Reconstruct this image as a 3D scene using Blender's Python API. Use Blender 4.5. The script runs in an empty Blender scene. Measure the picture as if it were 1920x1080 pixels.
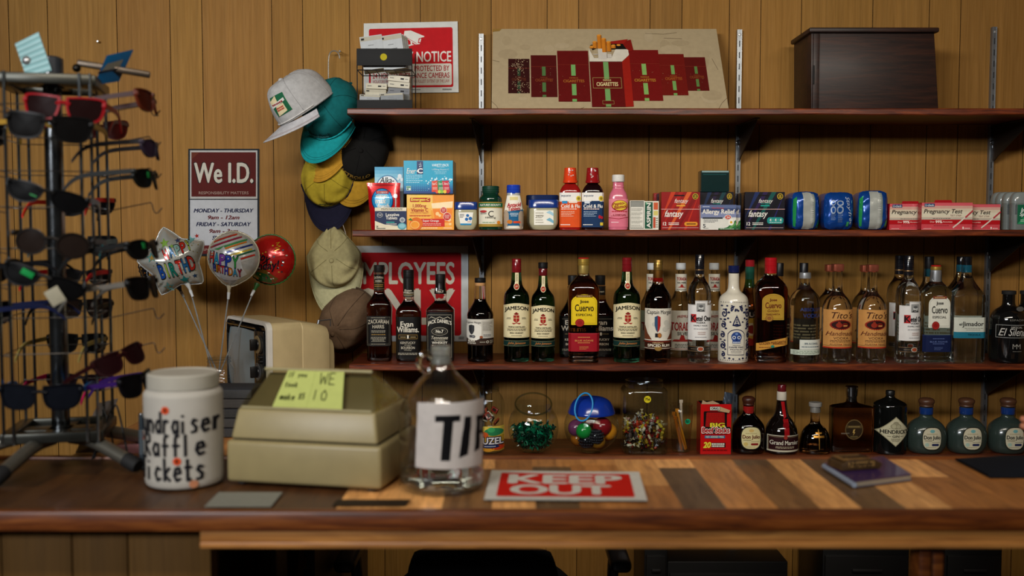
import bpy, bmesh, math, random
from mathutils import Vector, Matrix, Euler
from mathutils.geometry import tessellate_polygon

R = math.radians
rnd = random.Random(11)
COL = bpy.context.scene.collection
F, CAMZ, HOR = 1860.0, 1.5, 435.0
TH = math.atan((540 - HOR) / F)
cT, sT = math.cos(TH), math.sin(TH)


def at(px, py, Y):
    """world point seen at pixel (px, py) on the depth plane Y"""
    d = Vector(((px - 960) / F, cT + (540 - py) / F * sT, -sT + (540 - py) / F * cT))
    return d * (Y / d.y) + Vector((0, 0, CAMZ))


def S(Y):
    return Y / F


def hx(h, a=1.0):
    if not isinstance(h, str):
        return tuple(h) + ((1.0,) if len(h) == 3 else ())
    h = h.lstrip('#')
    o = []
    for i in (0, 2, 4):
        c = int(h[i:i + 2], 16) / 255
        o.append(c / 12.92 if c <= .04045 else ((c + .055) / 1.055) ** 2.4)
    return (o[0], o[1], o[2], a)


# ---------------------------------------------------------------- materials
def newmat(name):
    m = bpy.data.materials.new(name)
    m.use_nodes = True
    nt = m.node_tree
    nt.nodes.clear()
    out = nt.nodes.new('ShaderNodeOutputMaterial')
    return m, nt, out


def N(nt, t, **kw):
    n = nt.nodes.new(t)
    for k, v in kw.items():
        if k.startswith('i_'):
            n.inputs[k[2:].replace('_', ' ')].default_value = v
        else:
            setattr(n, k, v)
    return n


def attr_mat(name, rough=.5, metal=0., coat=0., spec=.5, trans=0., ior=1.45, var=.06, vscale=60, bump=0., bscale=200, emit=0.):
    """painted / printed / moulded surface: colour attribute broken up by noise"""
    m, nt, out = newmat(name)
    b = N(nt, 'ShaderNodeBsdfPrincipled')
    a = N(nt, 'ShaderNodeAttribute', attribute_name='Col')
    tc = N(nt, 'ShaderNodeTexCoord')
    no = N(nt, 'ShaderNodeTexNoise')
    no.inputs['Scale'].default_value = vscale
    no.inputs['Detail'].default_value = 3
    nt.links.new(tc.outputs['Object'], no.inputs['Vector'])
    mr = N(nt, 'ShaderNodeMapRange')
    mr.inputs['From Min'].default_value = .3
    mr.inputs['From Max'].default_value = .7
    mr.inputs['To Min'].default_value = 1 - var
    mr.inputs['To Max'].default_value = 1 + var
    nt.links.new(no.outputs['Fac'], mr.inputs['Value'])
    mx = N(nt, 'ShaderNodeVectorMath', operation='SCALE')
    nt.links.new(a.outputs['Color'], mx.inputs[0])
    nt.links.new(mr.outputs[0], mx.inputs['Scale'])
    nt.links.new(mx.outputs[0], b.inputs['Base Color'])
    b.inputs['Roughness'].default_value = rough
    b.inputs['Metallic'].default_value = metal
    b.inputs['Coat Weight'].default_value = coat
    b.inputs['Coat Roughness'].default_value = .08
    b.inputs['Specular IOR Level'].default_value = spec
    b.inputs['Transmission Weight'].default_value = trans
    b.inputs['IOR'].default_value = ior
    if bump:
        n2 = N(nt, 'ShaderNodeTexNoise')
        n2.inputs['Scale'].default_value = bscale
        n2.inputs['Detail'].default_value = 4
        nt.links.new(tc.outputs['Object'], n2.inputs['Vector'])
        bp = N(nt, 'ShaderNodeBump')
        bp.inputs['Strength'].default_value = bump
        bp.inputs['Distance'].default_value = .004
        nt.links.new(n2.outputs['Fac'], bp.inputs['Height'])
        nt.links.new(bp.outputs['Normal'], b.inputs['Normal'])
    nt.links.new(b.outputs[0], out.inputs[0])
    return m


def thin_mat(name, rough=.03, boost=1.0, base=.0):
    """thin clear wall of glass or plastic: mostly see-through, mirror-like towards the rim"""
    m, nt, out = newmat(name)
    a = N(nt, 'ShaderNodeAttribute', attribute_name='Col')
    tr = N(nt, 'ShaderNodeBsdfTransparent')
    gl = N(nt, 'ShaderNodeBsdfGlossy')
    gl.inputs['Roughness'].default_value = rough
    nt.links.new(a.outputs['Color'], tr.inputs['Color'])
    lw = N(nt, 'ShaderNodeLayerWeight')
    lw.inputs['Blend'].default_value = .5
    pw = N(nt, 'ShaderNodeMath', operation='POWER')
    pw.inputs[1].default_value = 3.5
    nt.links.new(lw.outputs['Facing'], pw.inputs[0])
    ml = N(nt, 'ShaderNodeMath', operation='MULTIPLY_ADD')
    ml.use_clamp = True
    ml.inputs[1].default_value = .85 * boost
    ml.inputs[2].default_value = .045 + base
    nt.links.new(pw.outputs[0], ml.inputs[0])
    no = N(nt, 'ShaderNodeTexNoise')
    no.inputs['Scale'].default_value = 14
    bp = N(nt, 'ShaderNodeBump')
    bp.inputs['Strength'].default_value = .12
    bp.inputs['Distance'].default_value = .01
    nt.links.new(no.outputs['Fac'], bp.inputs['Height'])
    nt.links.new(bp.outputs['Normal'], gl.inputs['Normal'])
    mx = N(nt, 'ShaderNodeMixShader')
    nt.links.new(ml.outputs[0], mx.inputs[0])
    nt.links.new(tr.outputs[0], mx.inputs[1])
    nt.links.new(gl.outputs[0], mx.inputs[2])
    nt.links.new(mx.outputs[0], out.inputs[0])
    return m


def wood_mat(name, c0, c1, c2, scale=(1, 1, 1), rough=.5, coat=0., bump=.15, attr=False, knots=0.0, grain=1.0):
    m, nt, out = newmat(name)
    b = N(nt, 'ShaderNodeBsdfPrincipled')
    tc = N(nt, 'ShaderNodeTexCoord')
    mp = N(nt, 'ShaderNodeMapping')
    mp.inputs['Scale'].default_value = scale
    nt.links.new(tc.outputs['Object'], mp.inputs['Vector'])
    n1 = N(nt, 'ShaderNodeTexNoise')
    n1.inputs['Scale'].default_value = 6
    n1.inputs['Detail'].default_value = 9
    n1.inputs['Roughness'].default_value = .62
    n1.inputs['Distortion'].default_value = .6
    nt.links.new(mp.outputs[0], n1.inputs['Vector'])
    cr = N(nt, 'ShaderNodeValToRGB')
    e = cr.color_ramp.elements
    e[0].position, e[0].color = .28, hx(c0)
    e[1].position, e[1].color = .74, hx(c2)
    k = cr.color_ramp.elements.new(.5)
    k.color = hx(c1)
    nt.links.new(n1.outputs['Fac'], cr.inputs[0])
    src = cr.outputs[0]
    n3 = N(nt, 'ShaderNodeTexNoise')
    n3.inputs['Scale'].default_value = 1.6
    n3.inputs['Detail'].default_value = 3
    nt.links.new(mp.outputs[0], n3.inputs['Vector'])
    mr = N(nt, 'ShaderNodeMapRange')
    mr.inputs['From Min'].default_value = .3
    mr.inputs['From Max'].default_value = .7
    mr.inputs['To Min'].default_value = 1 - .22 * grain
    mr.inputs['To Max'].default_value = 1 + .18 * grain
    nt.links.new(n3.outputs['Fac'], mr.inputs['Value'])
    sc = N(nt, 'ShaderNodeVectorMath', operation='SCALE')
    nt.links.new(src, sc.inputs[0])
    nt.links.new(mr.outputs[0], sc.inputs['Scale'])
    src = sc.outputs[0]
    if attr:
        a = N(nt, 'ShaderNodeAttribute', attribute_name='Col')
        mu = N(nt, 'ShaderNodeVectorMath', operation='MULTIPLY')
        nt.links.new(src, mu.inputs[0])
        nt.links.new(a.outputs['Color'], mu.inputs[1])
        src = mu.outputs[0]
    nt.links.new(src, b.inputs['Base Color'])
    b.inputs['Roughness'].default_value = rough
    b.inputs['Coat Weight'].default_value = coat
    b.inputs['Specular IOR Level'].default_value = .12 if name == 'wood_panelling' else .4
    b.inputs['Coat Roughness'].default_value = .25
    bp = N(nt, 'ShaderNodeBump')
    bp.inputs['Strength'].default_value = bump
    bp.inputs['Distance'].default_value = .003
    nt.links.new(n1.outputs['Fac'], bp.inputs['Height'])
    nt.links.new(bp.outputs['Normal'], b.inputs['Normal'])
    nt.links.new(b.outputs[0], out.inputs[0])
    return m


M = {}
M['paper'] = attr_mat('printed_card', .62, spec=.12, var=.05)
M['gloss'] = attr_mat('glossy_print', .28, coat=.25, var=.04)
M['plastic'] = attr_mat('moulded_plastic', .4, var=.05, vscale=25, bump=.03, bscale=300)
M['shiny'] = attr_mat('shiny_plastic', .18, coat=.3, var=.05)
M['rubber'] = attr_mat('dull_rubber', .75, var=.1)
M['metal'] = attr_mat('bare_metal', .34, metal=.75, var=.1, vscale=30)
M['chrome'] = attr_mat('chrome', .16, metal=1, var=.06, vscale=30)
M['fabric'] = attr_mat('woven_cloth', .92, spec=.2, var=.1, vscale=90, bump=.25, bscale=700)
M['foil'] = attr_mat('foil_film', .22, metal=.3, coat=.4, var=.08, vscale=40, bump=.12, bscale=45)
M['glass'] = attr_mat('bottle_glass', .02, trans=1, ior=1.45, var=.02)
M['dark'] = attr_mat('dark_bottle_glass', .06, coat=.6, var=.1)
M['frostglass'] = attr_mat('frosted_glass', .22, trans=.6, ior=1.35, coat=.5, var=.04)
M['frost'] = attr_mat('frosted_plastic', .5, trans=.25, ior=1.2, var=.06, vscale=20)
M['thin'] = thin_mat('clear_thin_wall')
M['film'] = thin_mat('clear_film', .06, 1.2, .04)
M['lens'] = attr_mat('tinted_lens', .3, spec=.02, var=.05)
M['eyeframe'] = attr_mat('spectacle_frame', .3, spec=.10, var=.05)
M['thick'] = thin_mat('thick_clear_glass', .12, 1.3, .10)
M['skin'] = attr_mat('skin', .5, var=.08, vscale=40)
M['wallwood'] = wood_mat('wood_panelling', '#815b27', '#8c652f', '#976f38', (42, 42, 1.1), .6, .0, .05, attr=True, grain=.55)
M['shelfwood'] = wood_mat('stained_shelf_board', '#2f1207', '#58230e', '#8c4119', (1.6, 18, 18), .42, .1, .15)
M['darkwood'] = wood_mat('dark_veneer', '#150a06', '#26140b', '#3a2213', (1.0, 12, 14), .5, .05, .1)
M['counterwood'] = wood_mat('plank_laminate', '#8a6846', '#b48d5e', '#cfa672', (14, 1.6, 9), .46, .12, .1, attr=True)
M['edgewood'] = wood_mat('stained_counter_edge', '#34160a', '#62300f', '#8f5220', (.9, 14, 14), .4, .1, .12)
M['railwood'] = wood_mat('rail_board', '#6a4220', '#a06a34', '#c08746', (.8, 14, 14), .42, .1, .15)
M['floorwood'] = wood_mat('floor_boards', '#2b2018', '#3c2d21', '#4d3b2b', (2, 12, 2), .5, .05, .1)


# ---------------------------------------------------------------- mesh builder
def chaikin(p, it=2):
    for _ in range(it):
        q = [p[0]]
        for a, b in zip(p, p[1:]):
            q.append(tuple(a[i] * .75 + b[i] * .25 for i in range(len(a))))
            q.append(tuple(a[i] * .25 + b[i] * .75 for i in range(len(a))))
        q.append(p[-1])
        p = q
    o = [p[0]]
    for a in p[1:]:
        if max(abs(a[i] - o[-1][i]) for i in range(len(a))) > 1e-5:
            o.append(a)
    return o


def basis(x, y, z, o=(0, 0, 0)):
    m = Matrix.Identity(4)
    for i, v in enumerate((x, y, z)):
        m[0][i], m[1][i], m[2][i] = v
    m[0][3], m[1][3], m[2][3] = o
    return m


def frame(fwd, up, o):
    """x = fwd, z = up"""
    u = Vector(up).normalized()
    f = Vector(fwd)
    f = (f - u * f.dot(u)).normalized()
    return basis(f, u.cross(f), u, o)


class B:
    def __init__(s):
        s.bm = bmesh.new()
        s.cl = s.bm.loops.layers.float_color.new('Col')

    def raw(s, vs, fs, col='#808080', mi=0, Mx=None, smooth=True):
        bv = [s.bm.verts.new((Mx @ Vector(v)) if Mx else v) for v in vs]
        out = []
        c = col if callable(col) else hx(col)
        for f in fs:
            try:
                fc = s.bm.faces.new([bv[i] for i in f])
            except ValueError:
                continue
            fc.material_index = mi
            fc.smooth = smooth
            if callable(col):
                cc = hx(col(fc.calc_center_median()))
            else:
                cc = c
            for l in fc.loops:
                l[s.cl] = cc
            out.append(fc)
        return out

    def merge(s, tb, col='#808080', mi=0, Mx=None, smooth=True):
        tb.verts.index_update()
        vs = [v.co.copy() for v in tb.verts]
        fs = [[v.index for v in f.verts] for f in tb.faces]
        tb.free()
        return s.raw(vs, fs, col, mi, Mx, smooth)

    def box(s, c, size, col='#808080', bev=0., mi=0, Mx=None, seg=2):
        tb = bmesh.new()
        bmesh.ops.create_cube(tb, size=1)
        for v in tb.verts:
            v.co = Vector((v.co.x * size[0] + c[0], v.co.y * size[1] + c[1], v.co.z * size[2] + c[2]))
        if bev > 0:
            bmesh.ops.bevel(tb, geom=tb.edges[:], offset=min(bev, min(size) * .45), segments=seg, affect='EDGES', profile=.5)
        return s.merge(tb, col, mi, Mx)

    def lathe(s, prof, col='#808080', seg=32, n=2., ay=1., mi=0, Mx=None, cap0=True, cap1=True):
        """prof: (radius, z) from bottom to top; superellipse section of exponent n, y scaled by ay"""
        vs, fs = [], []
        for r, z in prof:
            for k in range(seg):
                a = 2 * math.pi * (k + .5) / seg
                ca, sa = math.cos(a), math.sin(a)
                q = 1.0 if n == 2 else 1 / (abs(ca) ** n + abs(sa) ** n) ** (1 / n)
                vs.append((r * ca * q, r * sa * q * ay, z))
        for i in range(len(prof) - 1):
            for k in range(seg):
                a, b = i * seg + k, i * seg + (k + 1) % seg
                fs.append((a, b, b + seg, a + seg))
        if cap0:
            fs.append(tuple(range(seg))[::-1])
        if cap1:
            fs.append(tuple(range((len(prof) - 1) * seg, len(prof) * seg)))
        return s.raw(vs, fs, col, mi, Mx)

    def tube(s, path, r, col='#808080', seg=8, mi=0, Mx=None, closed=False):
        P = [Vector(p) for p in path]
        rr = r if isinstance(r, (list, tuple)) else [r] * len(P)
        vs, fs = [], []
        up = None
        for i, p in enumerate(P):
            if closed:
                t = (P[(i + 1) % len(P)] - P[i - 1]).normalized()
            else:
                t = (P[min(i + 1, len(P) - 1)] - P[max(i - 1, 0)]).normalized()
            if up is None:
                up = Vector((0, 0, 1)) if abs(t.z) < .9 else Vector((1, 0, 0))
            x = t.cross(up)
            if x.length < 1e-6:
                x = t.cross(Vector((0, 1, 0)))
            x.normalize()
            y = x.cross(t).normalized()
            up = y
            for k in range(seg):
                a = 2 * math.pi * k / seg
                vs.append(p + (x * math.cos(a) + y * math.sin(a)) * rr[i])
        L_ = len(P)
        for i in range(L_ if closed else L_ - 1):
            for k in range(seg):
                a, b = i * seg + k, i * seg + (k + 1) % seg
                c, d = ((i + 1) % L_) * seg + (k + 1) % seg, ((i + 1) % L_) * seg + k
                fs.append((a, b, c, d))
        if not closed:
            fs.append(tuple(range(seg))[::-1])
            fs.append(tuple(range((L_ - 1) * seg, L_ * seg)))
        return s.raw(vs, fs, col, mi, Mx)

    def prism(s, pts, y0, y1, col='#808080', mi=0, Mx=None, bev=0., smooth=True):
        """polygon in (x, z) extruded along y"""
        tb = bmesh.new()
        v0 = [tb.verts.new((p[0], y0, p[1])) for p in pts]
        v1 = [tb.verts.new((p[0], y1, p[1])) for p in pts]
        n = len(pts)
        tb.faces.new(v0)
        tb.faces.new(v1[::-1])
        for i in range(n):
            tb.faces.new((v0[i], v0[i - 1], v1[i - 1], v1[i]))
        if bev:
            bmesh.ops.recalc_face_normals(tb, faces=tb.faces[:])
            bmesh.ops.bevel(tb, geom=tb.edges[:], offset=bev, segments=2, affect='EDGES', profile=.5)
        return s.merge(tb, col, mi, Mx, smooth)

    def ball(s, c, r, col='#808080', seg=20, mi=0, Mx=None, sc=(1, 1, 1)):
        tb = bmesh.new()
        bmesh.ops.create_uvsphere(tb, u_segments=seg, v_segments=seg // 2 + 2, radius=1)
        for v in tb.verts:
            v.co = Vector((v.co.x * r * sc[0] + c[0], v.co.y * r * sc[1] + c[1], v.co.z * r * sc[2] + c[2]))
        return s.merge(tb, col, mi, Mx)

    def grid(s, fn, nu, nv, col='#808080', mi=0, Mx=None, wrap=False):
        vs = [fn(i / nu, j / nv) for j in range(nv + 1) for i in range(nu + (0 if wrap else 1))]
        w = nu + (0 if wrap else 1)
        fs = []
        for j in range(nv):
            for i in range(nu):
                a, b = j * w + i, j * w + (i + 1) % w
                fs.append((a, b, b + w, a + w))
        return s.raw(vs, fs, col, mi, Mx)

    def done(s, name, mats, parent=None, loc=None, rz=0, Mx=None, sharp=32, recalc=True):
        bm = s.bm
        if recalc:
            bmesh.ops.recalc_face_normals(bm, faces=bm.faces[:])
        me = bpy.data.meshes.new(name)
        bm.to_mesh(me)
        bm.free()
        for m in (mats if isinstance(mats, (list, tuple)) else [mats]):
            me.materials.append(M[m] if isinstance(m, str) else m)
        if sharp:
            me.set_sharp_from_angle(angle=R(sharp))
        o = bpy.data.objects.new(name, me)
        COL.objects.link(o)
        if parent:
            o.parent = parent
        if Mx is not None:
            o.matrix_basis = Mx
        if loc is not None:
            o.location = loc
        if rz:
            o.rotation_euler = (0, 0, rz)
        return o


def tag(o, label=None, cat=None, group=None, kind=None):
    if label:
        o['label'] = label
    if cat:
        o['category'] = cat
    if group:
        o['group'] = group
    if kind:
        o['kind'] = kind
    return o


def thing(name, label, cat, loc=(0, 0, 0), rz=0, group=None, Mx=None):
    o = bpy.data.objects.new(name, None)
    o.empty_display_size = .05
    COL.objects.link(o)
    o.location = loc
    o.rotation_euler = (0, 0, rz)
    if Mx is not None:
        o.matrix_basis = Mx
    return tag(o, label, cat, group)


# ---------------------------------------------------------------- lettering and print
_tc = {}


def letters(t, b=0., sh=0., sp=1.):
    k = (t, b, sh, sp)
    if k not in _tc:
        c = bpy.data.curves.new('t', 'FONT')
        c.body, c.size, c.resolution_u, c.shear, c.space_character = t, 1, 3, sh, sp
        o = bpy.data.objects.new('t', c)
        m = bpy.data.meshes.new_from_object(o)
        vs = [(v.co.x, v.co.y) for v in m.vertices]
        fs = [tuple(p.vertices) for p in m.polygons]
        bpy.data.objects.remove(o)
        bpy.data.curves.remove(c)
        bpy.data.meshes.remove(m)
        x0, x1 = min(v[0] for v in vs), max(v[0] for v in vs)
        y0, y1 = min(v[1] for v in vs), max(v[1] for v in vs)
        _tc[k] = ([((x - x0) / (x1 - x0) - .5, (y - y0) / (y1 - y0) - .5) for x, y in vs], fs, x1 - x0, y1 - y0)
    return _tc[k]


class L:
    """flat artwork in 0..1 x 0..1; shapes sit on thin layers, later mapped on a face"""

    def __init__(s, bg=None):
        s.it = []
        if bg:
            s.rect(0, 0, 1, 1, bg, 0)

    def poly(s, pts, col, z=1):
        s.it.append((pts, None, col, z))
        return s

    def rect(s, x0, y0, x1, y1, col, z=1):
        return s.poly([(x0, y0), (x1, y0), (x1, y1), (x0, y1)], col, z)

    def rr(s, x0, y0, x1, y1, col, r=.1, z=1, asp=1.):
        p = []
        for cx, cy, a0 in ((x1 - r, y1 - r * asp, 0), (x0 + r, y1 - r * asp, 90), (x0 + r, y0 + r * asp, 180), (x1 - r, y0 + r * asp, 270)):
            for k in range(5):
                a = R(a0 + 22.5 * k)
                p.append((cx + r * math.cos(a), cy + r * asp * math.sin(a)))
        return s.poly(p, col, z)

    def ell(s, cx, cy, rx, ry, col, z=1, n=20):
        return s.poly([(cx + rx * math.cos(2 * math.pi * k / n), cy + ry * math.sin(2 * math.pi * k / n)) for k in range(n)], col, z)

    def line(s, pts, w, col, z=2, asp=1.):
        for (x0, y0), (x1, y1) in zip(pts, pts[1:]):
            dx, dy = x1 - x0, (y1 - y0) * asp
            l = math.hypot(dx, dy) or 1
            nx, ny = -dy / l * w / 2, dx / l * w / 2 / asp
            ex, ey = dx / l * w * .2, dy / l * w * .2 / asp
            s.poly([(x0 + nx - ex, y0 + ny - ey), (x0 - nx - ex, y0 - ny - ey), (x1 - nx + ex, y1 - ny + ey), (x1 + nx + ex, y1 + ny + ey)], col, z)
        return s

    def box(s, x0, y0, x1, y1, w, col, z=2, asp=1.):
        return s.line([(x0, y0), (x1, y0), (x1, y1), (x0, y1), (x0, y0)], w, col, z, asp)

    def t(s, txt, cx, cy, w, h, col, b=.02, sh=0., rot=0., z=3, arc=0., asp=1., sp=1.):
        vs, fs, nw, nh = letters(txt, 0, sh, sp)
        ca, sa = math.cos(R(rot)), math.sin(R(rot))
        e = b * .9                              # heavier strokes: the letters printed again a hair's breadth apart
        for ex, ey in ([(0, 0)] if b < .012 else [(-e, 0), (e, 0), (0, e * .7), (0, -e * .7)] if b < .06 else [(e * math.cos(q), e * math.sin(q)) for q in [.785 * k for k in range(8)]]):
            o = []
            for x, y in vs:
                X, Y = x * w + ex * w / (nw + 2 * b), y * h + ey * h / (nh + 2 * b) + arc * (1 - 4 * x * x)
                o.append((cx + X * ca - Y * asp * sa, cy + X * sa / asp + Y * ca))
            s.it.append((o, fs, col, z))
        return s

    def micro(s, x0, y0, x1, y1, rows, col, fill=.45, z=2, al='L', seed=1):
        """rows of print too small to read: word-length dashes"""
        r = random.Random(seed)
        h = (y1 - y0) / rows
        for i in range(rows):
            y = y1 - (i + .5) * h
            xe = x1 - (x1 - x0) * r.uniform(0, .25)
            x = x0 if al == 'L' else x0 + (x1 - xe) / 2
            xe = xe if al == 'L' else x1 - (x1 - xe) / 2
            while x < xe:
                w = (x1 - x0) * r.uniform(.05, .16)
                s.rect(x, y - h * fill / 2, min(x + w, xe), y + h * fill / 2, col, z)
                x += w + (x1 - x0) * .025
        return s

    def emit(s, b, fn, steps=0, eps=.0003, mi=0, vsteps=0):
        """fn(u, v, d) -> 3D point, d the lift off the surface"""
        for idx, (pts, fs, col, z) in enumerate(s.it):
            tb = bmesh.new()
            vs = [tb.verts.new((p[0], p[1], 0)) for p in pts]
            if fs is None:
                fs = tessellate_polygon([[Vector((p[0], p[1], 0)) for p in pts]])
            for f in fs:
                q = [pts[i] for i in f]
                if sum(q[i - 1][0] * q[i][1] - q[i][0] * q[i - 1][1] for i in range(len(q))) < 0:
                    f = f[::-1]
                try:
                    tb.faces.new([vs[i] for i in f])
                except ValueError:
                    pass
            if steps:
                for k in range(1, steps):
                    g = tb.verts[:] + tb.edges[:] + tb.faces[:]
                    bmesh.ops.bisect_plane(tb, geom=g, plane_co=(k / steps, 0, 0), plane_no=(1, 0, 0))
            if vsteps:
                for k in range(1, vsteps):
                    g = tb.verts[:] + tb.edges[:] + tb.faces[:]
                    bmesh.ops.bisect_plane(tb, geom=g, plane_co=(0, k / vsteps, 0), plane_no=(0, 1, 0))
            for v in tb.verts:
                v.co = fn(v.co.x, v.co.y, eps * (z + 1) + idx * 3e-6)
            b.merge(tb, col, mi, None, bool(steps or vsteps))


def wrap_prof(prof, W, z0, z1):
    """like wrap, but follows a round profile of (radius, z)"""
    def rad(z):
        for (ra, za), (rb, zb) in zip(prof, prof[1:]):
            if za <= z <= zb and zb > za:
                return ra + (rb - ra) * (z - za) / (zb - za)
        return prof[-1][0]

    def f(u, v, d):
        z = z0 + v * (z1 - z0)
        q = rad(z) + d
        x = max(-.97 * q, min(.97 * q, (u - .5) * W))
        return Vector((x, -math.sqrt(q * q - x * x), z))
    return f


def flat(W, H, x0=0, y0=0, z0=0):
    return lambda u, v, d: Vector((x0 + (u - .5) * W, y0 - d, z0 + v * H))


def wrap(Rad, W, z0, z1, n=2., ay=1.):
    """front of a round or square bottle: u runs straight across, v up"""
    def f(u, v, d):
        x = max(-.985 * Rad, min(.985 * Rad, (u - .5) * W))
        y = (1 - abs(x / Rad) ** n) ** (1 / n) * Rad * ay
        k = 1 + d / Rad
        return Vector((x * k, -y * k - (d * .4), z0 + v * (z1 - z0)))
    return f
# ================================================================ setting
YW = 3.20                                   # face of the back wall
SF, SB = 2.90, 3.168                        # front and back edge of the shelves
CZ = 0.995                                  # counter top


def wall():
    b = B()
    lines = [15, 88, 218, 318, 378, 509, 567, 655, 714, 788, 921, 1026, 1085, 1219, 1279, 1368, 1427, 1503, 1637, 1743, 1802]
    xs = [at(p, 0, YW).x for p in lines]
    left, right = [], []
    st = [.17, .10, .21, .12, .16, .09]
    x = xs[0]
    for k in range(16):
        x -= st[k % 6]
        left.append(x)
    x = xs[-1]
    for k in range(16):
        x += st[(k + 2) % 6]
        right.append(x)
    xs = left[::-1] + xs + right
    g, dp, zt = .0022, .004, 3.1
    r = random.Random(3)
    for i in range(len(xs) - 1):
        a, c = xs[i] + g / 2, xs[i + 1] - g / 2
        k = r.uniform(.86, 1.08)
        colr = (k, k * r.uniform(.96, 1.02), k * r.uniform(.92, 1.03))
        b.raw([(a, YW, 0), (c, YW, 0), (c, YW, zt), (a, YW, zt)], [(0, 1, 2, 3)], colr)
        dk = (.12, .09, .07)
        c2 = xs[i + 1] + g / 2
        b.raw([(c, YW, 0), (c, YW + dp, 0), (c2, YW + dp, 0), (c2, YW, 0), (c, YW, zt), (c, YW + dp, zt), (c2, YW + dp, zt), (c2, YW, zt)],
              [(0, 1, 5, 4), (1, 2, 6, 5), (2, 3, 7, 6)], dk, smooth=False)
    b.raw([(xs[0], YW + .05, 0), (xs[-1], YW + .05, 0), (xs[-1], YW + .05, zt), (xs[0], YW + .05, zt)], [(0, 3, 2, 1)], (.2, .2, .2))
    o = b.done('wall_back', 'wallwood', recalc=False)
    tag(o, 'wood-grain panelled wall with dark vertical grooves behind the shelves', 'wall', kind='structure')


wall()
b = B()
b.box((0, .7, -.05), (9, 5.2, .1), '#403020')
tag(b.done('floor', 'floorwood'), 'dark floor behind and under the counter', 'floor', kind='structure')


b = B()
b.box((1.75, 2.94, 1.5), (.1, .56, 3.0), (.9, .9, .9), .003)  # unseen partition, added to cast shade on the right end of the back wall
tag(b.done('added_wall_right', 'wallwood'), 'added partition, unseen beyond the right edge, to shade the end of the back wall', 'wall', kind='structure')


# ---------------------------------------------------------------- shelves on slotted standards
ZS = [at(960, y, SF).z for y in (203, 431, 683, 858)]
X0 = [at(651, 205, SF).x, at(661, 431, SF).x, at(655, 683, SF).x, at(760, 850, SF).x]
names = ['long dark stained shelf board at the top, under the cigarette picture board',
         'long dark stained shelf board holding the medicine boxes',
         'long dark stained shelf board holding the tall liquor bottles',
         'lowest dark shelf board, behind the counter, holding candy jars and squat bottles']
for k in range(4):
    b = B()
    x1 = 1.692
    zt = ZS[k]
    n = 40
    # board with a faintly wavy, worn front edge
    def edge(u, v, k=k, zt=zt, x1=x1):
        x = X0[k] + (x1 - X0[k]) * u
        w = .0012 * math.sin(x * 9 + k) + .0008 * math.sin(x * 23 + 2 * k)
        q = [(SB, 0), (SF + .003, 0), (SF, -.003), (SF, -.016), (SF + .003, -.019), (SB, -.019)]
        i = min(5, int(round(v * 5)))
        return (x, q[i][0] + (w if 0 < i < 5 else 0), zt + q[i][1] + (w if i > 2 else 0))
    b.grid(edge, n, 5, '#401808')
    for xx in (X0[k], x1):
        b.raw([(xx, SB, zt), (xx, SF, zt), (xx, SF, zt - .019), (xx, SB, zt - .019)], [(0, 1, 2, 3)], '#401808')
    b.raw([(X0[k], SB, zt), (x1, SB, zt), (x1, SB, zt - .019), (X0[k], SB, zt - .019)], [(0, 1, 2, 3)])
    tag(b.done('shelf_board', 'shelfwood', recalc=True), names[k], 'shelf', 'wall shelf boards')

STX = [at(903, 300, YW).x, at(1385, 60, YW).x, at(1861, 60, YW).x]
slab = ['left slotted metal shelf standard, beside the camera warning sign', 'middle slotted metal shelf standard, right of the cigarette picture board',
        'right slotted metal shelf standard, right of the dark wooden box']
brl = ['left', 'middle', 'right']
shn = ['top shelf', 'medicine shelf', 'liquor bottle shelf', 'lowest shelf']
for i, x in enumerate(STX):
    t = thing('shelf_standard', slab[i], 'shelf support', (x, YW, .15), group='slotted shelf standards')
    zt = at(900, (65, 57, 52)[i], YW).z - .15
    b = B()
    w = .0062
    # U-channel
    b.box((0, -.0055, zt / 2), (2 * w, .001, zt), '#7c7f82')
    b.box((-w, -.006 - .003, zt / 2), (.0022, .014, zt), '#8a8e92')
    b.box((w, -.006 - .003, zt / 2), (.0022, .014, zt), '#8a8e92')
    b.box((0, -.0145, zt / 2), (2 * w, .0012, zt), '#75797d')
    b.done('channel', 'metal', t)
    b = B()
    z = zt - .045
    while z > .1:
        b.box((0, -.0153, z), (.0028, .0012, .019), '#101010', .0008)
        z -= .0355
    o = b.done('slot_row', 'rubber', t)
    o['label'] = 'row of dark bracket slots'
    b = B()
    b.lathe([(.0001, 0), (.0048, 0), (.004, .002), (.0001, .0026)], '#b0b0b0', 14, Mx=Matrix.Translation((0, -.015, zt - .016)) @ Matrix.Rotation(R(90), 4, 'X'))
    b.done('screw', 'metal', t)
    for k in range(4):
        zz = ZS[k] - .0195
        t2 = thing('shelf_bracket', '%s dark triangular bracket under the %s' % (brl[i], shn[k]), 'shelf bracket', (x, YW - .016, zz), rz=(R(-6), R(2), R(5))[i], group='shelf brackets')
        b = B()
        # pressed triangular gusset with a folded top
        b.prism([(0, 0), (.215, 0), (.20, -.012), (.035, -.10), (.012, -.115), (0, -.10)], -.0015, .0015, '#15110f', Mx=Matrix.Rotation(R(-90), 4, 'Z'))
        b.box((0, -.108, -.0015), (.014, .215, .003), '#1a1513', .001)
        b.done('gusset', 'metal' if False else 'plastic', t2)
        b = B()
        b.tube([(.001, -.006, -.062 + .012 * math.cos(a)) if False else (.008 * math.sin(a), -.006, -.055 + .008 * math.cos(a)) for a in [2 * math.pi * q / 10 for q in range(10)]], .0018, '#c0c2c4', 6, closed=True)
        b.tube([(0, -.006, -.063), (.001, -.007, -.085)], .0022, '#c0c2c4', 6)
        b.done('locking_clip', 'chrome', t2)


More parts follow.
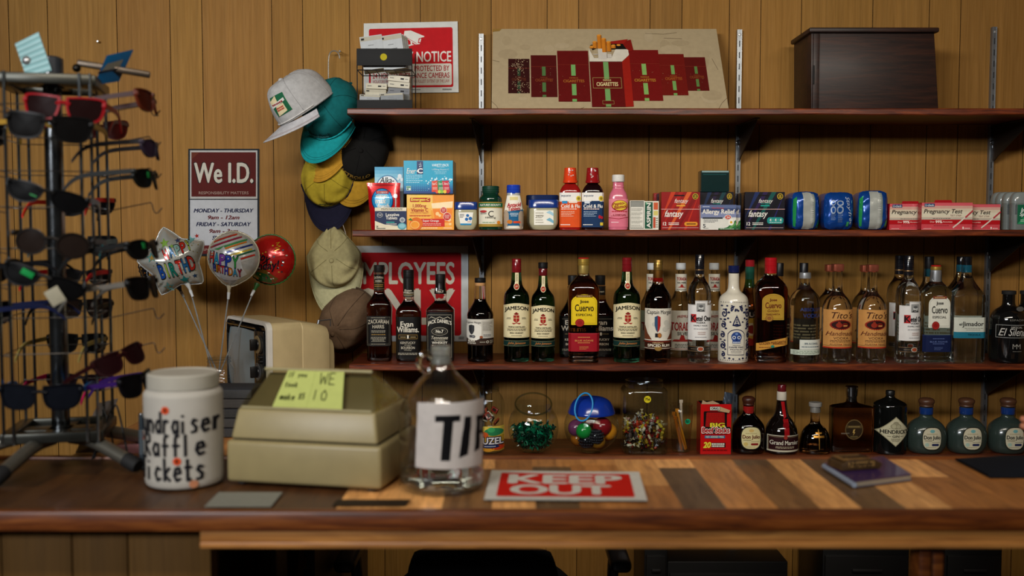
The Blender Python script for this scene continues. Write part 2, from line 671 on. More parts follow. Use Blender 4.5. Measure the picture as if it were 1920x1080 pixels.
# ---------------------------------------------------------------- counter
def counter():
    t = thing('bar_counter', 'long wooden bar counter with plank-pattern top and stained edge across the foreground', 'counter', (0, 0, 0))
    y0, y1 = 1.79, 2.20
    b = B()
    r = random.Random(5)
    x = -2.2
    tones = [(.42, .33, .25), (1.2, .98, .74), (.9, .64, .40), (.30, .27, .25), (1.6, 1.32, 1.0), (.7, .46, .27), (.24, .22, .22), (1.1, .86, .60)]
    b.box((-.1, (y0 + y1) / 2, CZ - .016), (4.2, y1 - y0, .026), (.3, .2, .12))
    sk = 0.0                                   # planks run slantwise over the top
    x = -2.9
    while x < 2.3:
        w = r.uniform(.07, .105)
        y = y0
        while y < y1 - .002:
            ln = r.uniform(.12, .45)
            ye = min(y1, y + ln)
            tn = tones[r.randrange(8)]
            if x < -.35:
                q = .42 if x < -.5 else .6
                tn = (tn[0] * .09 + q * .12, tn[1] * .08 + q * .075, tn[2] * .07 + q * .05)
            cl = lambda X: max(-2.2, min(2.0, X))
            xa0, xa1 = x - (y - y0) * sk, x - (ye - y0) * sk
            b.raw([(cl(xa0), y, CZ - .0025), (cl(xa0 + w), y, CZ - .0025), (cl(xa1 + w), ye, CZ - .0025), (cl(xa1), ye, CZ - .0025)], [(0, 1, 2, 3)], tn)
            y = ye
        x += w
    b.done('plank_top', 'counterwood', t, recalc=False)
    b = B()                                    # rounded, stained front lip and back strip
    b.box((-.1, y0 - .012, CZ - .018), (4.2, .026, .038), '#60300f', .006)
    b.done('front_lip', 'edgewood', t)
    b = B()
    b.box((-.1, y1 + .004, CZ - .012), (4.2, .02, .03), '#60300f', .004)
    b.done('back_lip', 'edgewood', t)
    b = B()
    xa = at(386, 1000, 1.81).x
    za, zb = at(900, 986, 1.775).z, at(900, 1026, 1.775).z
    b.box(((xa + 2.0) / 2, 1.785, (za + zb) / 2 + .002), (2.0 - xa, .022, za - zb - .004), '#7a4a20', .003)
    b.box(((xa + 2.0) / 2, 1.780, zb + .004), (2.0 - xa, .018, .012), '#50230c', .003)
    b.done('apron_rail', 'railwood', t)
    b = B()                                    # left closed front in grooved panelling
    zt = CZ - .036
    gx = [-2.2, -1.35, -1.12, -.992, -.806, -.70, xa]
    gx = [-2.2] + [at(p, 1030, 1.83).x for p in (-160, 0, 133, 238)] + [xa + .002]
    for a, c in zip(gx, gx[1:]):
        k = r.uniform(.34, .42)  # tint cut down: the dim light on the counter front is put into the colour
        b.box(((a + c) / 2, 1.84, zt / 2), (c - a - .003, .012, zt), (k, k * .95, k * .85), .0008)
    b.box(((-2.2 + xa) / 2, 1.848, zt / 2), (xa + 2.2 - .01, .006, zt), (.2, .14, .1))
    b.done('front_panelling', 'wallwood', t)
    for px in (392, 1737):
        b = B()
        X = at(px, 1050, 1.86).x
        b.box((X - (.0 if px < 500 else .012), 1.86, zt / 2), (.022, .05, zt), '#60301a', .003)
        if px > 500:
            b.box((X + .016, 1.87, zt / 2), (.022, .05, zt), '#5a2a14', .003)
        b.done('post', 'edgewood', t)
    b = B()                                    # inner boards of the open cubby
    xb = at(478, 1050, 2.10).x
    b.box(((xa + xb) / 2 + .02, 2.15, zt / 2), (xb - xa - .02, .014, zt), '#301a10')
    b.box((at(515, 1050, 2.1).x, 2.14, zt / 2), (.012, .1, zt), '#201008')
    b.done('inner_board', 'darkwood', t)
    # return leg of the counter running to the wall
    t2 = thing('counter_return', 'brown side counter running back to the wall under the old television', 'counter', (0, 0, 0))
    b = B()
    xl, xr = -1.0, -.46
    b.box(((xl + xr) / 2, (y1 + .015 + YW - .004) / 2, CZ - .015), (xr - xl, YW - .004 - y1 - .015, .03), (.75, .52, .34), .003)
    b.done('worktop', 'counterwood', t2)
    b = B()
    b.box((xl + .02, 2.75, (CZ - .03) / 2), (.02, .85, CZ - .03), '#50301a')
    b.box((xr - .02, 2.75, (CZ - .03) / 2), (.02, .85, CZ - .03), '#50301a')
    b.done('side_panel', 'darkwood', t2)


counter()
# ================================================================ boxes and packs
def carton(name, label, px0, py0, px1, py1, Y, depth, side, art, z0=None, yaw=0., cat='box', group=None, mat='gloss', bev=.0012, top=None, extra=None, sideart=None):
    """printed box: front face fills the pixel box at depth Y, standing at height z0"""
    pc = (px0 + px1) / 2
    W = (px1 - px0) * S(Y)
    zt = at(pc, py0, Y).z
    zb = at(pc, py1, Y).z if z0 is None else z0
    H = zt - zb
    p = at(pc, (py0 + py1) / 2, Y)
    b = B()
    b.box((0, depth / 2, H / 2), (W, depth, H), side, bev)
    if top:
        b.raw([(-W / 2 + .001, .001, H + .0003), (W / 2 - .001, .001, H + .0003), (W / 2 - .001, depth - .001, H + .0003), (-W / 2 + .001, depth - .001, H + .0003)], [(0, 1, 2, 3)], top, smooth=False)
    if art:
        art.emit(b, flat(W, H))
    if sideart:
        sg = 1 if pc < 960 else -1
        sideart.emit(b, lambda u, v, d: Vector((sg * (W / 2 + d), depth * (u if sg > 0 else 1 - u), v * H)))
    if extra:
        extra(b, W, H, depth)
    o = b.done(name, mat, loc=(p.x, Y, zb), rz=yaw, recalc=True)
    tag(o, label, cat, group)
    return o, (p.x, zb, W, H)


Z2 = ZS[1] + .0004
Z3 = ZS[2] + .0004
Z4 = ZS[3] + .0004
Z1 = ZS[0] + .0004
WH = '#e8e4da'

# -- fizzy tablet box at the back
a = L('#bcd9e6')
for k in range(6):
    a.rect(0, 1 - .055 * (k + 1), 1, 1 - .055 * k, ('#3f9cc4', '#5cadd0', '#7bbfd9', '#98cee0', '#aed8e6', '#bfe0ea')[k], 1)
a.ell(.45, .68, .40, .19, '#1d6ea0', 2).ell(.45, .68, .37, .175, '#eef4f5', 3)
a.t('Alka-', .43, .79, .50, .09, '#14202c', .03, .25, 0, 4)
for x, y, s_ in ((.88, .85, .07), (.95, .80, .05), (.82, .81, .04)):
    a.ell(x, y, s_, s_ * .55, '#f2fafc', 2)
carton('medicine_box', 'pale blue and white tablet box with a ringed name, behind the red pouch', 703, 313, 756, 428, 3.06, .05, '#5aa6c4', a, Z2, top='#2f7f9f')

# -- red toothbrush pouch
def pouch():
    Y = 3.0
    W, H = 62 * S(Y), at(720, 343, Y).z - Z2
    b = B()
    def f(u, v, sgn=1):
        w = W * (1.0 - .16 * (1 - v)) + .0015 * math.sin(v * 14)
        puff = math.sin(math.pi * min(1, max(0, u))) ** .6 * (.013 * min(1, (1 - v) * 3 + .05) * min(1, v * 5 + .3))
        return Vector(((u - .5) * w + (v - .5) * -.004, -sgn * puff, v * H))
    b.grid(lambda u, v: f(u, v), 16, 18, '#c8131b')
    b.grid(lambda u, v: f(u, v, -.5), 16, 18, '#a50f16')
    a = L()
    a.rect(.02, .94, .98, .965, '#8d0c12', 1)
    a.ell(.45, .62, .35, .27, '#0d2f57', 1).ell(.45, .62, .325, .25, '#1f8cc9', 2).ell(.45, .62, .24, .19, '#7cc4e6', 3)
    a.rect(.26, .77, .66, .83, '#b81018', 4).t('Colgate', .46, .8, .32, .04, WH, .02, .2, 0, 5)
    a.t('wisp', .42, .70, .34, .10, WH, .04, .2, 0, 5).t('max', .40, .60, .34, .075, WH, .04, .25, 0, 5).t('fresh', .48, .50, .38, .11, WH, .04, .25, 0, 5)
    a.ell(.87, .72, .06, .05, '#d6d3d0', 2).rect(.85, .36, .89, .7, '#c9c9cc', 2).rect(.86, .3, .885, .5, '#3a7bb0', 3)
    a.micro(.2, .08, .7, .28, 4, '#e7b9b3', .3)
    a.emit(b, lambda u, v, d: f(u, v) - Vector((0, d, 0)), 12, vsteps=10)
    p = at(721, 390, Y)
    o = b.done('toothbrush_pouch', 'foil', loc=(p.x, Y, Z2), recalc=True)
    tag(o, 'shiny red pouch of disposable toothbrushes with a round blue badge', 'pouch')


pouch()

# -- laxative box
a = L('#e9dfc2')
a.rect(0, .18, 1, .84, '#16294f', 1).poly([(.0, .18), (.62, .18), (.30, .24), (.0, .40)], '#e9dfc2', 2)
a.ell(.16, .66, .09, .105, WH, 2).ell(.16, .66, .08, .092, '#16294f', 3).t('Kroger', .16, .66, .12, .08, WH, .02, .2, 0, 4)
a.t('Laxative', .56, .68, .42, .13, WH, .03, 0, 0, 3).t('Tablets', .53, .53, .36, .13, WH, .03, 0, 0, 3)
a.rect(.36, .31, .62, .36, '#2aa198', 3).micro(.36, .20, .7, .29, 2, WH)
a.ell(.87, .44, .09, .12, '#b7bcc0', 3).ell(.87, .44, .05, .07, '#7c8890', 4).ell(.86, .16, .14, .15, '#5aa3b0', 3).ell(.86, .17, .1, .1, '#8cc2ca', 4)
a.t('24', .07, .14, .06, .08, '#222222', .02).micro(.05, .02, .34, .1, 1, '#333333').micro(.2, .88, .9, .97, 2, '#444444')
carton('medicine_box', 'small navy and cream laxative tablet box in front of the red pouch', 703, 389, 762, 428, 2.945, .03, '#d8cfb4', a, Z2, top='#efe6cc')

# -- orange vitamin box
a = L('#f0a33a')
a.rect(0, .55, .55, 1, '#f4c766', 1).rect(0, .3, .52, .6, '#f3b64f', 1).rect(.55, .8, 1, 1, '#ef9a3e', 1)
st = []
for k in range(18):
    rr_ = 1.0 if k % 2 else .72
    st.append((.29 + .245 * rr_ * math.cos(k * math.pi / 9), .845 + .13 * rr_ * math.sin(k * math.pi / 9)))
a.poly(st, '#f2d24a', 2).rr(.07, .78, .50, .90, '#b01c16', .02, 3)
a.t('Emergen-C', .285, .84, .39, .10, '#f6dc5a', .04, .15, 0, 4)
a.t('1,000mg', .27, .66, .28, .12, '#a8201a', .03).t('Vitamin C', .27, .555, .36, .10, '#a8201a', .03).t('Daily Immune Support', .27, .475, .38, .045, '#a8201a', .01)
a.rect(.05, .395, .52, .41, '#c94a1c', 2).micro(.06, .37, .5, .40, 1, '#a8201a')
a.poly([(.52, .74), (.98, .80), (.94, .12), (.60, .12)], '#f6b257', 2).poly([(.52, .74), (.98, .80), (.97, .62), (.54, .60)], '#fbe3b6', 3).poly([(.55, .58), (.965, .60), (.94, .2), (.60, .2)], '#ee8630', 3)
for x, y, s_ in ((.65, .45, .04), (.70, .40, .03), (.9, .28, .04), (.92, .16, .03)):
    a.ell(x, y, s_, s_ * 1.3, '#f8cf8e', 4)
a.ell(.78, .55, .07, .09, WH, 4).ell(.78, .55, .063, .08, '#c2261c', 5).ell(.855, .37, .085, .115, WH, 4).ell(.855, .37, .078, .105, '#c2261c', 5)
a.micro(.74, .5, .82, .6, 3, '#f4d9cf', .4, 6, 'C').micro(.80, .31, .91, .43, 3, '#f4d9cf', .4, 6, 'C')
a.rect(.30, .09, .80, .31, '#cf2a1e', 4).t('Super Orange', .51, .245, .34, .075, WH, .02, 0, 0, 6).micro(.34, .11, .74, .19, 2, '#f0c8b4', .35, 6)
a.ell(.2, .17, .14, .18, '#e06c14', 5).ell(.17, .14, .10, .11, '#f7c36a', 6).ell(.17, .14, .085, .09, '#f09a2c', 7).poly([(.03, .28), (.13, .25), (.08, .33)], '#2f7d2c', 6)
a.micro(.3, .03, .66, .07, 1, '#f7e4c6').micro(.78, .03, .96, .07, 1, '#f7e4c6')
carton('vitamin_box', 'orange and yellow vitamin C drink box, lower of the two stacked boxes', 763, 364, 851, 428, 2.95, .09, '#e8912c', a, Z2, top='#d9a23a', sideart=L('#c26a1e'))

# -- blue vitamin variety box, stacked on top
zt_ = at(807, 363.4, 2.95).z
a = L('#1a9ec0')
for k in range(6):
    a.rect(0, .055 * k, .999, .055 * (k + 1), ('#123a78', '#144a86', '#155c95', '#176fa3', '#1882b0', '#1991b9')[k], 1)
for i in range(12):
    for j in range(6):
        a.ell(.04 + .04 * i, .1 + .065 * j, .008, .012, '#2bb6d4', 2, 6)
a.rect(.27, .59, .395, .985, '#12275c', 2).t('Ener', .155, .685, .19, .16, WH, .0, .2, 0, 3, sp=.9).rect(.262, .67, .285, .69, WH, 3).t('C', .335, .69, .1, .14, '#f3f1ea', .05, 0, 0, 3)
for x, y, s_ in ((.33, .82, .012), (.35, .87, .01), (.32, .88, .008), (.345, .92, .008), (.36, .83, .008)):
    a.ell(x, y, s_, s_ * 1.4, '#dfeef4', 3, 8)
a.t('VARIETY PACK', .75, .86, .34, .075, '#d9f1f6', .03, .2).micro(.68, .79, .84, .82, 1, '#c5e8f0').t('1,000mg Vitamin C', .75, .725, .34, .055, '#d9f1f6', .01).micro(.62, .58, .88, .69, 4, '#9fdae8', .35, 2, 'C')
for k in range(5):
    a.micro(.05, .32 + .055 * k, .40, .355 + .055 * k, 1, '#b9e2ee', .5, 3, seed=k)
for k in range(26):
    x, y = .62 + rnd.gauss(0, .09), .30 + rnd.gauss(0, .12)
    if .45 < x < .97 and .04 < y < .6:
        a.ell(x, y, rnd.uniform(.006, .02), rnd.uniform(.008, .03), '#cfeaf2', 3, 7)
for k in range(14):
    a.ell(.56 + .42 * rnd.random(), .36 + .1 * rnd.random(), rnd.uniform(.01, .03), rnd.uniform(.015, .04), '#dceff4', 3, 7)
for x, c, rot in ((.63, '#d8452a', 8), (.76, '#2d8a58', 0), (.87, '#c4263e', -8)):
    a.poly([(x - .075 + rot * .002, .38), (x + .06 + rot * .002, .40), (x + .075, .06), (x - .06, .05)], c, 4)
    a.t('Ener-C', x, .3, .09, .07, WH, .02, .1, rot, 5).micro(x - .04, .12, x + .05, .2, 2, '#f0d8c8', .4, 5)
for x, c in ((.68, '#e0552c'), (.73, '#c9d43a'), (.78, '#8fbf3f'), (.84, '#e9c23c'), (.90, '#b8202c')):
    a.ell(x, .06, .035, .055, c, 6, 12)
a.rect(.055, .10, .145, .23, '#d8e6d8', 3).rect(.065, .115, .10, .16, '#2c5b4c', 4).rect(.06, .175, .14, .22, '#3d8a66', 4)
carton('vitamin_box', 'bright blue variety-pack vitamin box stacked on the orange one', 757, 301, 849, 362, 2.94, .11, '#127ba0', a, zt_, top='#0f2634', yaw=R(-1.5), sideart=L('#0f5f7c'))


# -- squat petroleum jelly jars
def jelly(label, px, top, w, Y, draw, lidc='#17357e', grp='jars of petroleum jelly', frac=.28):
    p = at(px, 410, Y)
    Rd = w / 2 * S(Y)
    H = at(px, top, Y).z - Z2
    t = thing('petroleum_jelly_jar', label, 'jar', (p.x, Y, Z2), group=grp)
    b = B()
    h = H * (1 - frac)
    pr = chaikin([(Rd * .55, 0), (Rd * .72, 0), (Rd * .95, h * .25), (Rd * .96, h * .5), (Rd * .95, h * .98), (Rd * .9, h)], 2)
    b.lathe(pr, '#c9c3a0', 36, 3.6, .62)
    b.done('jar_body', 'frostj', t)
    b = B()
    b.lathe([(Rd * .93, h + .0005), (Rd, h + .002), (Rd, H - .002), (Rd * .96, H)], lidc, 36, 3.6, .62)
    b.done('lid', 'shiny', t)
    if draw:
        b = B()
        draw.emit(b, wrap(Rd * .97, Rd * 1.28, h * .22, h * .9, 3.6, .62), 8)
        o = b.done('paper_label', 'paper', t, recalc=False)
    return t


M['frostj'] = attr_mat('milky_jelly_plastic', .25, trans=.35, ior=1.3, coat=.4, var=.03)
a = L().poly([(.0, .95), (1, .95), (.86, .02), (.14, .02)], '#e8e6dc', 0).poly([(.15, .02), (.85, .02), (.88, .14), (.12, .14)], '#2f87b8', 1)
for x, y, r_ in ((.62, .72, .10), (.55, .45, .11), (.8, .5, .12)):
    a.ell(x, y, r_, r_ * 1.1, '#2b67a6', 1)
a.micro(.1, .55, .4, .85, 3, '#555a66').micro(.6, .22, .85, .3, 1, '#b03030')
jelly('small jar of pale jelly with a flat blue lid and dotted white sticker', 874, 379, 43, 2.96, a)
jelly('larger blue-lidded jelly jar, half hidden behind another jelly jar', 1017, 366, 62, 3.05, None, '#14254f', frac=.3)
a = L('#e6e3d6').micro(.08, .1, .5, .9, 5, '#9a9484', .3).poly([(.62, .85), (.8, .98), (1, .8), (1, .6), (.8, .75)], '#9fc4d4', 1).poly([(.62, .35), (.8, .5), (1, .3), (1, .1), (.8, .25)], '#78aec4', 1).t('Jelly', .3, .6, .4, .14, '#7a766c', .0)
jelly('front blue-lidded jelly jar with a white sticker and pale blue chevrons', 1019, 375, 56, 2.955, a)


# ================================================================ small round bottles of medicine
class Bot:
    """a bottle on its own Empty; heights as fractions 0..1, radii as fractions of the half width"""

    def __init__(s, name, label, px, top, w, Y, z0, group=None, cat='bottle', n=2., ay=1., rz=0., base=None):
        mid = (top + (base or top + 150)) / 2
        s.X = at(px, mid, Y).x
        s.R = w / 2 * S(Y)
        s.H = at(px, top, Y).z - z0
        s.n, s.ay = n, ay
        s.t = thing(name, label, cat, (s.X, Y, z0), rz=rz, group=group)
        s.label = label

    def lathe(s, name, prof, col, mat='glass', it=2, n=None, seg=32, ay=None, label=None):
        b = B()
        p = [(r * s.R, z * s.H) for r, z in (chaikin(prof, it) if it else prof)]
        c = (lambda co: col(co.z / s.H)) if callable(col) else col
        b.lathe(p, c, seg, s.n if n is None else n, s.ay if ay is None else ay)
        o = b.done(name, mat, s.t)
        if label:
            o['label'] = label
        return o

    def cap(s, z0, z1, r, col, mat='shiny', taper=1., name='cap', n=2, ay=1, ridges=0):
        b = B()
        R0 = r * s.R
        pr = [(R0 * .98, z0 * s.H), (R0, z0 * s.H + .001), (R0 * taper, z1 * s.H - .0015), (R0 * taper * .93, z1 * s.H)]
        b.lathe(pr, col, 28, n, ay)
        for k in range(ridges):
            zz = z0 + (z1 - z0) * (.2 + .6 * k / max(1, ridges - 1))
            b.lathe([(R0 * .99, zz * s.H - .0008), (R0 * 1.04, zz * s.H), (R0 * .99, zz * s.H + .0008)], col, 28, n, ay)
        return b.done(name, mat, s.t)

    def art(s, a, z0, z1, wf=.97, r=1., name='paper_label', mat='paper', n=None, ay=None, steps=12, lift=.0006, rz=0.):
        b = B()
        Rd = s.R * r + lift
        a.emit(b, wrap(Rd, Rd * 2 * wf, z0 * s.H, z1 * s.H, s.n if n is None else n, s.ay if ay is None else ay), steps)
        return b.done(name, mat, s.t, recalc=False, rz=rz)


# vitamin bottle
v = Bot('vitamin_bottle', 'dark green vitamin C pill bottle with a cream and gold wrap', 920, 349, 44, 2.96, Z2, base=426)
v.lathe('bottle_body', [(.9, 0), (.97, 0), (.97, .05), (.97, .66), (.95, .74), (.7, .80), (.66, .86)], '#0c2f20', 'dark')
v.cap(.84, 1, .72, '#0f3b2a', 'plastic', 1, 'cap', ridges=3)
a = L('#ddd8c4').rect(0, 0, 1, .11, '#a8873a', 1).rect(0, .76, 1, 1, '#a8873a', 1).rect(0, .8, 1, .96, '#1c6b44', 2)
a.t("NATURE'S BOUNTY", .5, .88, .86, .085, WH, .02).t('C', .52, .52, .22, .24, '#202020', .0).t('1000mg', .5, .36, .42, .09, '#202020', .0)
a.ell(.2, .62, .15, .05, '#b03a3a', 1).micro(.08, .5, .34, .58, 2, '#444444').t('IMMUNE HEALTH', .42, .17, .5, .05, '#3d8f63', .01).ell(.84, .17, .07, .07, '#e08a2a', 2)
v.art(a, .07, .63)
# antacid
v = Bot('antacid_bottle', 'clear bottle of pastel antacid tablets with a blue lid', 963, 347, 38, 2.96, Z2, base=426)
v.lathe('bottle_body', [(.8, 0), (.95, 0), (.98, .1), (1, .3), (.97, .45), (.7, .72), (.66, .82)], lambda z: '#c9b29a' if z < .55 else '#c8c8c0', 'frostj', n=2.6)
v.cap(.80, 1, .68, '#1d3fae', 'shiny', ridges=3)
b = B()
for k in range(26):
    a_ = rnd.uniform(0, 2 * math.pi)
    z_ = rnd.uniform(.06, .5)
    b.ball((v.R * .82 * math.cos(a_), v.R * .82 * math.sin(a_), z_ * v.H), .0065, ('#d9a9a0', '#d8cf9a', '#b6c9a8', '#d9b8c4')[k % 4], 8, sc=(1, 1, .6))
o = b.done('tablets', 'paper', v.t)
tag(o, kind='stuff')
a = L().poly([(.16, 1), (.84, 1), (1, .5), (.98, 0), (.04, 0), (0, .5)], '#e9e3d2', 0).poly([(.02, .5), (.98, .58), (.98, .08), (.1, .08)], '#1f5d86', 1)
a.rect(.3, .86, .72, .96, '#d8c88a', 1).t('Antacid', .52, .72, .72, .12, '#b32732', .04, .15, 4, 3, asp=1.65).t('Tablets', .53, .60, .62, .11, '#b32732', .04, .15, 4, 3, asp=1.65)
a.micro(.3, .36, .74, .48, 3, '#d8e4ea', .4, 2, 'C').ell(.3, .2, .14, .06, '#c4762c', 2).rr(.48, .16, .9, .22, '#d9481f', .03, 2).t('60', .2, .03, .14, .08, WH, .03)
v.art(a, .03, .76, .9)
# cold and flu
for px, capc, lab, col, labc, w in ((1069, '#d8401a', 'cough syrup bottle with an orange cap and orange wrap', '#8a1210', '#d4501f', 40), (1111, '#8e1518', 'cough syrup bottle with a dark red cap and navy wrap', '#150406', '#1b3559', 40)):
    v = Bot('cough_syrup_bottle', lab, px, 315, w, 2.965, Z2, base=427, n=4, ay=.62)
    v.lathe('bottle_body', [(.94, 0), (.99, 0), (.99, .03), (.99, .58), (.96, .64), (.72, .71), (.5, .74), (.48, .78)], col, 'dark')
    v.cap(.755, 1., .66, capc, 'shiny', .84, 'dose_cap')
    b = B()
    b.lathe([(v.R * .6, .755 * v.H), (v.R * .69, .765 * v.H), (v.R * .69, .79 * v.H), (v.R * .62, .80 * v.H)], capc, 24)
    for k in range(6):
        b.box((rnd.uniform(-.3, .3) * v.R, -v.R * .62, (.82 + .15 * rnd.random()) * v.H), (.004, .001, .003), '#c9b9b0', Mx=None)
    b.done('tamper_seal', 'shiny', v.t)
    a = L('#e6e2da').rect(0, 0, 1, .74, labc, 1)
    a.poly([(0, .74), (1, .70), (1, .62), (0, .735)], labc, 2)
    a.t('equate', .30, .90, .42, .07, '#27466e', .01, .2).ell(.86, .83, .11, .075, '#d9bf3c', 2).ell(.86, .83, .06, .04, '#8a7a30', 3)
    a.rect(.12, .685, .36, .76, '#2e86b8' if 'orange cap' in lab else '#cfd6dc', 3).rect(.42, .70, .8, .76, '#e9d9c8' if 'orange cap' in lab else labc, 3)
    a.t('Cold & Flu', .5, .61, .84, .10, WH, .03).micro(.08, .5, .8, .55, 1, '#e9cdbd').micro(.08, .30, .7, .47, 4, '#e0b9a0' if 'orange cap' in lab else '#9fb4c8', .4)
    a.micro(.06, .05, .5, .10, 1, WH)
    if 'navy' in lab:
        a.ell(.8, .3, .06, .05, '#b3202a', 2).ell(.9, .28, .05, .045, '#b3202a', 2).rect(.82, .05, .96, .14, '#d9bf3c', 2)
    v.art(a, .04, .60, .985)
# pink bottle
v = Bot('stomach_medicine_bottle', 'pink liquid stomach medicine bottle with a white cap', 1159, 328, 36, 2.965, Z2, base=427, n=2.8, ay=.7)
v.lathe('bottle_body', [(.92, 0), (.98, 0), (.99, .03), (.99, .52), (.94, .64), (.6, .74), (.56, .77), (.62, .78), (.56, .8), (.55, .88)], '#c8677c', 'shiny')
v.cap(.875, 1, .64, '#d9d6cf', 'plastic', ridges=4)
a = L('#d9818f').rect(0, 0, 1, .36, '#cf6d80', 1).ell(.55, .76, .42, .2, '#8c1a22', 2).ell(.55, .77, .38, .175, '#d8b93a', 3)
a.t('Pepto-', .5, .82, .62, .13, '#8c1a22', .04, .1, 8, 4, asp=1.4).t('Bismol', .58, .72, .62, .12, '#8c1a22', .04, .1, 8, 4, asp=1.4)
a.micro(.15, .52, .95, .58, 1, '#b3303c', .6).t('5 SYMPTOM', .52, .43, .62, .06, '#8c1a22', .02).micro(.1, .38, .9, .41, 1, '#8c1a22').line([(0, .33), (.5, .29), (1, .35)], .02, '#8c1a22', 2).micro(.12, .14, .5, .2, 1, '#f0d0d4')
v.art(a, .05, .56, .96)

# -- aspirin cartons
a = L('#dcd9cc').rect(.04, .78, .96, .96, '#8b8c84', 1).box(.05, .05, .95, .97, .02, '#55584f', 2)
for k in range(5):
    a.micro(.1, .07 + .14 * k, .9, .18 + .14 * k, 3, '#77786e', .35, 2, seed=k)
carton('aspirin_box', 'white aspirin box turned to its small-print back', 1181, 376, 1208, 428, 2.95, .025, '#cfcab8', a, Z2, top='#d8d5c8')
carton('aspirin_box', 'aspirin box mostly hidden behind the small-print white box', 1179, 378, 1206, 427, 2.985, .025, '#8a8b3a', L('#3c6b48'), Z2)
a = L('#dcd8c8').rect(.04, .04, .58, .96, '#16503a', 1).t('ASPIRIN', .31, .5, 1.6, .14, WH, .03, 0, 90, 3, asp=1.89).rect(.64, .5, .95, .66, '#cdbf6a', 1).rect(.64, .70, .95, .95, '#c85a34', 1).rect(.62, .06, .78, .44, '#b8492c', 1).micro(.8, .06, .96, .44, 5, '#77786e', .4)
a.rect(.1, .88, .2, .96, '#6fae86', 2)
carton('aspirin_box', 'white and dark green aspirin box with the name running up its side', 1208, 377, 1235, 428, 2.95, .03, '#cfcab8', a, Z2, top='#d8d5c8')


# -- condom boxes
def fantasy(bg, stripes, sub, pill, pilltxt, upper=.55):
    a = L(bg)
    for k, c in enumerate(stripes):
        x = -.25 + k * .21
        a.poly([(max(0, x), max(0, -x * 1.2)), (max(0, min(1, x + .06)), max(0, -x * 1.2)), (min(1, x + .62), 1), (min(1, x + .50), 1)], c, 1)
    a.rr(.33, .89, .60, .925, '#0a0707', .03, 2, asp=.3)
    a.t('fantasy', .52, .75, .36, .14, WH, .0, .35, 0, 3).micro(.4, .685, .64, .7, 1, sub, .6)
    a.rr(.39, .62, .62, .655, sub, .012, 2, asp=.6)
    a.ell(.88, .885, .075, .08, '#caa92c', 2).ell(.88, .885, .06, .065, '#3a3008', 3).t('18', .88, .9, .05, .05, '#caa92c', .03, 0, 0, 4).micro(.845, .84, .915, .875, 1, '#caa92c', .6, 4)
    a.line([(0, .545), (1, .545)], .012, '#e0b0a8', 2)
    a.t('fantasy', .33, .40, .48, .22, WH, .02, .35, 0, 3)
    a.t('12', .09, .16, .085, .085, WH, .03).micro(.19, .12, .47, .20, 2, WH, .5)
    a.rr(.60, .10, .95, .21, pill, .05, 2, asp=1.1).micro(.66, .13, .90, .18, 1, '#3a2410', .6, 3)
    a.line([(.03, .055), (.97, .055)], .008, '#d8c0b8', 2)
    return a


red = fantasy('#8f1414', ['#c03a1c', '#a81c16', '#d05a2a', '#7a0f10', '#b82a18'], '#e0a03a', '#d98f2c', '')
blk = fantasy('#14111c', ['#1c2b4a', '#241a36', '#153a40', '#101018', '#1d2440'], '#1f9a8c', '#1f8d86', '')
for k, (x0, Y_, c) in enumerate(((1226, 3.075, '#8f1414'), (1233, 3.035, '#1a1d33'))):
    carton('condom_box', ('red condom box at the back of the row behind the front red one', 'navy condom box between two red ones in the row')[k], x0, 362 + k, x0 + 66, 428, Y_, .034, c, L(c), Z2, group='condom boxes on the medicine shelf')
carton('condom_box', 'red condom box with white script, front of the row', 1240, 360, 1312, 428, 2.95, .055, '#7a1010', red, Z2, group='condom boxes on the medicine shelf', top='#5a0c0c')
carton('condom_box', 'black condom box behind the allergy tablets, carrying a dark green box', 1311, 360, 1375, 428, 2.99, .055, '#141018', blk, Z2, group='condom boxes on the medicine shelf')
ztop = at(1341, 360, 2.99).z
for k, (x0, Y_) in enumerate(((1378, 3.06), (1387, 3.02))):
    carton('condom_box', ('black condom box furthest back, left of the teal-marked one', 'black condom box directly behind the teal-marked one')[k], x0, 363 - k, x0 + 70, 428, Y_, .034, ('#1a1626', '#122028')[k], L(('#1a1626', '#122028')[k]), Z2, group='condom boxes on the medicine shelf')
blk2 = fantasy('#15131f', ['#1c2b5a', '#2a1a46', '#12504a', '#101018', '#24205a'], '#1f9a8c', '#15131f', '')
blk2.rr(.56, .16, .97, .33, '#1f8d86', .06, 3, asp=1.1).t('4 · 4 · 4', .77, .26, .30, .07, WH, .03, z=5).micro(.62, .18, .93, .21, 1, '#d0e6e4', .5, 5)
carton('condom_box', 'black condom box with a teal oval, front of the right row', 1397, 360, 1471, 428, 2.95, .06, '#100e18', blk2, Z2, group='condom boxes on the medicine shelf')
o, _ = carton('small_box', 'glossy dark green box lying on top of the black condom boxes', 1315, 320, 1367, 359.5, 2.985, .055, '#0f2a2a', L('#0d2626').rect(.02, .92, .98, .99, '#8aa6a6', 1).rect(.06, .80, .9, .84, '#1b4646', 1), ztop + .0006, top='#1d3d3d', mat='shiny')

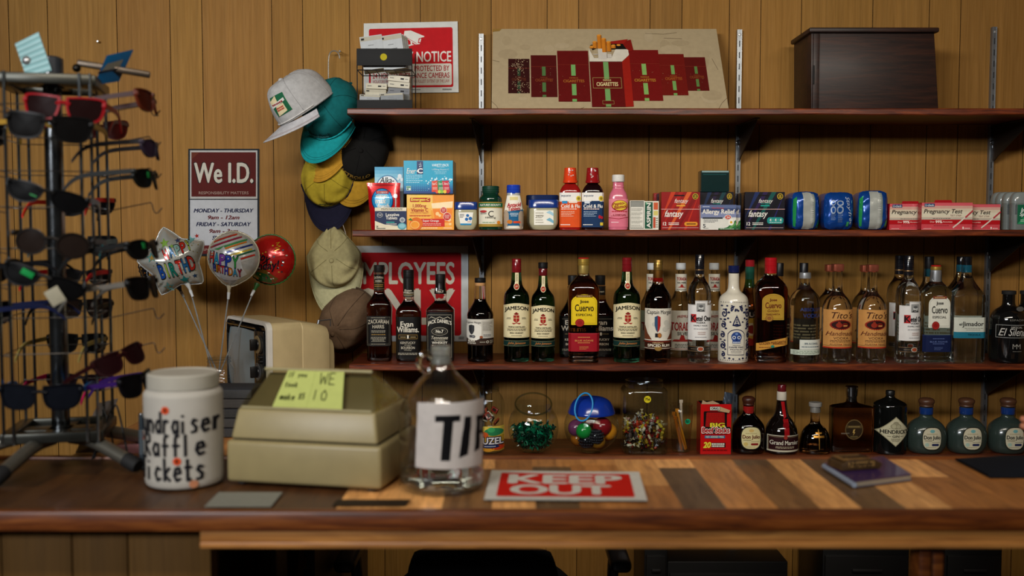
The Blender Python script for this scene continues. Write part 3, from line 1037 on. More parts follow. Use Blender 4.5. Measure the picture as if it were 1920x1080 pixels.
# -- allergy boxes
def allergy(full):
    a = L('#d9d8cf').rect(0, .70, 1, 1, '#39466f', 1).rect(0, .86, 1, 1, '#5a688f', 2).poly([(0, .70), (1, .70), (1, .5), (.0, .46)], '#7d86a8', 1)
    a.t('Allergy Relief', .5, .70, .92, .24, WH, .03, 0, 0, 4)
    a.micro(.05, .9, .25, .95, 1, '#d0d6e6').t('Non-Drowsy', .48, .865, .34, .07, '#c8382c', .02).rect(.05, .44, .62, .50, '#30343c', 3)
    a.micro(.08, .28, .5, .42, 3, '#50545c', .4).t('5', .10, .16, .07, .14, '#30343c', .02).micro(.08, .04, .22, .08, 1, '#30343c')
    a.ell(.77, .50, .10, .10, '#d9d8cf', 2).ell(.77, .5, .08, .08, '#c8382c', 3).t('24', .77, .5, .09, .08, WH, .03, 0, 0, 5)
    a.poly([(.5, 0), (1, 0), (1, .40), (.75, .10)], '#2c6b3c', 2).poly([(.72, 0), (1, .30), (1, .22), (.82, 0)], '#5c9a50', 3)
    for k in range(10):
        an = k * math.pi / 5
        a.ell(.86 + .05 * math.cos(an), .30 + .08 * math.sin(an), .035, .055, '#eeeade', 4, 8)
    a.ell(.86, .30, .035, .05, '#d9a81f', 5, 10).rect(.5, .0, 1, .06, '#1f5230', 4).micro(.55, .015, .95, .045, 1, '#c9dccb', .6, 5)
    return a


carton('allergy_box', 'white and blue allergy tablet box with a daisy, in front', 1314, 384, 1380, 428, 2.925, .022, '#c9c8c0', allergy(1), Z2, group='allergy boxes')
carton('allergy_box', 'white and blue allergy tablet box, peeping out behind the front one', 1322, 385, 1388, 428, 2.95, .022, '#c9c8c0', allergy(1), Z2, group='allergy boxes')


# -- plastic wrapped pads
def pads(label, px0, py0, px1, py1, kind, yaw):
    Y = 2.99
    W, H = (px1 - px0) * S(2.95), at(1500, py0, 2.95).z - Z2
    D = .085
    rr_ = random.Random(px0)
    t = thing('sanitary_pad_pack', label, 'pack', (at((px0 + px1) / 2, 395, Y).x, Y, Z2), rz=yaw, group='blue pad packs')
    ph = [rr_.uniform(0, 6) for _ in range(6)]
    def f(u, v, d=0.):
        an = math.pi * (.06 + .88 * u)
        # bulging front face, softly square outline
        x = (u - .5) * 2
        z = (v - .5) * 2
        sq = lambda q: math.copysign(abs(q) ** .82, q)
        px_ = W / 2 * sq(x) * (1 - .10 * abs(z) ** 3)
        pz_ = H / 2 + H / 2 * sq(z) * (1 - .12 * abs(x) ** 3)
        bul = (1 - abs(x) ** 4) * (1 - abs(z) ** 4)
        wr = .0006 * (math.sin(9 * x + 5 * z + ph[0]) + math.sin(14 * z - 6 * x + ph[1]) + math.sin(21 * x * z + ph[2]))
        return Vector((px_, -D / 2 + .016 - .020 * bul + wr * .9 - d, max(0.0006, pz_ + wr * .5)))
    def col(c):
        return '#12489c'
    b = B()
    b.grid(lambda u, v: f(u, v), 30, 26, '#114391')
    # sides and back
    def g(u, v):
        an = 2 * math.pi * u
        n = 4.5
        q = 1 / (abs(math.cos(an)) ** n + abs(math.sin(an)) ** n) ** (1 / n)
        x, z = math.cos(an) * q, math.sin(an) * q
        k = (1, 1.0, .96)[min(2, int(v * 2.01))]
        wr = .001 * math.sin(5 * an + ph[3])
        return Vector((W / 2 * x * .985 * k, -D / 2 + .014 + v * (D - .014), max(.0006, H / 2 + H / 2 * z * .985 * k + wr)))
    b.grid(g, 36, 4, '#0f3c86', wrap=True)
    b.raw([tuple(g(k / 24, 1)) for k in range(24)], [tuple(range(24))], '#0f3c86')
    b.done('wrapper', 'foil', t)
    b = B()
    a = L()
    if kind == 0:
        a.rect(.36, .02, .62, .97, '#b9bcb4', 1).rect(.62, .05, .72, .93, '#8f9a90', 1)
        for k in range(26):
            y = .04 + .035 * k
            a.rect(.56, y, .66, y + .016, '#d4d5ce', 2)
        a.poly([(.02, .06), (.10, .06), (.14, .86), (.03, .80)], '#2c9f54', 1).poly([(.84, .04), (.97, .06), (.96, .30), (.88, .24)], '#2c9f54', 1)
    else:
        a.t('Stayfree', .74, .50, .86, .14, '#c6d3e6', .0, .3, -78, 2, asp=1.19)
        for x, y in ((.27, .68), (.27, .52), (.47, .67), (.47, .52)):
            a.ell(x, y, .085, .075, '#a9bad2', 1, 14).ell(x, y, .05, .045, '#1b4f9e', 2, 12)
        a.micro(.2, .28, .36, .45, 6, '#7f9cc8', .35).micro(.42, .22, .54, .45, 8, '#7f9cc8', .35).rect(.66, .10, .74, .24, '#43a262', 2)
    a.emit(b, lambda u, v, d: f(u, v, d), 18, .0007, 0, 14)
    o = b.done('printed_band', 'foil', t, recalc=False)


pads('blue plastic pad pack with a pale seal strip, beside the condom boxes', 1476, 359, 1530, 428, 0, R(7))
pads('blue plastic pad pack in the middle, turned to its printed side', 1537, 360, 1594, 428, 1, R(4))
pads('blue plastic pad pack with a pale seal strip, beside the pregnancy tests', 1602, 357, 1658, 428, 0, R(0))


# -- pregnancy test boxes
def preg():
    a = L('#c9474f')
    cols = ['#d05a62', '#cfa091', '#d3c3a9', '#d8cfb6', '#d8cfb6', '#cfae9c']
    for k in range(6):
        a.rect(0, .36 + .105 * k, 1, .36 + .105 * (k + 1), cols[::-1][k], 1)
    a.rect(0, .36, 1, .45, '#b9b2a0', 2).rect(0, .21, 1, .375, '#b3131c', 3).rect(0, 0, 1, .03, '#d86a70', 1)
    a.rect(.05, .85, .25, .97, '#1d3a63', 3).t('U-check', .15, .91, .17, .085, '#d9dde2', .02, 0, 0, 4)
    a.t('Pregnancy Test', .42, .66, .76, .20, '#251a1a', .015, .25, 0, 4).t('TEST STRIP', .67, .525, .22, .06, '#7a4040', .01, .2)
    a.t('Over', .21, .295, .09, .06, '#e8d4c8', .0).t('99%', .34, .295, .13, .10, '#f0e4d8', .04).t('Accurate', .51, .295, .19, .06, '#e8d4c8', .0)
    a.micro(.22, .4, .58, .44, 1, '#5a3a38').micro(.24, .13, .55, .17, 1, '#7a1a20').line([(.62, .08), (.75, .28), (1.0, .70)], .022, '#dccfc0', 5, .4).line([(.86, .46), (1.0, .70)], .026, '#b23a44', 6, .4)
    a.t('1', .82, .07, .02, .08, '#f0e4d8', .02).micro(.85, .03, .96, .08, 1, '#f0dcd4').micro(.04, .03, .2, .06, 1, '#f0dcd4')
    return a


def flap(b, W, H, D):
    b.prism([(-W * .22, H), (W * .14, H), (W * .12, H + .008), (-W * .20, H + .008)], D * .45, D * .45 + .001, '#a3131b')


g_ = 'pregnancy test boxes'
carton('pregnancy_test_box', 'red and cream pregnancy test box, furthest back and almost hidden by pads', 1654, 385, 1744, 430, 3.08, .03, '#a3131b', preg(), Z2, group=g_, top='#a3131b')
carton('pregnancy_test_box', 'red and cream pregnancy test box next to the pads, right end covered', 1667, 382, 1761, 430, 2.965, .03, '#a3131b', preg(), Z2, group=g_, top='#a3131b', yaw=R(3), extra=flap)
carton('pregnancy_test_box', 'red and cream pregnancy test box fully in view in front of the others', 1728, 380, 1823, 430, 2.925, .03, '#a3131b', preg(), Z2, group=g_, top='#a3131b', extra=flap)
carton('pregnancy_test_box', 'red and cream pregnancy test box next to the grey deodorants, left end covered', 1783, 383, 1875, 430, 2.965, .03, '#a3131b', preg(), Z2, group=g_, top='#a3131b')

# -- deodorants
dl = ['fourth and furthest left of the receding grey deodorant sticks', 'third grey deodorant stick behind the one with the green sticker', 'grey deodorant stick just behind the one showing a green sticker', 'front grey deodorant stick with a green sticker']
for k, (px, Y) in enumerate(((1880, 3.075), (1889, 3.03), (1901, 2.99), (1916, 2.945))):
    v = Bot('deodorant_stick', dl[k], px, 360, 44, Y, Z2, base=428, n=3.4, ay=.55, group='grey deodorant sticks')
    v.lathe('case', [(.9, 0), (.96, 0), (.96, .05), (.96, .7)], '#6d7370', 'shiny')
    v.lathe('dome_cap', [(.98, .70), (.98, .82), (.80, .96), (.5, 1), (.1, 1)], '#7d8380', 'shiny')
    b = B()
    for q in range(9):
        b.box((-v.R * .74, -v.R * .50 - .0006, (.42 + .03 * q) * v.H), (.006, .0012, .0012), '#50565a')
    b.done('grip_ridges', 'plastic', v.t)
    if k == 3:
        a = L('#155c3e').poly([(0, 0), (.5, 0), (1, .5), (1, .9)], '#2c8a5a', 1).t('Irish', .52, .72, .6, .22, '#d8e2da', .03, .25).t('Spring', .52, .48, .75, .24, '#d8e2da', .03, .25).micro(.2, .1, .8, .25, 2, '#a9cbb4')
        v.art(a, .15, .66, .62)
# ================================================================ liquor bottles on the third shelf
CL = (.93, .96, .95)
AMB = (.30, .085, .02)
DKA = (.10, .022, .006)
GRN = (.03, .16, .085)
LIQ = 'liquor bottles on the long shelf'
CRM = '#ddd0a6'
BLK = '#0e0d0c'


def bottle(name, label, px, top, w, Y, **k):
    k.setdefault('group', LIQ)
    k.setdefault('base', 678)
    return Bot(name, label, px, top, w, Y, k.pop('z0', Z3), **k)


# ---- square-shouldered whiskeys in front of the red sign
v = bottle('whiskey_bottle', 'tallest black-label whiskey bottle, nearest the hanging caps', 711.5, 497, 47, 2.985, n=5, ay=.72)
v.lathe('bottle_glass', [(.9, 0), (.97, .01), (.99, .04), (.97, .45), (1, .55), (1, .575), (.95, .605), (.48, .69), (.40, .72), (.37, .93)], lambda z: DKA if z < .74 else (.55, .36, .26), 'glass')
v.cap(.925, 1, .43, '#151313', 'plastic', ridges=3)
a = L(BLK).box(.02, .04, .98, .96, .012, '#6f6a60', 1, 1.3).box(.06, .08, .94, .90, .006, '#6f6a60', 1, 1.3)
a.micro(.2, .93, .8, .955, 1, '#a09a88').t('ZACKARIAH', .5, .795, .84, .13, '#d5cdb8', .01, arc=.03).t('HARRIS', .5, .65, .48, .12, '#d5cdb8', .01)
a.micro(.2, .45, .8, .53, 2, '#a8a290', .5, 2, 'C').micro(.2, .37, .8, .41, 1, '#9a7a3c', .6, 2, 'C').line([(.2, .34), (.8, .34)], .006, '#8a8474').micro(.18, .14, .82, .31, 4, '#a8a290', .45, 2, 'C').micro(.2, .06, .8, .09, 1, '#a8a290')
v.art(a, .16, .475, .93, .99, mat='gloss')
a = L(BLK).t('ZACKARIAH', .5, .78, .8, .14, '#c9c0aa', .01, arc=.04).t('HARRIS', .5, .6, .6, .14, '#c9c0aa', .01).micro(.1, .2, .9, .42, 2, '#9a7a3c', .5, 2, 'C').rect(0, .1, 1, .13, '#8a7a50').rect(0, .48, 1, .5, '#8a7a50')
v.art(a, .735, .905, .98, .41, 'neck_label', 'gloss', n=2, ay=1)

v = bottle('bourbon_bottle', 'middle black-label bourbon bottle in front of the red sign', 766.5, 506, 48, 2.985, n=5, ay=.72)
v.lathe('bottle_glass', [(.9, 0), (.96, .01), (.97, .05), (.98, .42), (1, .51), (.98, .555), (.74, .605), (.44, .65), (.37, .70), (.37, .93)], lambda z: DKA if z < .67 else (.85, .75, .65), 'glass')
v.cap(.90, 1, .43, '#121111', 'plastic', .98, ridges=2)
a = L(BLK).t('Evan', .46, .83, .50, .12, '#e2dccb', .02).t('Williams.', .5, .70, .86, .13, '#e2dccb', .02)
a.box(.12, .48, .88, .57, .02, '#6b5426', 1).micro(.2, .50, .42, .54, 1, '#a8905c').micro(.6, .50, .82, .54, 1, '#a8905c').t('1', .5, .525, .05, .08, '#e2dccb', .02)
a.t('KENTUCKY', .5, .385, .60, .055, '#d5cdb8', .0).t('Straight', .5, .325, .3, .05, '#a8a290', 0, .4).t('BOURBON', .5, .265, .54, .06, '#d5cdb8', .0).t('Whiskey', .5, .205, .3, .05, '#a8a290', 0, .4).micro(.1, .09, .9, .15, 2, '#a8a290', .5)
v.art(a, .03, .49, .95, .98, mat='gloss')
a = L('#171615').t('Evan', .5, .36, .6, .1, '#d5cdb8', .02).t('Williams', .5, .24, .9, .1, '#d5cdb8', .02).rect(0, .12, 1, .15, '#9a8a60').micro(.1, .04, .9, .1, 1, '#b5ad98')
v.art(a, .705, .905, .98, .41, 'neck_sleeve', 'gloss', n=2, ay=1)

v = bottle('whiskey_bottle', 'square amber whiskey bottle with ornate black label, behind the tip jug', 826, 514, 53, 2.985, n=6, ay=.9)
v.lathe('bottle_glass', [(.9, 0), (.97, .01), (.98, .04), (.98, .55), (.98, .58), (.97, .60), (.55, .665), (.40, .69), (.39, .72), (.43, .78), (.34, .86), (.32, .95)], lambda z: (.16, .04, .012) if z < .665 else (.85, .82, .78), 'glass')
v.cap(.88, 1, .36, '#131212', 'plastic', ridges=1)
b = B()
b.lathe([(v.R * .44, .775 * v.H), (v.R * .445, .79 * v.H), (v.R * .37, .86 * v.H), (v.R * .36, .90 * v.H)], BLK, 28)
a = L().t("Old", .5, .75, .25, .2, '#c9c0aa', .0).t('No.7', .5, .4, .6, .4, '#d5cdb8', .02).micro(.2, .05, .8, .15, 1, '#a8a290')
a.emit(b, wrap(v.R * .45, v.R * .8, .785 * v.H, .835 * v.H, 2), 8)
o = b.done('neck_sleeve', 'gloss', v.t)
a = L(BLK).box(.06, .06, .94, .94, .012, '#8a8474', 1, 1.2).rr(.10, .80, .90, .92, '#0e0d0c', .05, 2)
a.line([(.1, .86), (.2, .90), (.36, .86), (.5, .9), (.64, .86), (.8, .9), (.9, .86)], .012, '#c9c0aa', 2, 1.2)
a.t("JACK DANIEL'S", .5, .755, .86, .10, '#e2dccb', .025, arc=.05)
a.ell(.5, .60, .30, .085, '#b5ad98', 2).ell(.5, .60, .285, .078, BLK, 3).ell(.5, .60, .22, .055, '#8a8474', 4).ell(.5, .60, .21, .05, BLK, 5).t('No.7', .5, .60, .26, .06, '#e2dccb', .04, z=6)
a.t('Tennessee', .5, .47, .6, .07, '#d5cdb8', 0, .3).micro(.3, .405, .7, .425, 1, '#b5ad98').t('WHISKEY', .5, .365, .56, .055, '#e2dccb', .02).micro(.2, .29, .8, .33, 1, '#b5ad98', .6, 2, 'C').micro(.2, .1, .8, .25, 4, '#8a8474', .4, 2, 'C')
v.art(a, .02, .575, .93, .99, mat='gloss')

# ---- black rum
v = bottle('rum_bottle', 'short dark rum bottle with a grey picture label and clear neck', 900.5, 521, 50, 2.975)
v.lathe('bottle_glass', [(.9, 0), (.96, .01), (.98, .04), (.96, .06), (.98, .42), (1, .49), (.97, .53), (1, .55), (.94, .6), (.6, .68), (.44, .73), (.42, .80), (.36, .94)], lambda z: (.012, .006, .004) if z < .735 else (.9, .88, .85), 'glass')
v.cap(.945, 1, .42, '#121111', 'plastic', ridges=2)
b = B()
b.lathe([(v.R * .37, .905 * v.H), (v.R * .39, .915 * v.H), (v.R * .38, .945 * v.H)], '#b98a5a', 24)
b.done('neck_band', 'paper', v.t)


def emblem(a, cx, cy, s, c1, c2, c3):
    """plain heraldic shield over a barrel, in the colours of the printed picture"""
    P = lambda x, y: (cx + x * s, cy + y * s)
    a.poly([P(-.17, .36), P(0, .42), P(.17, .36), P(.17, .02), P(.10, -.16), P(0, -.26), P(-.10, -.16), P(-.17, .02)], c1, 4)
    a.poly([P(-.17, .36), P(0, .42), P(0, -.26), P(-.10, -.16), P(-.17, .02)], c2, 5)
    a.ell(*P(.12, -.38), .12 * s, .1 * s, '#8a5224' if c1 != '#3a3b3e' else '#505154', 6, 14).ell(*P(.12, -.38), .08 * s, .07 * s, '#b06c30' if c1 != '#3a3b3e' else '#77787a', 7, 12)
    a.rect(*P(-.14, -.46), *P(.02, -.30), c3, 4)


a = L('#c9c4b8').rect(.0, .24, 1, .27, '#1b1614', 1).rect(0, 0, 1, .24, '#33241c', 1).ell(.26, .52, .36, .34, '#d9d5ca', 1).rect(.56, .27, 1, .95, '#b9b4a8', 2).micro(.6, .55, .95, .9, 8, '#77726a', .35, 3).rect(.62, .31, .9, .45, '#dedad0', 3)
for k in range(9):
    a.rect(.63 + .03 * k, .32, .645 + .03 * k, .44, '#333333', 4)
a.t('Captain Morgan', .27, .87, .54, .10, '#55565a', .0).t('BLACK', .2, .17, .26, .08, '#d9d2c2', .04).t('SPICED RUM', .2, .08, .3, .05, '#d9d2c2', .02).micro(.5, .09, .7, .16, 1, '#a09a8a').ell(.78, .13, .05, .05, '#c9c2b2', 2).ell(.78, .13, .03, .03, '#33241c', 3).micro(.86, .06, .98, .2, 3, '#a09a8a')
a.ell(.55, .32, .06, .05, '#8a4a2a', 3)
emblem(a, .2, .56, .56, '#3a3b3e', '#2a2b2e', '#4a4b4e')
v.art(a, .205, .515, .98)


# ---- green irish whiskey
def irish(label, px, top, w, Y, black=False, dark=.5):
    v = bottle('whiskey_bottle', label, px, top, w, Y, group='green whiskey bottles with cream labels')
    g = tuple(c * dark for c in GRN)
    v.lathe('bottle_glass', [(.88, 0), (.95, .008), (.97, .03), (.97, .5), (.97, .58), (.97, .615), (.90, .665), (.66, .70), (.46, .735), (.40, .79), (.35, .88), (.33, .97)], lambda z: g if z < .78 else (.07, .28, .16), 'glass')
    if black:
        v.cap(.94, 1, .39, '#100f0f', 'plastic', ridges=2)
        v.cap(.865, .94, .36, '#5a1116', 'shiny', name='foil_collar')
    else:
        v.cap(.865, 1, .36, '#74141a', 'shiny', .96, 'screw_cap', ridges=3)
    a = L()
    a.poly([(0, 0), (1, 0), (1, .93)] + [(1 - k / 10, .93 + .07 * math.sin(math.pi * k / 10)) for k in range(1, 10)] + [(0, .93)], CRM, 0)
    a.line([(.03, .03), (.97, .03), (.97, .92), (.5, .975), (.03, .92), (.03, .03)], .008, '#b8a366', 1, 1.2)
    a.t('JAMESON', .5, .80, .88, .14, '#1c1a16', .03, arc=.05)
    a.rect(.38, .49, .60, .65, '#9a241e', 2).poly([(.38, .49), (.60, .49), (.49, .43)], '#9a241e', 2).line([(.38, .57), (.6, .57)], .012, '#d8c58a', 3).line([(.49, .45), (.49, .65)], .012, '#d8c58a', 3)
    a.ell(.49, .69, .09, .03, '#8a2a20', 2).ell(.49, .715, .04, .025, '#6a1a14', 3).poly([(.32, .43), (.66, .43), (.60, .39), (.49, .42), (.38, .39)], '#9a241e', 3)
    a.micro(.14, .56, .28, .59, 1, '#3a342a').micro(.70, .56, .84, .59, 1, '#3a342a').line([(.12, .545), (.28, .545)], .01, '#3a342a').line([(.70, .545), (.86, .545)], .01, '#3a342a')
    a.t('TRIPLE DISTILLED', .5, .315, .64, .04, '#3a342a', .02).line([(.12, .275), (.88, .275)], .008, '#8a7c50').micro(.14, .19, .86, .26, 2, '#5a5240', .5, 2, 'C').t('IRISH WHISKEY', .5, .14, .50, .04, '#3a342a', .02).micro(.3, .05, .7, .08, 1, '#5a5240')
    v.art(a, .24, .575, .975, .97)
    a = L('#14302c').line([(0, .92), (1, .92)], .02, '#b8a366', 2).line([(0, .1), (1, .1)], .02, '#b8a366', 2).t('John Jameson', .5, .5, .68, .5, '#c0793a', .0, .4)
    v.art(a, .155, .215, .975, .97, 'signature_band')
    # hanging neck ribbon with its red seal
    b = B()
    a = L().rect(.3, .35, .78, 1, CRM, 0).micro(.42, .5, .66, .92, 9, '#6a6250', .35).ell(.5, .2, .38, .2, CRM, 1).ell(.5, .2, .31, .16, '#a02a20', 2).t('JJ&S', .5, .2, .36, .12, '#e6d7b0', .0, .2, 0, 4)
    pf = [(r_ * v.R, z_ * v.H) for r_, z_ in chaikin([(.97, .5), (.97, .58), (.97, .615), (.90, .665), (.66, .70), (.46, .735), (.40, .79), (.35, .88), (.33, .97)], 2)]
    a.emit(b, wrap_prof(pf, v.R * .56, .70 * v.H, .865 * v.H), 6, .0007, vsteps=8)
    b.done('neck_seal', 'paper', v.t, recalc=False)
    a = L().t('JOHN JAMESON', .5, .5, .8, .8, (.02, .06, .04), .02)
    return v


irish('largest of the green cream-label whiskey bottles, red cap, by the dark rum', 968.5, 485, 50, 2.975, dark=.28)
irish('green cream-label whiskey bottle with a black stopper on its red collar', 1018, 492, 46, 2.98, True, dark=.6)
irish('green cream-label whiskey bottle standing right of the gold tequila', 1175, 483, 52, 2.965, dark=.9)


# ---- dark bourbons peeping out behind the gold tequila
def bourbon2(label, px):
    v = bottle('bourbon_bottle', label, px, 516, 54, 3.085, n=5, ay=.72, group='black-capped bourbons at the back')
    v.lathe('bottle_glass', [(.9, 0), (.97, .02), (.98, .45), (1, .5), (.95, .54), (.6, .62), (.36, .70), (.34, .92)], lambda z: DKA if z < .7 else (.5, .42, .36), 'glass')
    v.cap(.88, 1, .36, '#131212', 'plastic')
    a = L(BLK).t('Evan', .46, .83, .50, .12, '#e2dccb', .02).t('Williams', .5, .68, .86, .13, '#e2dccb', .02).t('1', .5, .53, .05, .08, '#e2dccb', .02).line([(.1, .92), (.9, .92)], .01, '#8a8474').micro(.2, .51, .8, .55, 1, '#8a7a50').t('KENTUCKY', .5, .385, .60, .055, '#d5cdb8').t('BOURBON', .5, .265, .54, .06, '#d5cdb8').micro(.1, .09, .9, .15, 2, '#a8a290', .5)
    v.art(a, .04, .51, .95, .98, mat='gloss')
    a = L('#171615').t('Evan', .5, .4, .6, .2, '#b5ad98', .02)
    v.art(a, .76, .87, .98, .36, 'neck_sleeve', 'gloss', n=2, ay=1)


bourbon2('black-capped bourbon bottle behind the left side of the gold tequila', 1074)
bourbon2('black-capped bourbon bottle behind the right side of the gold tequila', 1125)


# ---- square tequilas
def cuervo(label, px, top, w, Y, kind):
    v = bottle('tequila_bottle', label, px, top, w, Y, n=5, ay=.7, group='square tequila bottles')
    tint = {'gold': (.32, .10, .02), 'marg': (.22, .045, .012), 'silver': (.86, .93, .91)}[kind]
    v.lathe('bottle_glass', [(.86, 0), (.95, .006), (.95, .025), (.91, .03), (.95, .04), (.95, .06), (.91, .065), (.95, .075), (.95, .1), (.98, .6), (1, .66), (.98, .71), (.8, .76), (.42, .82), (.35, .84), (.34, .93)], lambda z: tint if z < .78 else CL, 'glass', 1)
    if kind == 'gold':
        v.cap(.85, .93, .36, '#c9ae62', 'metal', name='neck_foil')
        v.cap(.925, .99, .37, '#c9a84e', 'metal', name='screw_cap', ridges=3)
        v.cap(.99, 1, .36, '#a81c1c', 'shiny', name='cap_rim')
    elif kind == 'marg':
        v.cap(.85, 1, .37, '#a5141c', 'shiny', name='screw_cap', ridges=3)
    else:
        v.cap(.83, .95, .34, '#b9bcc0', 'metal', name='neck_foil')
        v.cap(.95, .985, .35, '#c9a84e', 'metal', name='screw_cap')
        v.cap(.985, 1, .32, '#a81c1c', 'shiny', name='cap_rim')
    bg, fg = {'gold': ('#d8b91e', '#22180c'), 'marg': ('#a8842e', '#5a1410'), 'silver': ('#d5d3c4', '#1c1a18')}[kind]
    arch = lambda m: [(m, m), (1 - m, m), (1 - m, .74)] + [(.5 + (.5 - m) * math.cos(R(q)) , .74 + (.26 - m) * math.sin(R(q))) for q in range(15, 166, 15)] + [(m, .74)]
    a = L().poly(arch(0), bg, 0).poly(arch(.05), '#8a6a1c' if kind != 'silver' else '#9a978a', 1).poly(arch(.06), bg, 2)
    if kind != 'marg':
        a.rr(.18, .90, .82, .985, '#6a4a24' if kind == 'gold' else '#7a3a2c', .04, 3).micro(.26, .92, .74, .96, 1, '#c9b070', .5, 4)
    a.t('Jose', .5, .755, .32, .12, fg, .045, 0, 0, 4).t('Cuervo', .5, .56, .70, .22, fg, .025, 0, 0, 4)
    if kind == 'marg':
        a.t('Golden', .5, .36, .5, .11, fg, 0, .3, 0, 4).t('MARGARITA', .5, .22, .6, .06, fg, .02, 0, 0, 4)
    else:
        a.t('ESPECIAL', .5, .33, .62, .07, fg, .02, 0, 0, 4)
    a.ell(.33, .07, .17, .13, '#8a1a18' if kind != 'marg' else '#8a5a2a', 5).ell(.33, .07, .13, .10, '#a02a22' if kind != 'marg' else '#a8842e', 6).ell(.33, .07, .10, .07, '#8a1a18' if kind != 'marg' else '#8a5a2a', 7)
    z0, z1, wf = {'gold': (.365, .655, .80), 'marg': (.41, .66, .66), 'silver': (.36, .69, .70)}[kind]
    if kind == 'silver':
        a.rr(.0, .0, .001, .001, bg, .0001, 1)
    v.art(a, z0, z1, wf)
    if kind == 'marg':
        a = L().poly([(0, .0), (1, .45), (1, 1), (0, .55)], '#c08a3a', 0).t('GOLDEN MARGARITA', .5, .60, .84, .20, '#5a2410', .02, 0, 4, 3, asp=.45).micro(.08, .20, .5, .32, 1, '#6a3414').micro(.5, .45, .94, .55, 1, '#6a3414').ell(.5, .33, .06, .1, '#2a7a6a', 2)
        v.art(a, .115, .245, .97, .97, 'slanted_band')
    else:
        a = L('#8f1420' if kind == 'gold' else '#131c40').rect(0, .96, 1, 1, '#b03038' if kind == 'gold' else '#20305a', 1)
        c2 = '#c98a4a' if kind == 'gold' else '#5a6a9a'
        a.micro(.3, .74, .7, .82, 1, c2).t('BLUE AGAVE', .5, .60, .58, .09, c2, .02).micro(.3, .44, .7, .52, 1, c2).micro(.35, .1, .65, .3, 3, c2, .3)
        v.art(a, .11, .285, .985, .97, 'lower_band')


cuervo('gold tequila bottle with a yellow arched label and red band', 1094, 483, 59, 2.955, 'gold')
cuervo('reddish margarita tequila bottle with red cap and slanted yellow band', 1444, 483, 61, 2.96, 'marg')


# ---- silver rums at the back
def torada(label, px):
    v = bottle('rum_bottle', label, px, 493, 46, 3.085, group='clear white-capped rum bottles at the back')
    v.lathe('bottle_glass', [(.9, 0), (.97, .02), (.98, .5), (.95, .56), (.6, .66), (.44, .72), (.34, .92)], CL, 'glass')
    v.cap(.93, 1, .40, '#b9bcbc', 'plastic', ridges=2)
    a = L('#cfc9b8').t('TORADA', .5, .62, .9, .22, '#9a2a2a', .04).rect(.04, .5, .96, .6, '#2a4a6a', 4).t('SILVER', .55, .40, .5, .08, '#222222', .02).poly([(.0, .12), (1, .12), (.9, .2), (.62, .2), (.58, .34), (.42, .34), (.38, .2), (.1, .2)], '#a02a24', 3)
    a = L('#cfc9b8').t('TORADA', .5, .60, .9, .2, '#9a2a2a', .04).t('SILVER', .55, .42, .5, .08, '#222222', .02).t('PREMIUM', .55, .84, .5, .06, '#9a2a2a', .02, arc=.02).poly([(.1, .22), (.9, .22), (.82, .27), (.62, .27), (.56, .38), (.44, .38), (.38, .27), (.18, .27)], '#a02a24', 3).micro(.2, .05, .9, .17, 3, '#55504a').line([(0, .03), (1, .03)], .01, '#9a2a2a')
    v.art(a, .08, .50, .96, .975)
    a = L('#cfc9b8').t('TORADA', .5, .72, .8, .18, '#9a2a2a', .04).t('SILVER', .5, .5, .7, .09, '#222222', .02).poly([(.15, .22), (.85, .22), (.62, .29), (.58, .4), (.42, .4), (.38, .29)], '#a02a24', 2).micro(.1, .06, .9, .13, 1, '#333333')
    v.art(a, .70, .885, .95, .46, 'neck_label')


torada('clear white-capped rum behind the brown spiced rum, only its cap showing', 1222)
torada('clear white-capped rum between the brown spiced rum and the tall vodka', 1276)
torada('clear white-capped rum between the tall vodka and the patterned bottle', 1338)

# ---- spiced rum
v = bottle('rum_bottle', 'brown spiced rum bottle with a white label and gold cap', 1233.5, 487, 51, 2.965)
v.lathe('bottle_glass', [(.88, 0), (.95, .01), (.97, .04), (.95, .07), (.96, .50), (1, .56), (1, .6), (.92, .66), (.5, .74), (.40, .77), (.36, .9)], lambda z: (.045, .012, .004) if z < .745 else (.8, .6, .5), 'glass')
v.cap(.90, 1, .35, '#9a7a3c', 'metal', .95, 'screw_cap', ridges=3)
v.cap(.80, .9, .36, '#a8843e', 'metal', .97, 'gold_foil')
v.cap(.785, .825, .38, '#a81c14', 'shiny', 1, 'red_band')
a = L('#cfc8b8').rect(0, 0, 1, .22, '#3a1a10', 1).rect(0, .22, 1, .24, '#d8d0c0', 2).rect(0, .185, 1, .20, '#8a2a1a', 2).poly([(0, .24), (.22, .24), (.08, .4), (0, .62)], '#6a3a24', 2).poly([(1, .24), (.78, .24), (.92, .4), (1, .62)], '#6a3a24', 2)
for x, y, s_ in ((.75, .66, .1), (.82, .58, .12), (.7, .5, .1), (.3, .62, .08)):
    a.ell(x, y, s_, s_ * .6, '#b9b5a8', 2)
a.t('Captain Morgan', .5, .90, .88, .13, '#2a2a2c', .0).t('ORIGINAL', .45, .165, .4, .03, '#c9b080', .02).t('SPICED RUM', .48, .10, .78, .065, '#ddd5c0', .03).line([(0, .03), (1, .03)], .012, '#d0c8b4').ell(.45, .03, .13, .06, '#8a6a34', 3)
emblem(a, .42, .58, .60, '#9a1f1c', '#2a4a68', '#1c1a20')
v.art(a, .13, .53, .98, .975)

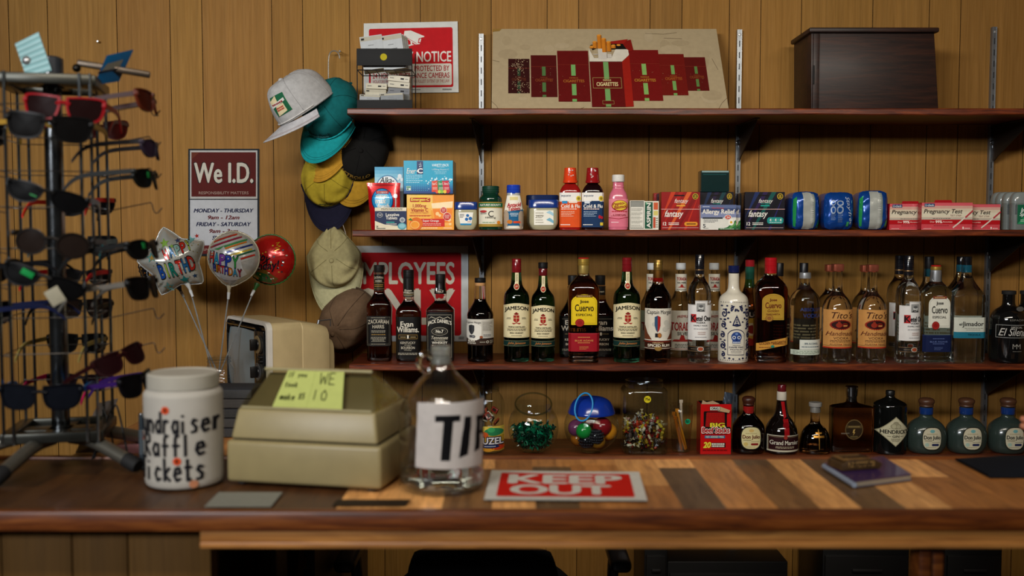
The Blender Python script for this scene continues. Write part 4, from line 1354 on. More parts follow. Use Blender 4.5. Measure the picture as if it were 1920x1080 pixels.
# ---- tall vodka with stepped label
def ketel(label, px, top, w, Y, rz, grp='clear vodka bottles with stepped white labels', z=Z3):
    v = bottle('vodka_bottle', label, px, top, w, Y, rz=rz, group=grp)
    v.lathe('bottle_glass', [(.88, 0), (.95, .008), (.97, .03), (.95, .06), (.96, .1), (.97, .5), (.96, .55), (1, .57), (1, .63), (.9, .70), (.55, .76), (.42, .79), (.38, .82)], CL, 'glass')
    v.cap(.815, 1, .40, '#131318', 'shiny', .96, 'long_cap', ridges=4)
    b = B()
    b.lathe([(v.R * .405, .85 * v.H), (v.R * .41, .856 * v.H), (v.R * .405, .862 * v.H)], '#8a6a44', 28)
    b.done('gold_line', 'metal', v.t)
    a = L().poly([(0, 0), (1, 0), (1, .90), (.78, .90), (.78, 1), (.24, 1), (.24, .90), (0, .90)], '#d9d6d2', 0).line([(.04, .89), (.25, .89), (.25, .985), (.77, .985), (.77, .89), (.96, .89)], .008, '#8a8880', 1)
    a.rect(.30, .73, .66, .935, '#8f8f8c', 2).ell(.48, .82, .1, .07, '#c9c9c4', 3).ell(.48, .86, .09, .035, '#5a5a5a', 4).poly([(.32, .73), (.64, .73), (.56, .79), (.4, .79)], '#3a3a3a', 3)
    a.rect(.09, .45, .29, .66, '#b02a2a', 2).t('K', .19, .555, .17, .15, '#1a1618', .04, 0, 0, 4).t('etel One', .60, .555, .62, .13, '#1a1618', .04, 0, 0, 4).t('VODKA', .48, .445, .38, .045, '#1a1618', .02)
    a.t('FAMILY MADE', .48, .37, .56, .035, '#3a3a40', .01).micro(.2, .27, .8, .30, 1, '#77777c').micro(.36, .13, .7, .22, 2, '#b9a29a', .5).micro(.25, .06, .75, .09, 1, '#8a8a8e')
    v.art(a, .21, .575, .98, .975)
    a = L('#1c1715').rect(0, .84, 1, .9, '#8a6a44', 1).rect(0, .1, 1, .16, '#8a6a44', 1).ell(.48, .5, .15, .42, '#a8a49a', 2).ell(.48, .5, .11, .3, '#a0482a', 3).micro(.1, .42, .3, .58, 1, '#8a7a60').micro(.68, .42, .9, .58, 1, '#8a7a60')
    v.art(a, .10, .155, .98, .965, 'lower_band', 'gloss')


ketel('tall clear vodka bottle with a white stepped label, left of the patterned bottle', 1311, 477, 44, 2.965, 0)
ketel('clear vodka bottle with a white stepped label, tucked behind its twin near the shelf end', 1685, 479, 44, 3.085, R(8))
ketel('clear vodka bottle with a white stepped label, next to the silver tequila', 1702, 479, 45, 2.95, R(16))

# ---- ceramic tequila bottle, hand painted
v = bottle('tequila_bottle', 'cream ceramic bottle painted with navy scrolls and a skull', 1375, 498, 56, 2.965, base=678)
v.lathe('ceramic_body', [(.94, 0), (.99, .01), (1, .04), (1, .58), (.98, .64), (.85, .69), (.45, .73), (.36, .78), (.35, .92)], '#cfc8b6', 'shiny')
v.cap(.93, 1, .38, '#141d48', 'shiny', 1, 'stopper')
v.cap(.905, .93, .34, '#101018', 'shiny', 1, 'neck_ring')
NV = '#161d44'
a = L()
a.rect(.22, .10, .78, .47, NV, 0).rect(.235, .11, .765, .47, '#d0c9b8', 1)
a.poly([(.22, .44)] + [(.5 - .28 * math.cos(R(q)), .44 + .10 * math.sin(R(q))) for q in range(0, 181, 15)], NV, 2).poly([(.235, .43)] + [(.5 - .265 * math.cos(R(q)), .43 + .095 * math.sin(R(q))) for q in range(0, 181, 15)], '#d0c9b8', 3)
a.ell(.5, .41, .17, .085, '#28407a', 4).rect(.37, .30, .63, .36, '#28407a', 4).ell(.42, .40, .055, .028, '#c9d0dc', 5).ell(.58, .40, .055, .028, '#c9d0dc', 5).ell(.42, .40, .03, .016, NV, 6, 10).ell(.58, .40, .03, .016, NV, 6, 10).poly([(.47, .35), (.53, .35), (.5, .375)], NV, 6)
for k in range(6):
    a.rect(.39 + .04 * k, .305, .415 + .04 * k, .33, '#c9d0dc', 6)
a.ell(.5, .46, .05, .02, '#6a86b8', 6)
a.t('TEQUILA', .5, .265, .26, .018, NV, .01).t('DAME MAS', .5, .235, .46, .026, NV, .02).t('PREMIUM', .5, .195, .40, .022, NV, .01).micro(.32, .13, .68, .17, 2, NV, .3, 2, 'C')
# flourishes
for sx in (-1, 1):
    X = lambda x: .5 + sx * x
    for cx, cy, r0, n_ in ((.38, .80, .15, 1.3), (.40, .61, .12, 1.4), (.42, .44, .11, 1.3), (.41, .26, .13, 1.4), (.40, .11, .09, 1.2), (.16, .89, .09, 1.2)):
        pts = []
        for k in range(15):
            q = k / 14
            an = q * n_ * 2 * math.pi + 1.2
            rr_ = r0 * (1 - q * .8)
            pts.append((X(cx + rr_ * .55 * math.cos(an)), cy + rr_ * .5 * math.sin(an)))
        a.line(pts, .034, NV, 2, 1.9)
    for x, y, s_ in ((.30, .93, .03), (.33, .87, .035), (.25, .82, .04), (.17, .85, .03), (.36, .70, .04), (.27, .72, .035), (.20, .66, .03), (.33, .55, .035), (.44, .93, .03), (.46, .70, .03), (.36, .35, .03), (.34, .2, .03), (.46, .36, .025), (.36, .05, .03), (.22, .05, .035), (.1, .04, .03), (.1, .92, .028), (.05, .85, .03)):
        a.ell(X(x), y, s_, s_ * .42, NV, 2, 9)
a.poly([(.5, .78), (.40, .66), (.36, .60), (.5, .585), (.64, .60), (.60, .66)], NV, 2).poly([(.5, .75), (.44, .66), (.41, .62), (.5, .61), (.59, .62), (.56, .66)], '#d0c9b8', 3)
for k in range(4):
    a.ell(.5, .73 - .035 * k, .02 + .014 * k, .012, NV, 4, 10)
a.t('R', .5, .86, .12, .045, NV, .03)
for k in range(16):
    a.ell(.04 + .061 * k, .015, .012, .006, NV, 1, 8).ell(.04 + .061 * k, .99, .012, .006, NV, 1, 8)
v.art(a, .02, .635, .975, 1.0, 'painted_pattern', 'shiny', steps=16, lift=.0004)

# ---- red-capped tequila with green neck at the back
v = bottle('tequila_bottle', 'red-capped tequila bottle with a green neck, behind the patterned bottle', 1405, 487, 58, 3.08)
v.lathe('bottle_glass', [(.9, 0), (.97, .02), (.98, .45), (.9, .55), (.5, .66), (.3, .74), (.28, .92)], lambda z: (.5, .28, .1) if z < .7 else (.06, .3, .2), 'glass')
v.cap(.80, .93, .30, '#1a4a3c', 'shiny', name='neck_foil')
v.cap(.93, 1, .30, '#8a1a20', 'shiny', name='screw_cap')
a = L('#c9a23a').t('SAUZA', .5, .86, .9, .13, '#d8d0c0', .03, z=3).rect(0, .76, 1, 1, '#1c1815', 1).poly([(0, 0), (1, 0), (1, .3), (.5, .18), (0, .34)], '#a02a20', 1).ell(.5, .45, .3, .18, '#d8c9a0', 2).ell(.5, .45, .2, .12, '#8a2a20', 3)
v.art(a, .13, .50, .97, .975)

# ---- blue-lettered vodka (lower label plate) and dark-capped ones behind
v = bottle('vodka_bottle', 'clear vodka bottle with blue lettering printed on the glass and silver cap', 1508.5, 511, 56, 2.965)
v.lathe('bottle_glass', [(.92, 0), (.98, .01), (1, .05), (.98, .55), (.98, .66), (.92, .74), (.6, .80), (.36, .84), (.30, .88), (.30, .95)], (.88, .95, .94), 'glass')
v.cap(.935, 1, .39, '#b9bcbe', 'metal', .96, 'silver_cap')
a = L().t('ABSOLUT', .58, .80, .72, .22, '#1a2a5a', .03).t('VODKA', .62, .40, .62, .26, '#1a2a5a', .03)
v.art(a, .46, .63, .96, .985, 'printed_letters', 'gloss')
a = L('#c3c8bc').rect(.0, .42, .16, 1, (.75, .82, .8), 0).t('80% ALCOHOL', .58, .72, .5, .10, '#5a6a72', .02).micro(.2, .45, .9, .58, 1, '#5a6a72').micro(.04, .06, .9, .3, 3, '#7a8a80', .3)
a = L().rect(.22, .35, .99, 1, '#c9cbc0', 1).rect(0, 0, 1, .33, (.55, .62, .5), 0).t('80% ALCOHOL', .6, .75, .46, .12, '#5a6a72', .02).micro(.28, .48, .9, .6, 1, '#5a6a72').micro(.06, .04, .95, .28, 3, '#4a564a', .3)
v.art(a, .09, .26, .97, .99, 'lower_label')


def darkcap(label, px, top, w, kind):
    v = bottle('tequila_bottle' if kind else 'vodka_bottle', label, px, top, w, 3.085, n=2 if not kind else 5, ay=1 if not kind else .7, group='dark-capped bottles at the back')
    v.lathe('bottle_glass', [(.9, 0), (.97, .02), (.98, .55), (.9, .64), (.5, .72), (.36, .78), (.33, .88)], (.75, .66, .5) if kind == 0 else CL, 'glass')
    v.cap(.86 if kind == 0 else .88, 1, .36, '#101014', 'plastic', name='black_cap')
    if kind:
        v.cap(.80, .88, .35, '#123c48', 'shiny', name='teal_collar')
    a = L('#2c2118' if kind == 0 else '#c3c6ba').micro(.1, .2, .9, .8, 5, '#8a7a5a')
    v.art(a, .15, .42, .95, .975)


darkcap('black-capped bottle almost hidden behind the red-capped margarita tequila', 1460, 493, 44, 0)
darkcap('black-capped bottle behind the blue-lettered vodka', 1506, 493, 44, 0)


# ---- handmade vodka with kraft label
def titos(label, px, top, w, Y):
    v = bottle('vodka_bottle', label, px, top, w, Y, group='clear vodka bottles with tan labels and copper caps')
    v.lathe('bottle_glass', [(.88, 0), (.95, .008), (.97, .04), (.97, .5), (.95, .56), (.82, .63), (.5, .69), (.36, .72), (.32, .78), (.31, .95)], (.94, .95, .90), 'glass')
    v.cap(.93, 1, .36, '#b0604a', 'metal', 1, 'copper_cap', n=6)
    v.cap(.925, .945, .33, '#a8382a', 'shiny', name='red_seal')
    a = L('#c08a4c').rect(0, 0, 1, .035, '#a8301c', 1).rect(0, .06, 1, .07, '#5a2c1a', 1)
    a.t("Tito's", .55, .86, .72, .17, '#3a1a14', .0, .3).ell(.5, .61, .345, .125, '#8a2018', 1)
    for k in range(28):
        an = 2 * math.pi * k / 28
        a.ell(.5 + .34 * math.cos(an), .61 + .125 * math.sin(an), .025, .012, '#8a2018', 1, 8)
    a.ell(.5, .61, .31, .105, '#2c1210', 2).ell(.42, .60, .10, .065, '#8a2a1a', 3).rect(.38, .64, .46, .69, '#8a2a1a', 3).ell(.62, .60, .11, .06, '#6a1c14', 3).rect(.56, .57, .70, .6, '#c08a4c', 4)
    a.t('Handmade', .5, .385, .90, .11, '#5a241a', .0, .35).t('VODKA', .5, .265, .50, .065, '#5a3a24', .0).micro(.15, .15, .85, .22, 2, '#5a3a24', .4, 2, 'C').t('AUSTIN ★ TEXAS' if False else 'AUSTIN  TEXAS', .5, .105, .70, .035, '#5a3a24', .0).ell(.5, .105, .025, .012, '#a8301c', 3, 10)
    v.art(a, .155, .545, .975, .975)


titos('tan-label vodka bottle behind the left copper-capped one', 1556, 496, 53, 3.078)
titos('left tan-label vodka bottle with copper cap, front row', 1569, 495, 56, 2.952)
titos('tan-label vodka bottle behind the right copper-capped one', 1622, 497, 53, 3.078)
titos('right tan-label vodka bottle with copper cap, front row', 1634, 496, 55, 2.952)

# ---- silver tequilas near the right standard
darkcap('black-capped tequila with a teal collar behind the silver tequila', 1740, 481, 48, 1)
cuervo('clear silver tequila bottle with white arched label and navy band', 1753, 497, 56, 2.965, 'silver')


def jimador(label, px, w, Y):
    v = bottle('tequila_bottle', label, px, 481, w, Y, n=6, ay=.75, group='square teal-banded tequila bottles')
    v.lathe('bottle_glass', [(.92, 0), (.98, .01), (1, .05), (.98, .56), (1, .62), (.97, .64), (.6, .72), (.40, .77), (.28, .82), (.27, .9)], CL, 'glass')
    v.cap(.92, 1, .29, '#0f1116', 'shiny', name='black_cap')
    v.cap(.85, .92, .30, '#14495a', 'shiny', name='teal_collar')
    a = L('#c6c8ba').rect(0, 0, 1, .30, '#1d6a80', 1).t('el', .18, .68, .09, .13, '#1c1a18', .02).t('Jimador', .56, .66, .66, .28, '#1c1a18', .02).micro(.3, .46, .9, .5, 1, '#5a5a50').micro(.35, .38, .8, .42, 1, '#5a5a50').poly([(0, .93), (.72, .93), (.72, 1), (0, 1)], '#c6c8ba', 1).t('TEQUILA', .6, .16, .4, .1, '#123c4a', .02)
    v.art(a, .235, .43, .97, .99)


jimador('square teal-banded tequila bottle at the back, behind its twin', 1800, 56, 3.06)
jimador('square teal-banded tequila bottle in front, left of the right standard', 1811, 60, 2.96)


def silencio(label, px, Y):
    v = bottle('mezcal_bottle', label, px, 545, 66, Y, group='matte black mezcal bottles')
    v.lathe('bottle_glass', [(.92, 0), (.97, .01), (1, .05), (1, .55), (.95, .66), (.7, .74), (.4, .78), (.33, .82), (.33, .95)], '#0d0c0c', 'dark')
    v.cap(.95, 1, .38, '#141212', 'rubber', name='stopper')
    a = L().box(.04, .38, .96, .58, .008, '#8a8a86', 1, 1).t('MEZCAL', .5, .545, .3, .03, '#a09c94', .02).t('El Silencio', .5, .47, .84, .12, '#c0bcb4', .0, .35).t('Espadin', .74, .41, .24, .035, '#a09c94', 0, .3).t('ESPADIN', .52, .66, .42, .03, '#77736c', .01).t('M', .45, .24, .12, .08, '#8a867e', .01).t('M', .55, .24, .12, .08, '#8a867e', .01).micro(.4, .15, .66, .17, 1, '#6a665e')
    a.ell(.58, .84, .12, .04, '#55534e', 1, 9)
    v.art(a, .03, .90, .97, 1.0, 'white_print', 'gloss')


silencio('matte black mezcal bottle with white script, right of the right standard', 1890, 2.96)
silencio('matte black mezcal bottle partly cut off by the right edge, behind its twin', 1924, 3.06)
# ================================================================ lowest shelf
LOW = 'bottles on the lowest shelf'


def jar_body(t, prof, n=2., ay=1., mat='thin', col=(.9, .93, .92), name='jar_body', seg=40, cap1=False):
    b = B()
    b.lathe(chaikin(prof, 2), col, seg, n, ay, cap1=cap1)
    return b.done(name, mat, t, sharp=60)


def low(name, label, px, top, w, Y, **k):
    k.setdefault('group', LOW)
    k.setdefault('base', 856)
    return Bot(name, label, px, top, w, Y, k.pop('z0', Z4), **k)


# ---- screw-necked jar of bottle-cap sweets with a fruit label
v = low('candy_jar', 'round glass jar with a bright fruit label, half behind the tip jug', 916, 722, 62, 2.985, cat='jar', group='open jars of sweets')
jar_body(v.t, [(v.R * .6, 0), (v.R * .92, .004), (v.R * .96, .02), (v.R * .92, .1), (v.R * .96, .12), (v.R * 1.0, .14), (v.R * .9, .165), (v.R * .62, .182), (v.R * .6, v.H)])
b = B()
for zz in (.6, .75, .9):
    b.lathe([(v.R * .61, v.H * (.82 + .16 * zz) - .002), (v.R * .66, v.H * (.82 + .16 * zz)), (v.R * .61, v.H * (.82 + .16 * zz) + .002)], (.85, .88, .88), 30, cap0=False, cap1=False)
b.done('screw_thread', 'thin', v.t)
a = L('#b8902c').rect(0, .62, 1, 1, '#c9b04a', 1).ell(.68, .78, .3, .16, '#2a7a4c', 2).ell(.6, .86, .12, .1, '#3a9a5c', 3).ell(.35, .66, .16, .12, '#c0501c', 3).ell(.2, .58, .14, .1, '#d0781c', 3).ell(.15, .2, .2, .14, '#b82c1c', 2).ell(.8, .16, .22, .12, '#c9401c', 2).ell(.5, .08, .2, .1, '#d8982c', 2)
for q in range(4):
    a.t('FRUZEL', .5 + .012 * math.cos(q * 1.57), .42 + .02 * math.sin(q * 1.57), .92, .26, '#16182a', .09, z=4)
a.t('FRUZEL', .5, .42, .92, .26, '#d9d4d8', .04, z=6).ell(.55, .20, .30, .07, '#1d2a5a', 5).micro(.38, .17, .74, .23, 1, '#c0c4d4', .6, 6)
v.art(a, .05, .42, .96, .97)
for k in range(14):
    b = B()
    x, y, z = rnd.uniform(-.5, .5) * v.R, rnd.uniform(-.6, .3) * v.R, rnd.uniform(.04, .13)
    b.box((0, 0, 0), (.022, .006, .016), ('#b8b2a0', '#7a2418', '#c0b49a', '#8a3c24')[k % 4], .001)
    b.box((0, -.0035, .001), (.012, .001, .008), '#2a1c16')
    o = b.done('wrapped_sweet', 'gloss', Mx=Matrix.Translation(v.t.location + Vector((x, y, z))) @ Euler((rnd.uniform(-1, 1), rnd.uniform(-1.5, 1.5), rnd.uniform(-1, 1))).to_matrix().to_4x4())
    tag(o, 'small flat wrapped sweet inside the fruit-labelled jar', 'sweet', 'sweets in the fruit-labelled jar')

# ---- tilted fishbowl of green sweets
v = low('candy_jar', 'tilted-mouth glass fishbowl of green foil sweets', 1000, 748, 96, 2.985, cat='jar', group='open jars of sweets')
Rb = v.R
prof = [(Rb * .4, 0.001)] + [(Rb * math.cos(R(q)) ** .8, .075 + .075 * math.sin(R(q))) for q in range(-76, 46, 8)] + [(Rb * .74, .142), (Rb * .72, .150)]
jar_body(v.t, prof)
# wide mouth ring leaning to the front
b = B()
ring = []
for k in range(36):
    an = 2 * math.pi * k / 36
    ring.append((Rb * .71 * math.cos(an), -.012 + .05 * math.sin(an) * .9, .147 + .026 * math.sin(an)))
b.tube(ring, .0028, (.75, .82, .8), 8, closed=True)
b.done('rim', 'film', v.t)
b = B()
for k in range(430):
    an, z = rnd.uniform(0, 2 * math.pi), rnd.uniform(.014, .080)
    rr_ = (Rb * math.cos(math.asin((z - .075) / .075)) ** .8 - .013) * rnd.random() ** .4
    m = Matrix.Translation((rr_ * math.cos(an), rr_ * math.sin(an), z)) @ Euler((rnd.uniform(-3, 3), rnd.uniform(-3, 3), rnd.uniform(-3, 3))).to_matrix().to_4x4()
    l, w_ = rnd.uniform(.006, .012), rnd.uniform(.003, .006)
    c = rnd.choice(['#0c4a34', '#0f6a4a', '#0a3a2a', '#158a62', '#083024'])
    b.raw([(-l, -w_, 0), (-l * .4, 0, .003), (-l, w_, 0), (l, w_, 0), (l * .4, 0, -.003), (l, -w_, 0), (0, 0, .006)], [(0, 1, 6), (1, 2, 6), (2, 3, 6), (3, 4, 6), (4, 5, 6), (5, 0, 6)], c, 0, m, False)
o = b.done('green_foil_sweets', 'foil', loc=v.t.location, sharp=0, recalc=False)
tag(o, 'heap of dark green foil-wrapped sweets in the glass fishbowl', 'sweets', kind='stuff')

# ---- globe jar with blue lid, string loop and bouncy balls
v = low('candy_jar', 'round clear globe with a blue dome lid and bright blue string loop', 1109, 741, 104, 2.98, cat='jar', group='open jars of sweets')
Rb = v.R
zc = Rb * .93
jar_body(v.t, [(Rb * .35, .0015)] + [(Rb * math.cos(R(q)), zc + zc * math.sin(R(q))) for q in range(-70, 34, 8)], cap1=False)
b = B()
zl = zc + zc * math.sin(R(34))
b.lathe(chaikin([(Rb * .84, zl - .004), (Rb * .86, zl - .003), (Rb * .86, zl + .002), (Rb * .70, v.H * .90), (Rb * .4, v.H * .97), (.0005, v.H * .985)], 2), '#122f8a', 44)
b.done('dome_lid', 'shiny', v.t)
b = B()
pts = []
for k in range(26):
    an = 2 * math.pi * k / 26
    pts.append((-.028 + .026 * math.cos(an) + .006 * math.sin(an), -Rb * .74 + .01 * math.sin(an), v.H * .855 + .040 * math.sin(an)))
b.tube(pts, .0026, '#1c86c4', 8, closed=True)
o = b.done('string_loop', 'plastic', v.t)
o['label'] = 'bright blue string loop'
balls = [(-.05, -.03, .078, .026, '#6a3458', 'dark pink glittery bouncy ball'), (-.028, -.052, .073, .024, '#1a8a3a', 'clear green bouncy ball'), (.030, -.03, .082, .029, '#7a141c', 'dark red bouncy ball'), (.055, -.015, .062, .027, '#c9821c', 'yellow orange bouncy ball by the right side'),
         (.010, -.052, .058, .022, '#14141a', 'black studded bouncy ball, the higher one'), (-.022, -.05, .036, .023, '#101014', 'black studded bouncy ball, the lower one'), (-.05, -.018, .036, .022, '#a0601c', 'amber bouncy ball low on the left'), (.022, -.048, .027, .0225, '#9a6a20', 'clear amber bouncy ball at the bottom'), (.0, .02, .07, .028, '#7a2a1c', 'rust coloured bouncy ball at the back'), (.02, .03, .033, .026, '#5a4a3a', 'brown bouncy ball at the back bottom')]
for x, y, z, r_, c, lb in balls:
    z = max(z, r_ + .003)
    q_ = Vector((x, y, (z - zc) * Rb / zc))
    if q_.length + r_ > Rb * .97:
        q_ *= (Rb * .97 - r_) / q_.length
    x, y, z = q_.x, q_.y, zc + q_.z * zc / Rb
    b = B()
    b.ball((0, 0, 0), r_, c, 24)
    if 'studded' in lb:
        for i in range(5):
            for j in range(9):
                an, el = R(-170 + j * 20), R(-50 + 25 * i)
                b.ball((r_ * math.cos(el) * math.cos(an), r_ * math.cos(el) * math.sin(an), r_ * math.sin(el)), .0035, '#26262c', 8)
    o = b.done('bouncy_ball', 'shiny', loc=v.t.location + Vector((x, y, z)))
    tag(o, lb + ' in the globe jar', 'ball', 'bouncy balls in the globe jar')

# ---- tall square jar of wrapped sweets with a price dot
v = low('candy_jar', 'tall square clear jar of wrapped sweets with a yellow price dot', 1207, 712, 88, 2.985, n=6, ay=.85, cat='jar', group='open jars of sweets')
jar_body(v.t, [(v.R * .8, .0005), (v.R * .93, .002), (v.R * .97, .012), (v.R * .97, .18), (v.R * .94, .192), (v.R * .78, .2)], 6, .85, 'film', (.8, .84, .86))
b = B()
b.lathe(chaikin([(v.R * .80, .198), (v.R * .82, .204), (v.R * .82, .216), (v.R * .78, .218), (v.R * .82, .222), (v.R * .80, v.H)], 1), (.75, .79, .82), 40, cap0=False, cap1=False)
b.done('threaded_neck', 'film', v.t)
b = B()
cs = ['#b8a02c', '#c4b58a', '#7a1c18', '#2a2018', '#d0c8a8', '#9a7a1c', '#4a3a30', '#8a8478', '#c03a1c']
for k in range(210):
    x, y = rnd.uniform(-.78, .78) * v.R, rnd.uniform(-.62, .62) * v.R
    z = rnd.uniform(.017, .108 - .02 * abs(x) / v.R)
    m = Matrix.Translation((x, y, z)) @ Euler((rnd.uniform(-3, 3), rnd.uniform(-3, 3), rnd.uniform(-3, 3))).to_matrix().to_4x4()
    c = rnd.choice(cs)
    l, w_ = .010, .0055
    b.box((0, 0, 0), (.016, .009, .007), c, .002, Mx=m, seg=1)
    b.raw([(-.008, 0, 0), (-.016, -.006, .003), (-.017, .006, -.002)], [(0, 1, 2)], c, 0, m, False)
    b.raw([(.008, 0, 0), (.016, .006, .003), (.017, -.006, -.002)], [(0, 1, 2)], c, 0, m, False)
o = b.done('wrapped_sweets', 'gloss', loc=v.t.location, sharp=40, recalc=False)
tag(o, 'yellow, white and dark wrapped sweets filling half the square jar', 'sweets', kind='stuff')
b = B()
a = L().ell(.5, .5, .5, .5, '#c9b81e', 0, 24).t('75¢', .5, .5, .66, .42, '#2a2410', .04)
a.emit(b, lambda u, w_, d: Vector(((u - .5) * .021 + .003, -v.R * .825 - d, .158 + w_ * .021)), 0)
b.done('price_dot', 'paper', v.t, recalc=False)
b = B()
b.raw([(-.04, -v.R * .822, .1), (-.016, -v.R * .822, .1), (-.016, -v.R * .822, .178), (-.028, -v.R * .822, .184), (-.04, -v.R * .822, .178)], [(0, 1, 2, 3, 4)], (.55, .6, .7))

# ---- tumbler of honey sticks with a green dot
v = low('glass_tumbler', 'ribbed glass tumbler holding amber honey sticks, with a green price dot', 1277, 757, 46, 2.99, cat='glass', group=None)
jar_body(v.t, [(v.R * .7, .0005), (v.R * .74, .002), (v.R * .80, .05), (v.R * .95, .10), (v.R * .97, .125), (v.R * .9, .13), (v.R * .93, v.H)], 2, 1, 'film', (.86, .86, .84))
b = B()
a = L().ell(.5, .5, .5, .5, '#0f8a5c', 0, 22).t('$3', .5, .5, .5, .5, '#0a2a20', .03)
a.emit(b, lambda u, w_, d: Vector(((u - .5) * .0165 + .014, -v.R * .88 - d, .088 + w_ * .0165)), 0)
b.done('price_dot', 'paper', v.t, recalc=False)
for k, (x0, y0, x1, y1, c, lb) in enumerate(((.012, -.01, -.024, -.005, '#9a5a14', 'amber honey stick leaning furthest left in the tumbler'), (.016, .0, -.012, .004, '#b0721c', 'amber honey stick in the middle of the tumbler'), (.006, .012, .002, .016, '#a89a86', 'pale clear honey stick at the back of the tumbler'), (.0, -.014, -.02, -.012, '#8a4c10', 'short amber honey stick at the front of the tumbler'))):
    b = B()
    q0, q1 = Vector((x0, y0, .006)), Vector((x1, y1, (.112, .12, .145, .1)[k]))
    b.tube([q0, q0.lerp(q1, .3), q0.lerp(q1, .92), q1], [.0035, .0042, .0042, .0042], c, 8)
    b.box((q1.x, q1.y, q1.z + .004), (.011, .0012, .010), c, .0004)
    o = b.done('honey_stick', 'shiny', loc=v.t.location)
    tag(o, lb, 'sweet', 'honey sticks in the tumbler')

# ---- beef stick carton, torn open
a = L('#b80f10').rr(.10, .47, .86, .86, '#0f0b0b', .03, 1).poly([(.14, .48), (.80, .48), (.78, .84), (.2, .84)], '#8f100f', 2)
for k in range(14):
    a.micro(.18, .52 + .022 * k, .78, .535 + .022 * k, 1, '#a81a14', .9, 3, seed=k)
a.rect(.30, .88, .62, .955, '#cfcabd', 3).box(.30, .88, .62, .955, .012, '#1a1614', 4, 1.8).t('ORIG', .46, .918, .24, .045, '#1a1614', .04, 0, 0, 5)
a.t('BIG', .55, .585, .46, .09, '#12100c', .10, z=4).t('BIG', .55, .585, .46, .085, '#d8c832', .05, z=5)
a.rr(.02, .42, .98, .55, '#120e0e', .04, 4)
a.t('Beef Sticks', .50, .485, .90, .115, '#e8e0d4', .11, z=5).t('Beef Sticks', .50, .485, .88, .105, '#a31216', .05, z=6)
a.micro(.06, .395, .9, .41, 1, '#2a0808', .7).rect(.14, .32, .80, .375, '#1a6a96', 3).t('NO ADDED MSG', .47, .348, .58, .032, '#e0d8a0', .03, 0, 0, 4)
a.t('20', .22, .185, .24, .11, '#d8cf3a', .06, .2).rect(.36, .135, .82, .23, '#1a1412', 2).micro(.37, .14, .80, .225, 2, '#d8d0c0', .75, 3).micro(.08, .06, .9, .10, 1, '#7a0c0c', .7)


def torn(b, W, H, D):
    b.prism([(-W / 2 + .002, H - .004), (-W / 2 + .006, H + .012), (-W * .3, H + .006), (-W * .1, H + .010), (W * .1, H + .002), (W * .18, H - .014)], .002, .003, '#a58a6c')
    b.raw([(W * .05, -.0012, H - .02), (W * .40, -.012, H - .024), (W * .46, -.002, H - .018), (W * .1, -.001, H - .006)], [(0, 1, 2, 3)], '#9a7a50')
    b.box((0, D / 2, H - .001), (W - .006, D - .006, .004), '#120808')


carton('beef_stick_box', 'red torn-open carton of beef sticks beside the tumbler', 1313, 758, 1371, 857, 2.945, .06, '#a00e10', a, Z4, extra=torn, sideart=L('#7a0a0c'))
b = B()
W_ = 20 * S(2.97)
def bag(u, w_):
    return Vector(((u - .5) * W_ * (1 - .1 * math.sin(w_ * 3)), -.006 * math.sin(math.pi * u) + .002 * math.sin(9 * u + 7 * w_), w_ * .052))
b.grid(bag, 10, 12, '#3c4450')
b.grid(lambda u, w_: Vector((bag(u, w_).x, .006 * math.sin(math.pi * u), w_ * .052)), 10, 12, '#343b46')
b.done_ = None
p = at(1361, 768, 2.975)
o = b.done('foil_stick_pack', 'foil', Mx=Matrix.Translation((p.x, 2.975, p.z)) @ Matrix.Rotation(R(12), 4, 'Y'))
tag(o, 'dark silver foil packet poking out of the red beef stick carton', 'packet')


# ---- squat tequilas
def donjulio(label, px, top, w, Y, dark=False):
    v = low('tequila_bottle', label, px, top, w, Y, group='squat round tequila bottles', n=2.4, ay=.82)
    t1 = (.05, .018, .006) if dark else '#465650'
    if dark:
        pr = [(.86, 0), (.96, .02), (1, .08), (1, .40), (.95, .50), (.6, .62), (.36, .68), (.31, .82)]
    else:
        pr = [(.60, 0), (.80, .01), (.96, .11), (1.01, .27), (1, .38), (.88, .50), (.60, .59), (.34, .635), (.30, .68), (.31, .84)]
    v.lathe('bottle_glass', pr, t1, 'glass' if dark else 'frostglass')
    v.cap(.70, .82, .34, '#8a1a18' if dark else '#14306a', 'shiny', name='neck_band', n=2)
    b = B()
    zz = v.H
    b.lathe(chaikin([(v.R * .30, .83 * zz), (v.R * .37, .845 * zz), (v.R * .34, .87 * zz), (v.R * .37, .89 * zz), (v.R * .42, .94 * zz), (v.R * .32, .985 * zz), (.001, 1.0 * zz)], 1), '#3a1a0e' if dark else '#4a2e1e', 28)
    b.done('wooden_stopper', 'plastic', v.t)
    a = L()
    rim = '#c9c4a8' if not dark else '#1c120c'
    sq = lambda rx, ry: [(.5 + rx * math.copysign(abs(math.cos(R(q))) ** .7, math.cos(R(q))), .5 + ry * math.copysign(abs(math.sin(R(q))) ** .7, math.sin(R(q)))) for q in range(0, 360, 12)]
    a.poly(sq(.5, .5), '#26241c', 0).poly(sq(.46, .465), '#c9bd8a' if dark else '#bfb79c', 1)
    a.t('Don Julio', .5, .53, .82, .20, '#5a1414' if dark else '#12141c', .03).micro(.22, .68, .78, .72, 1, '#8a7a4a').ell(.5, .82, .12, .07, '#c0a060' if dark else '#6aa0a0', 2).micro(.12, .38, .5, .44, 1, '#6a6048').rr(.48, .19, .84, .28, '#7a1a1a' if dark else '#161c44', .04, 2).ell(.24, .24, .1, .08, '#9ab0a0' if not dark else '#c0a860', 2).micro(.5, .33, .9, .36, 1, '#6a6048').micro(.2, .1, .7, .14, 1, '#8a8060')
    v.art(a, .09, .50 if dark else .51, .62 if dark else .50, 1.0 if dark else .985)
    return v


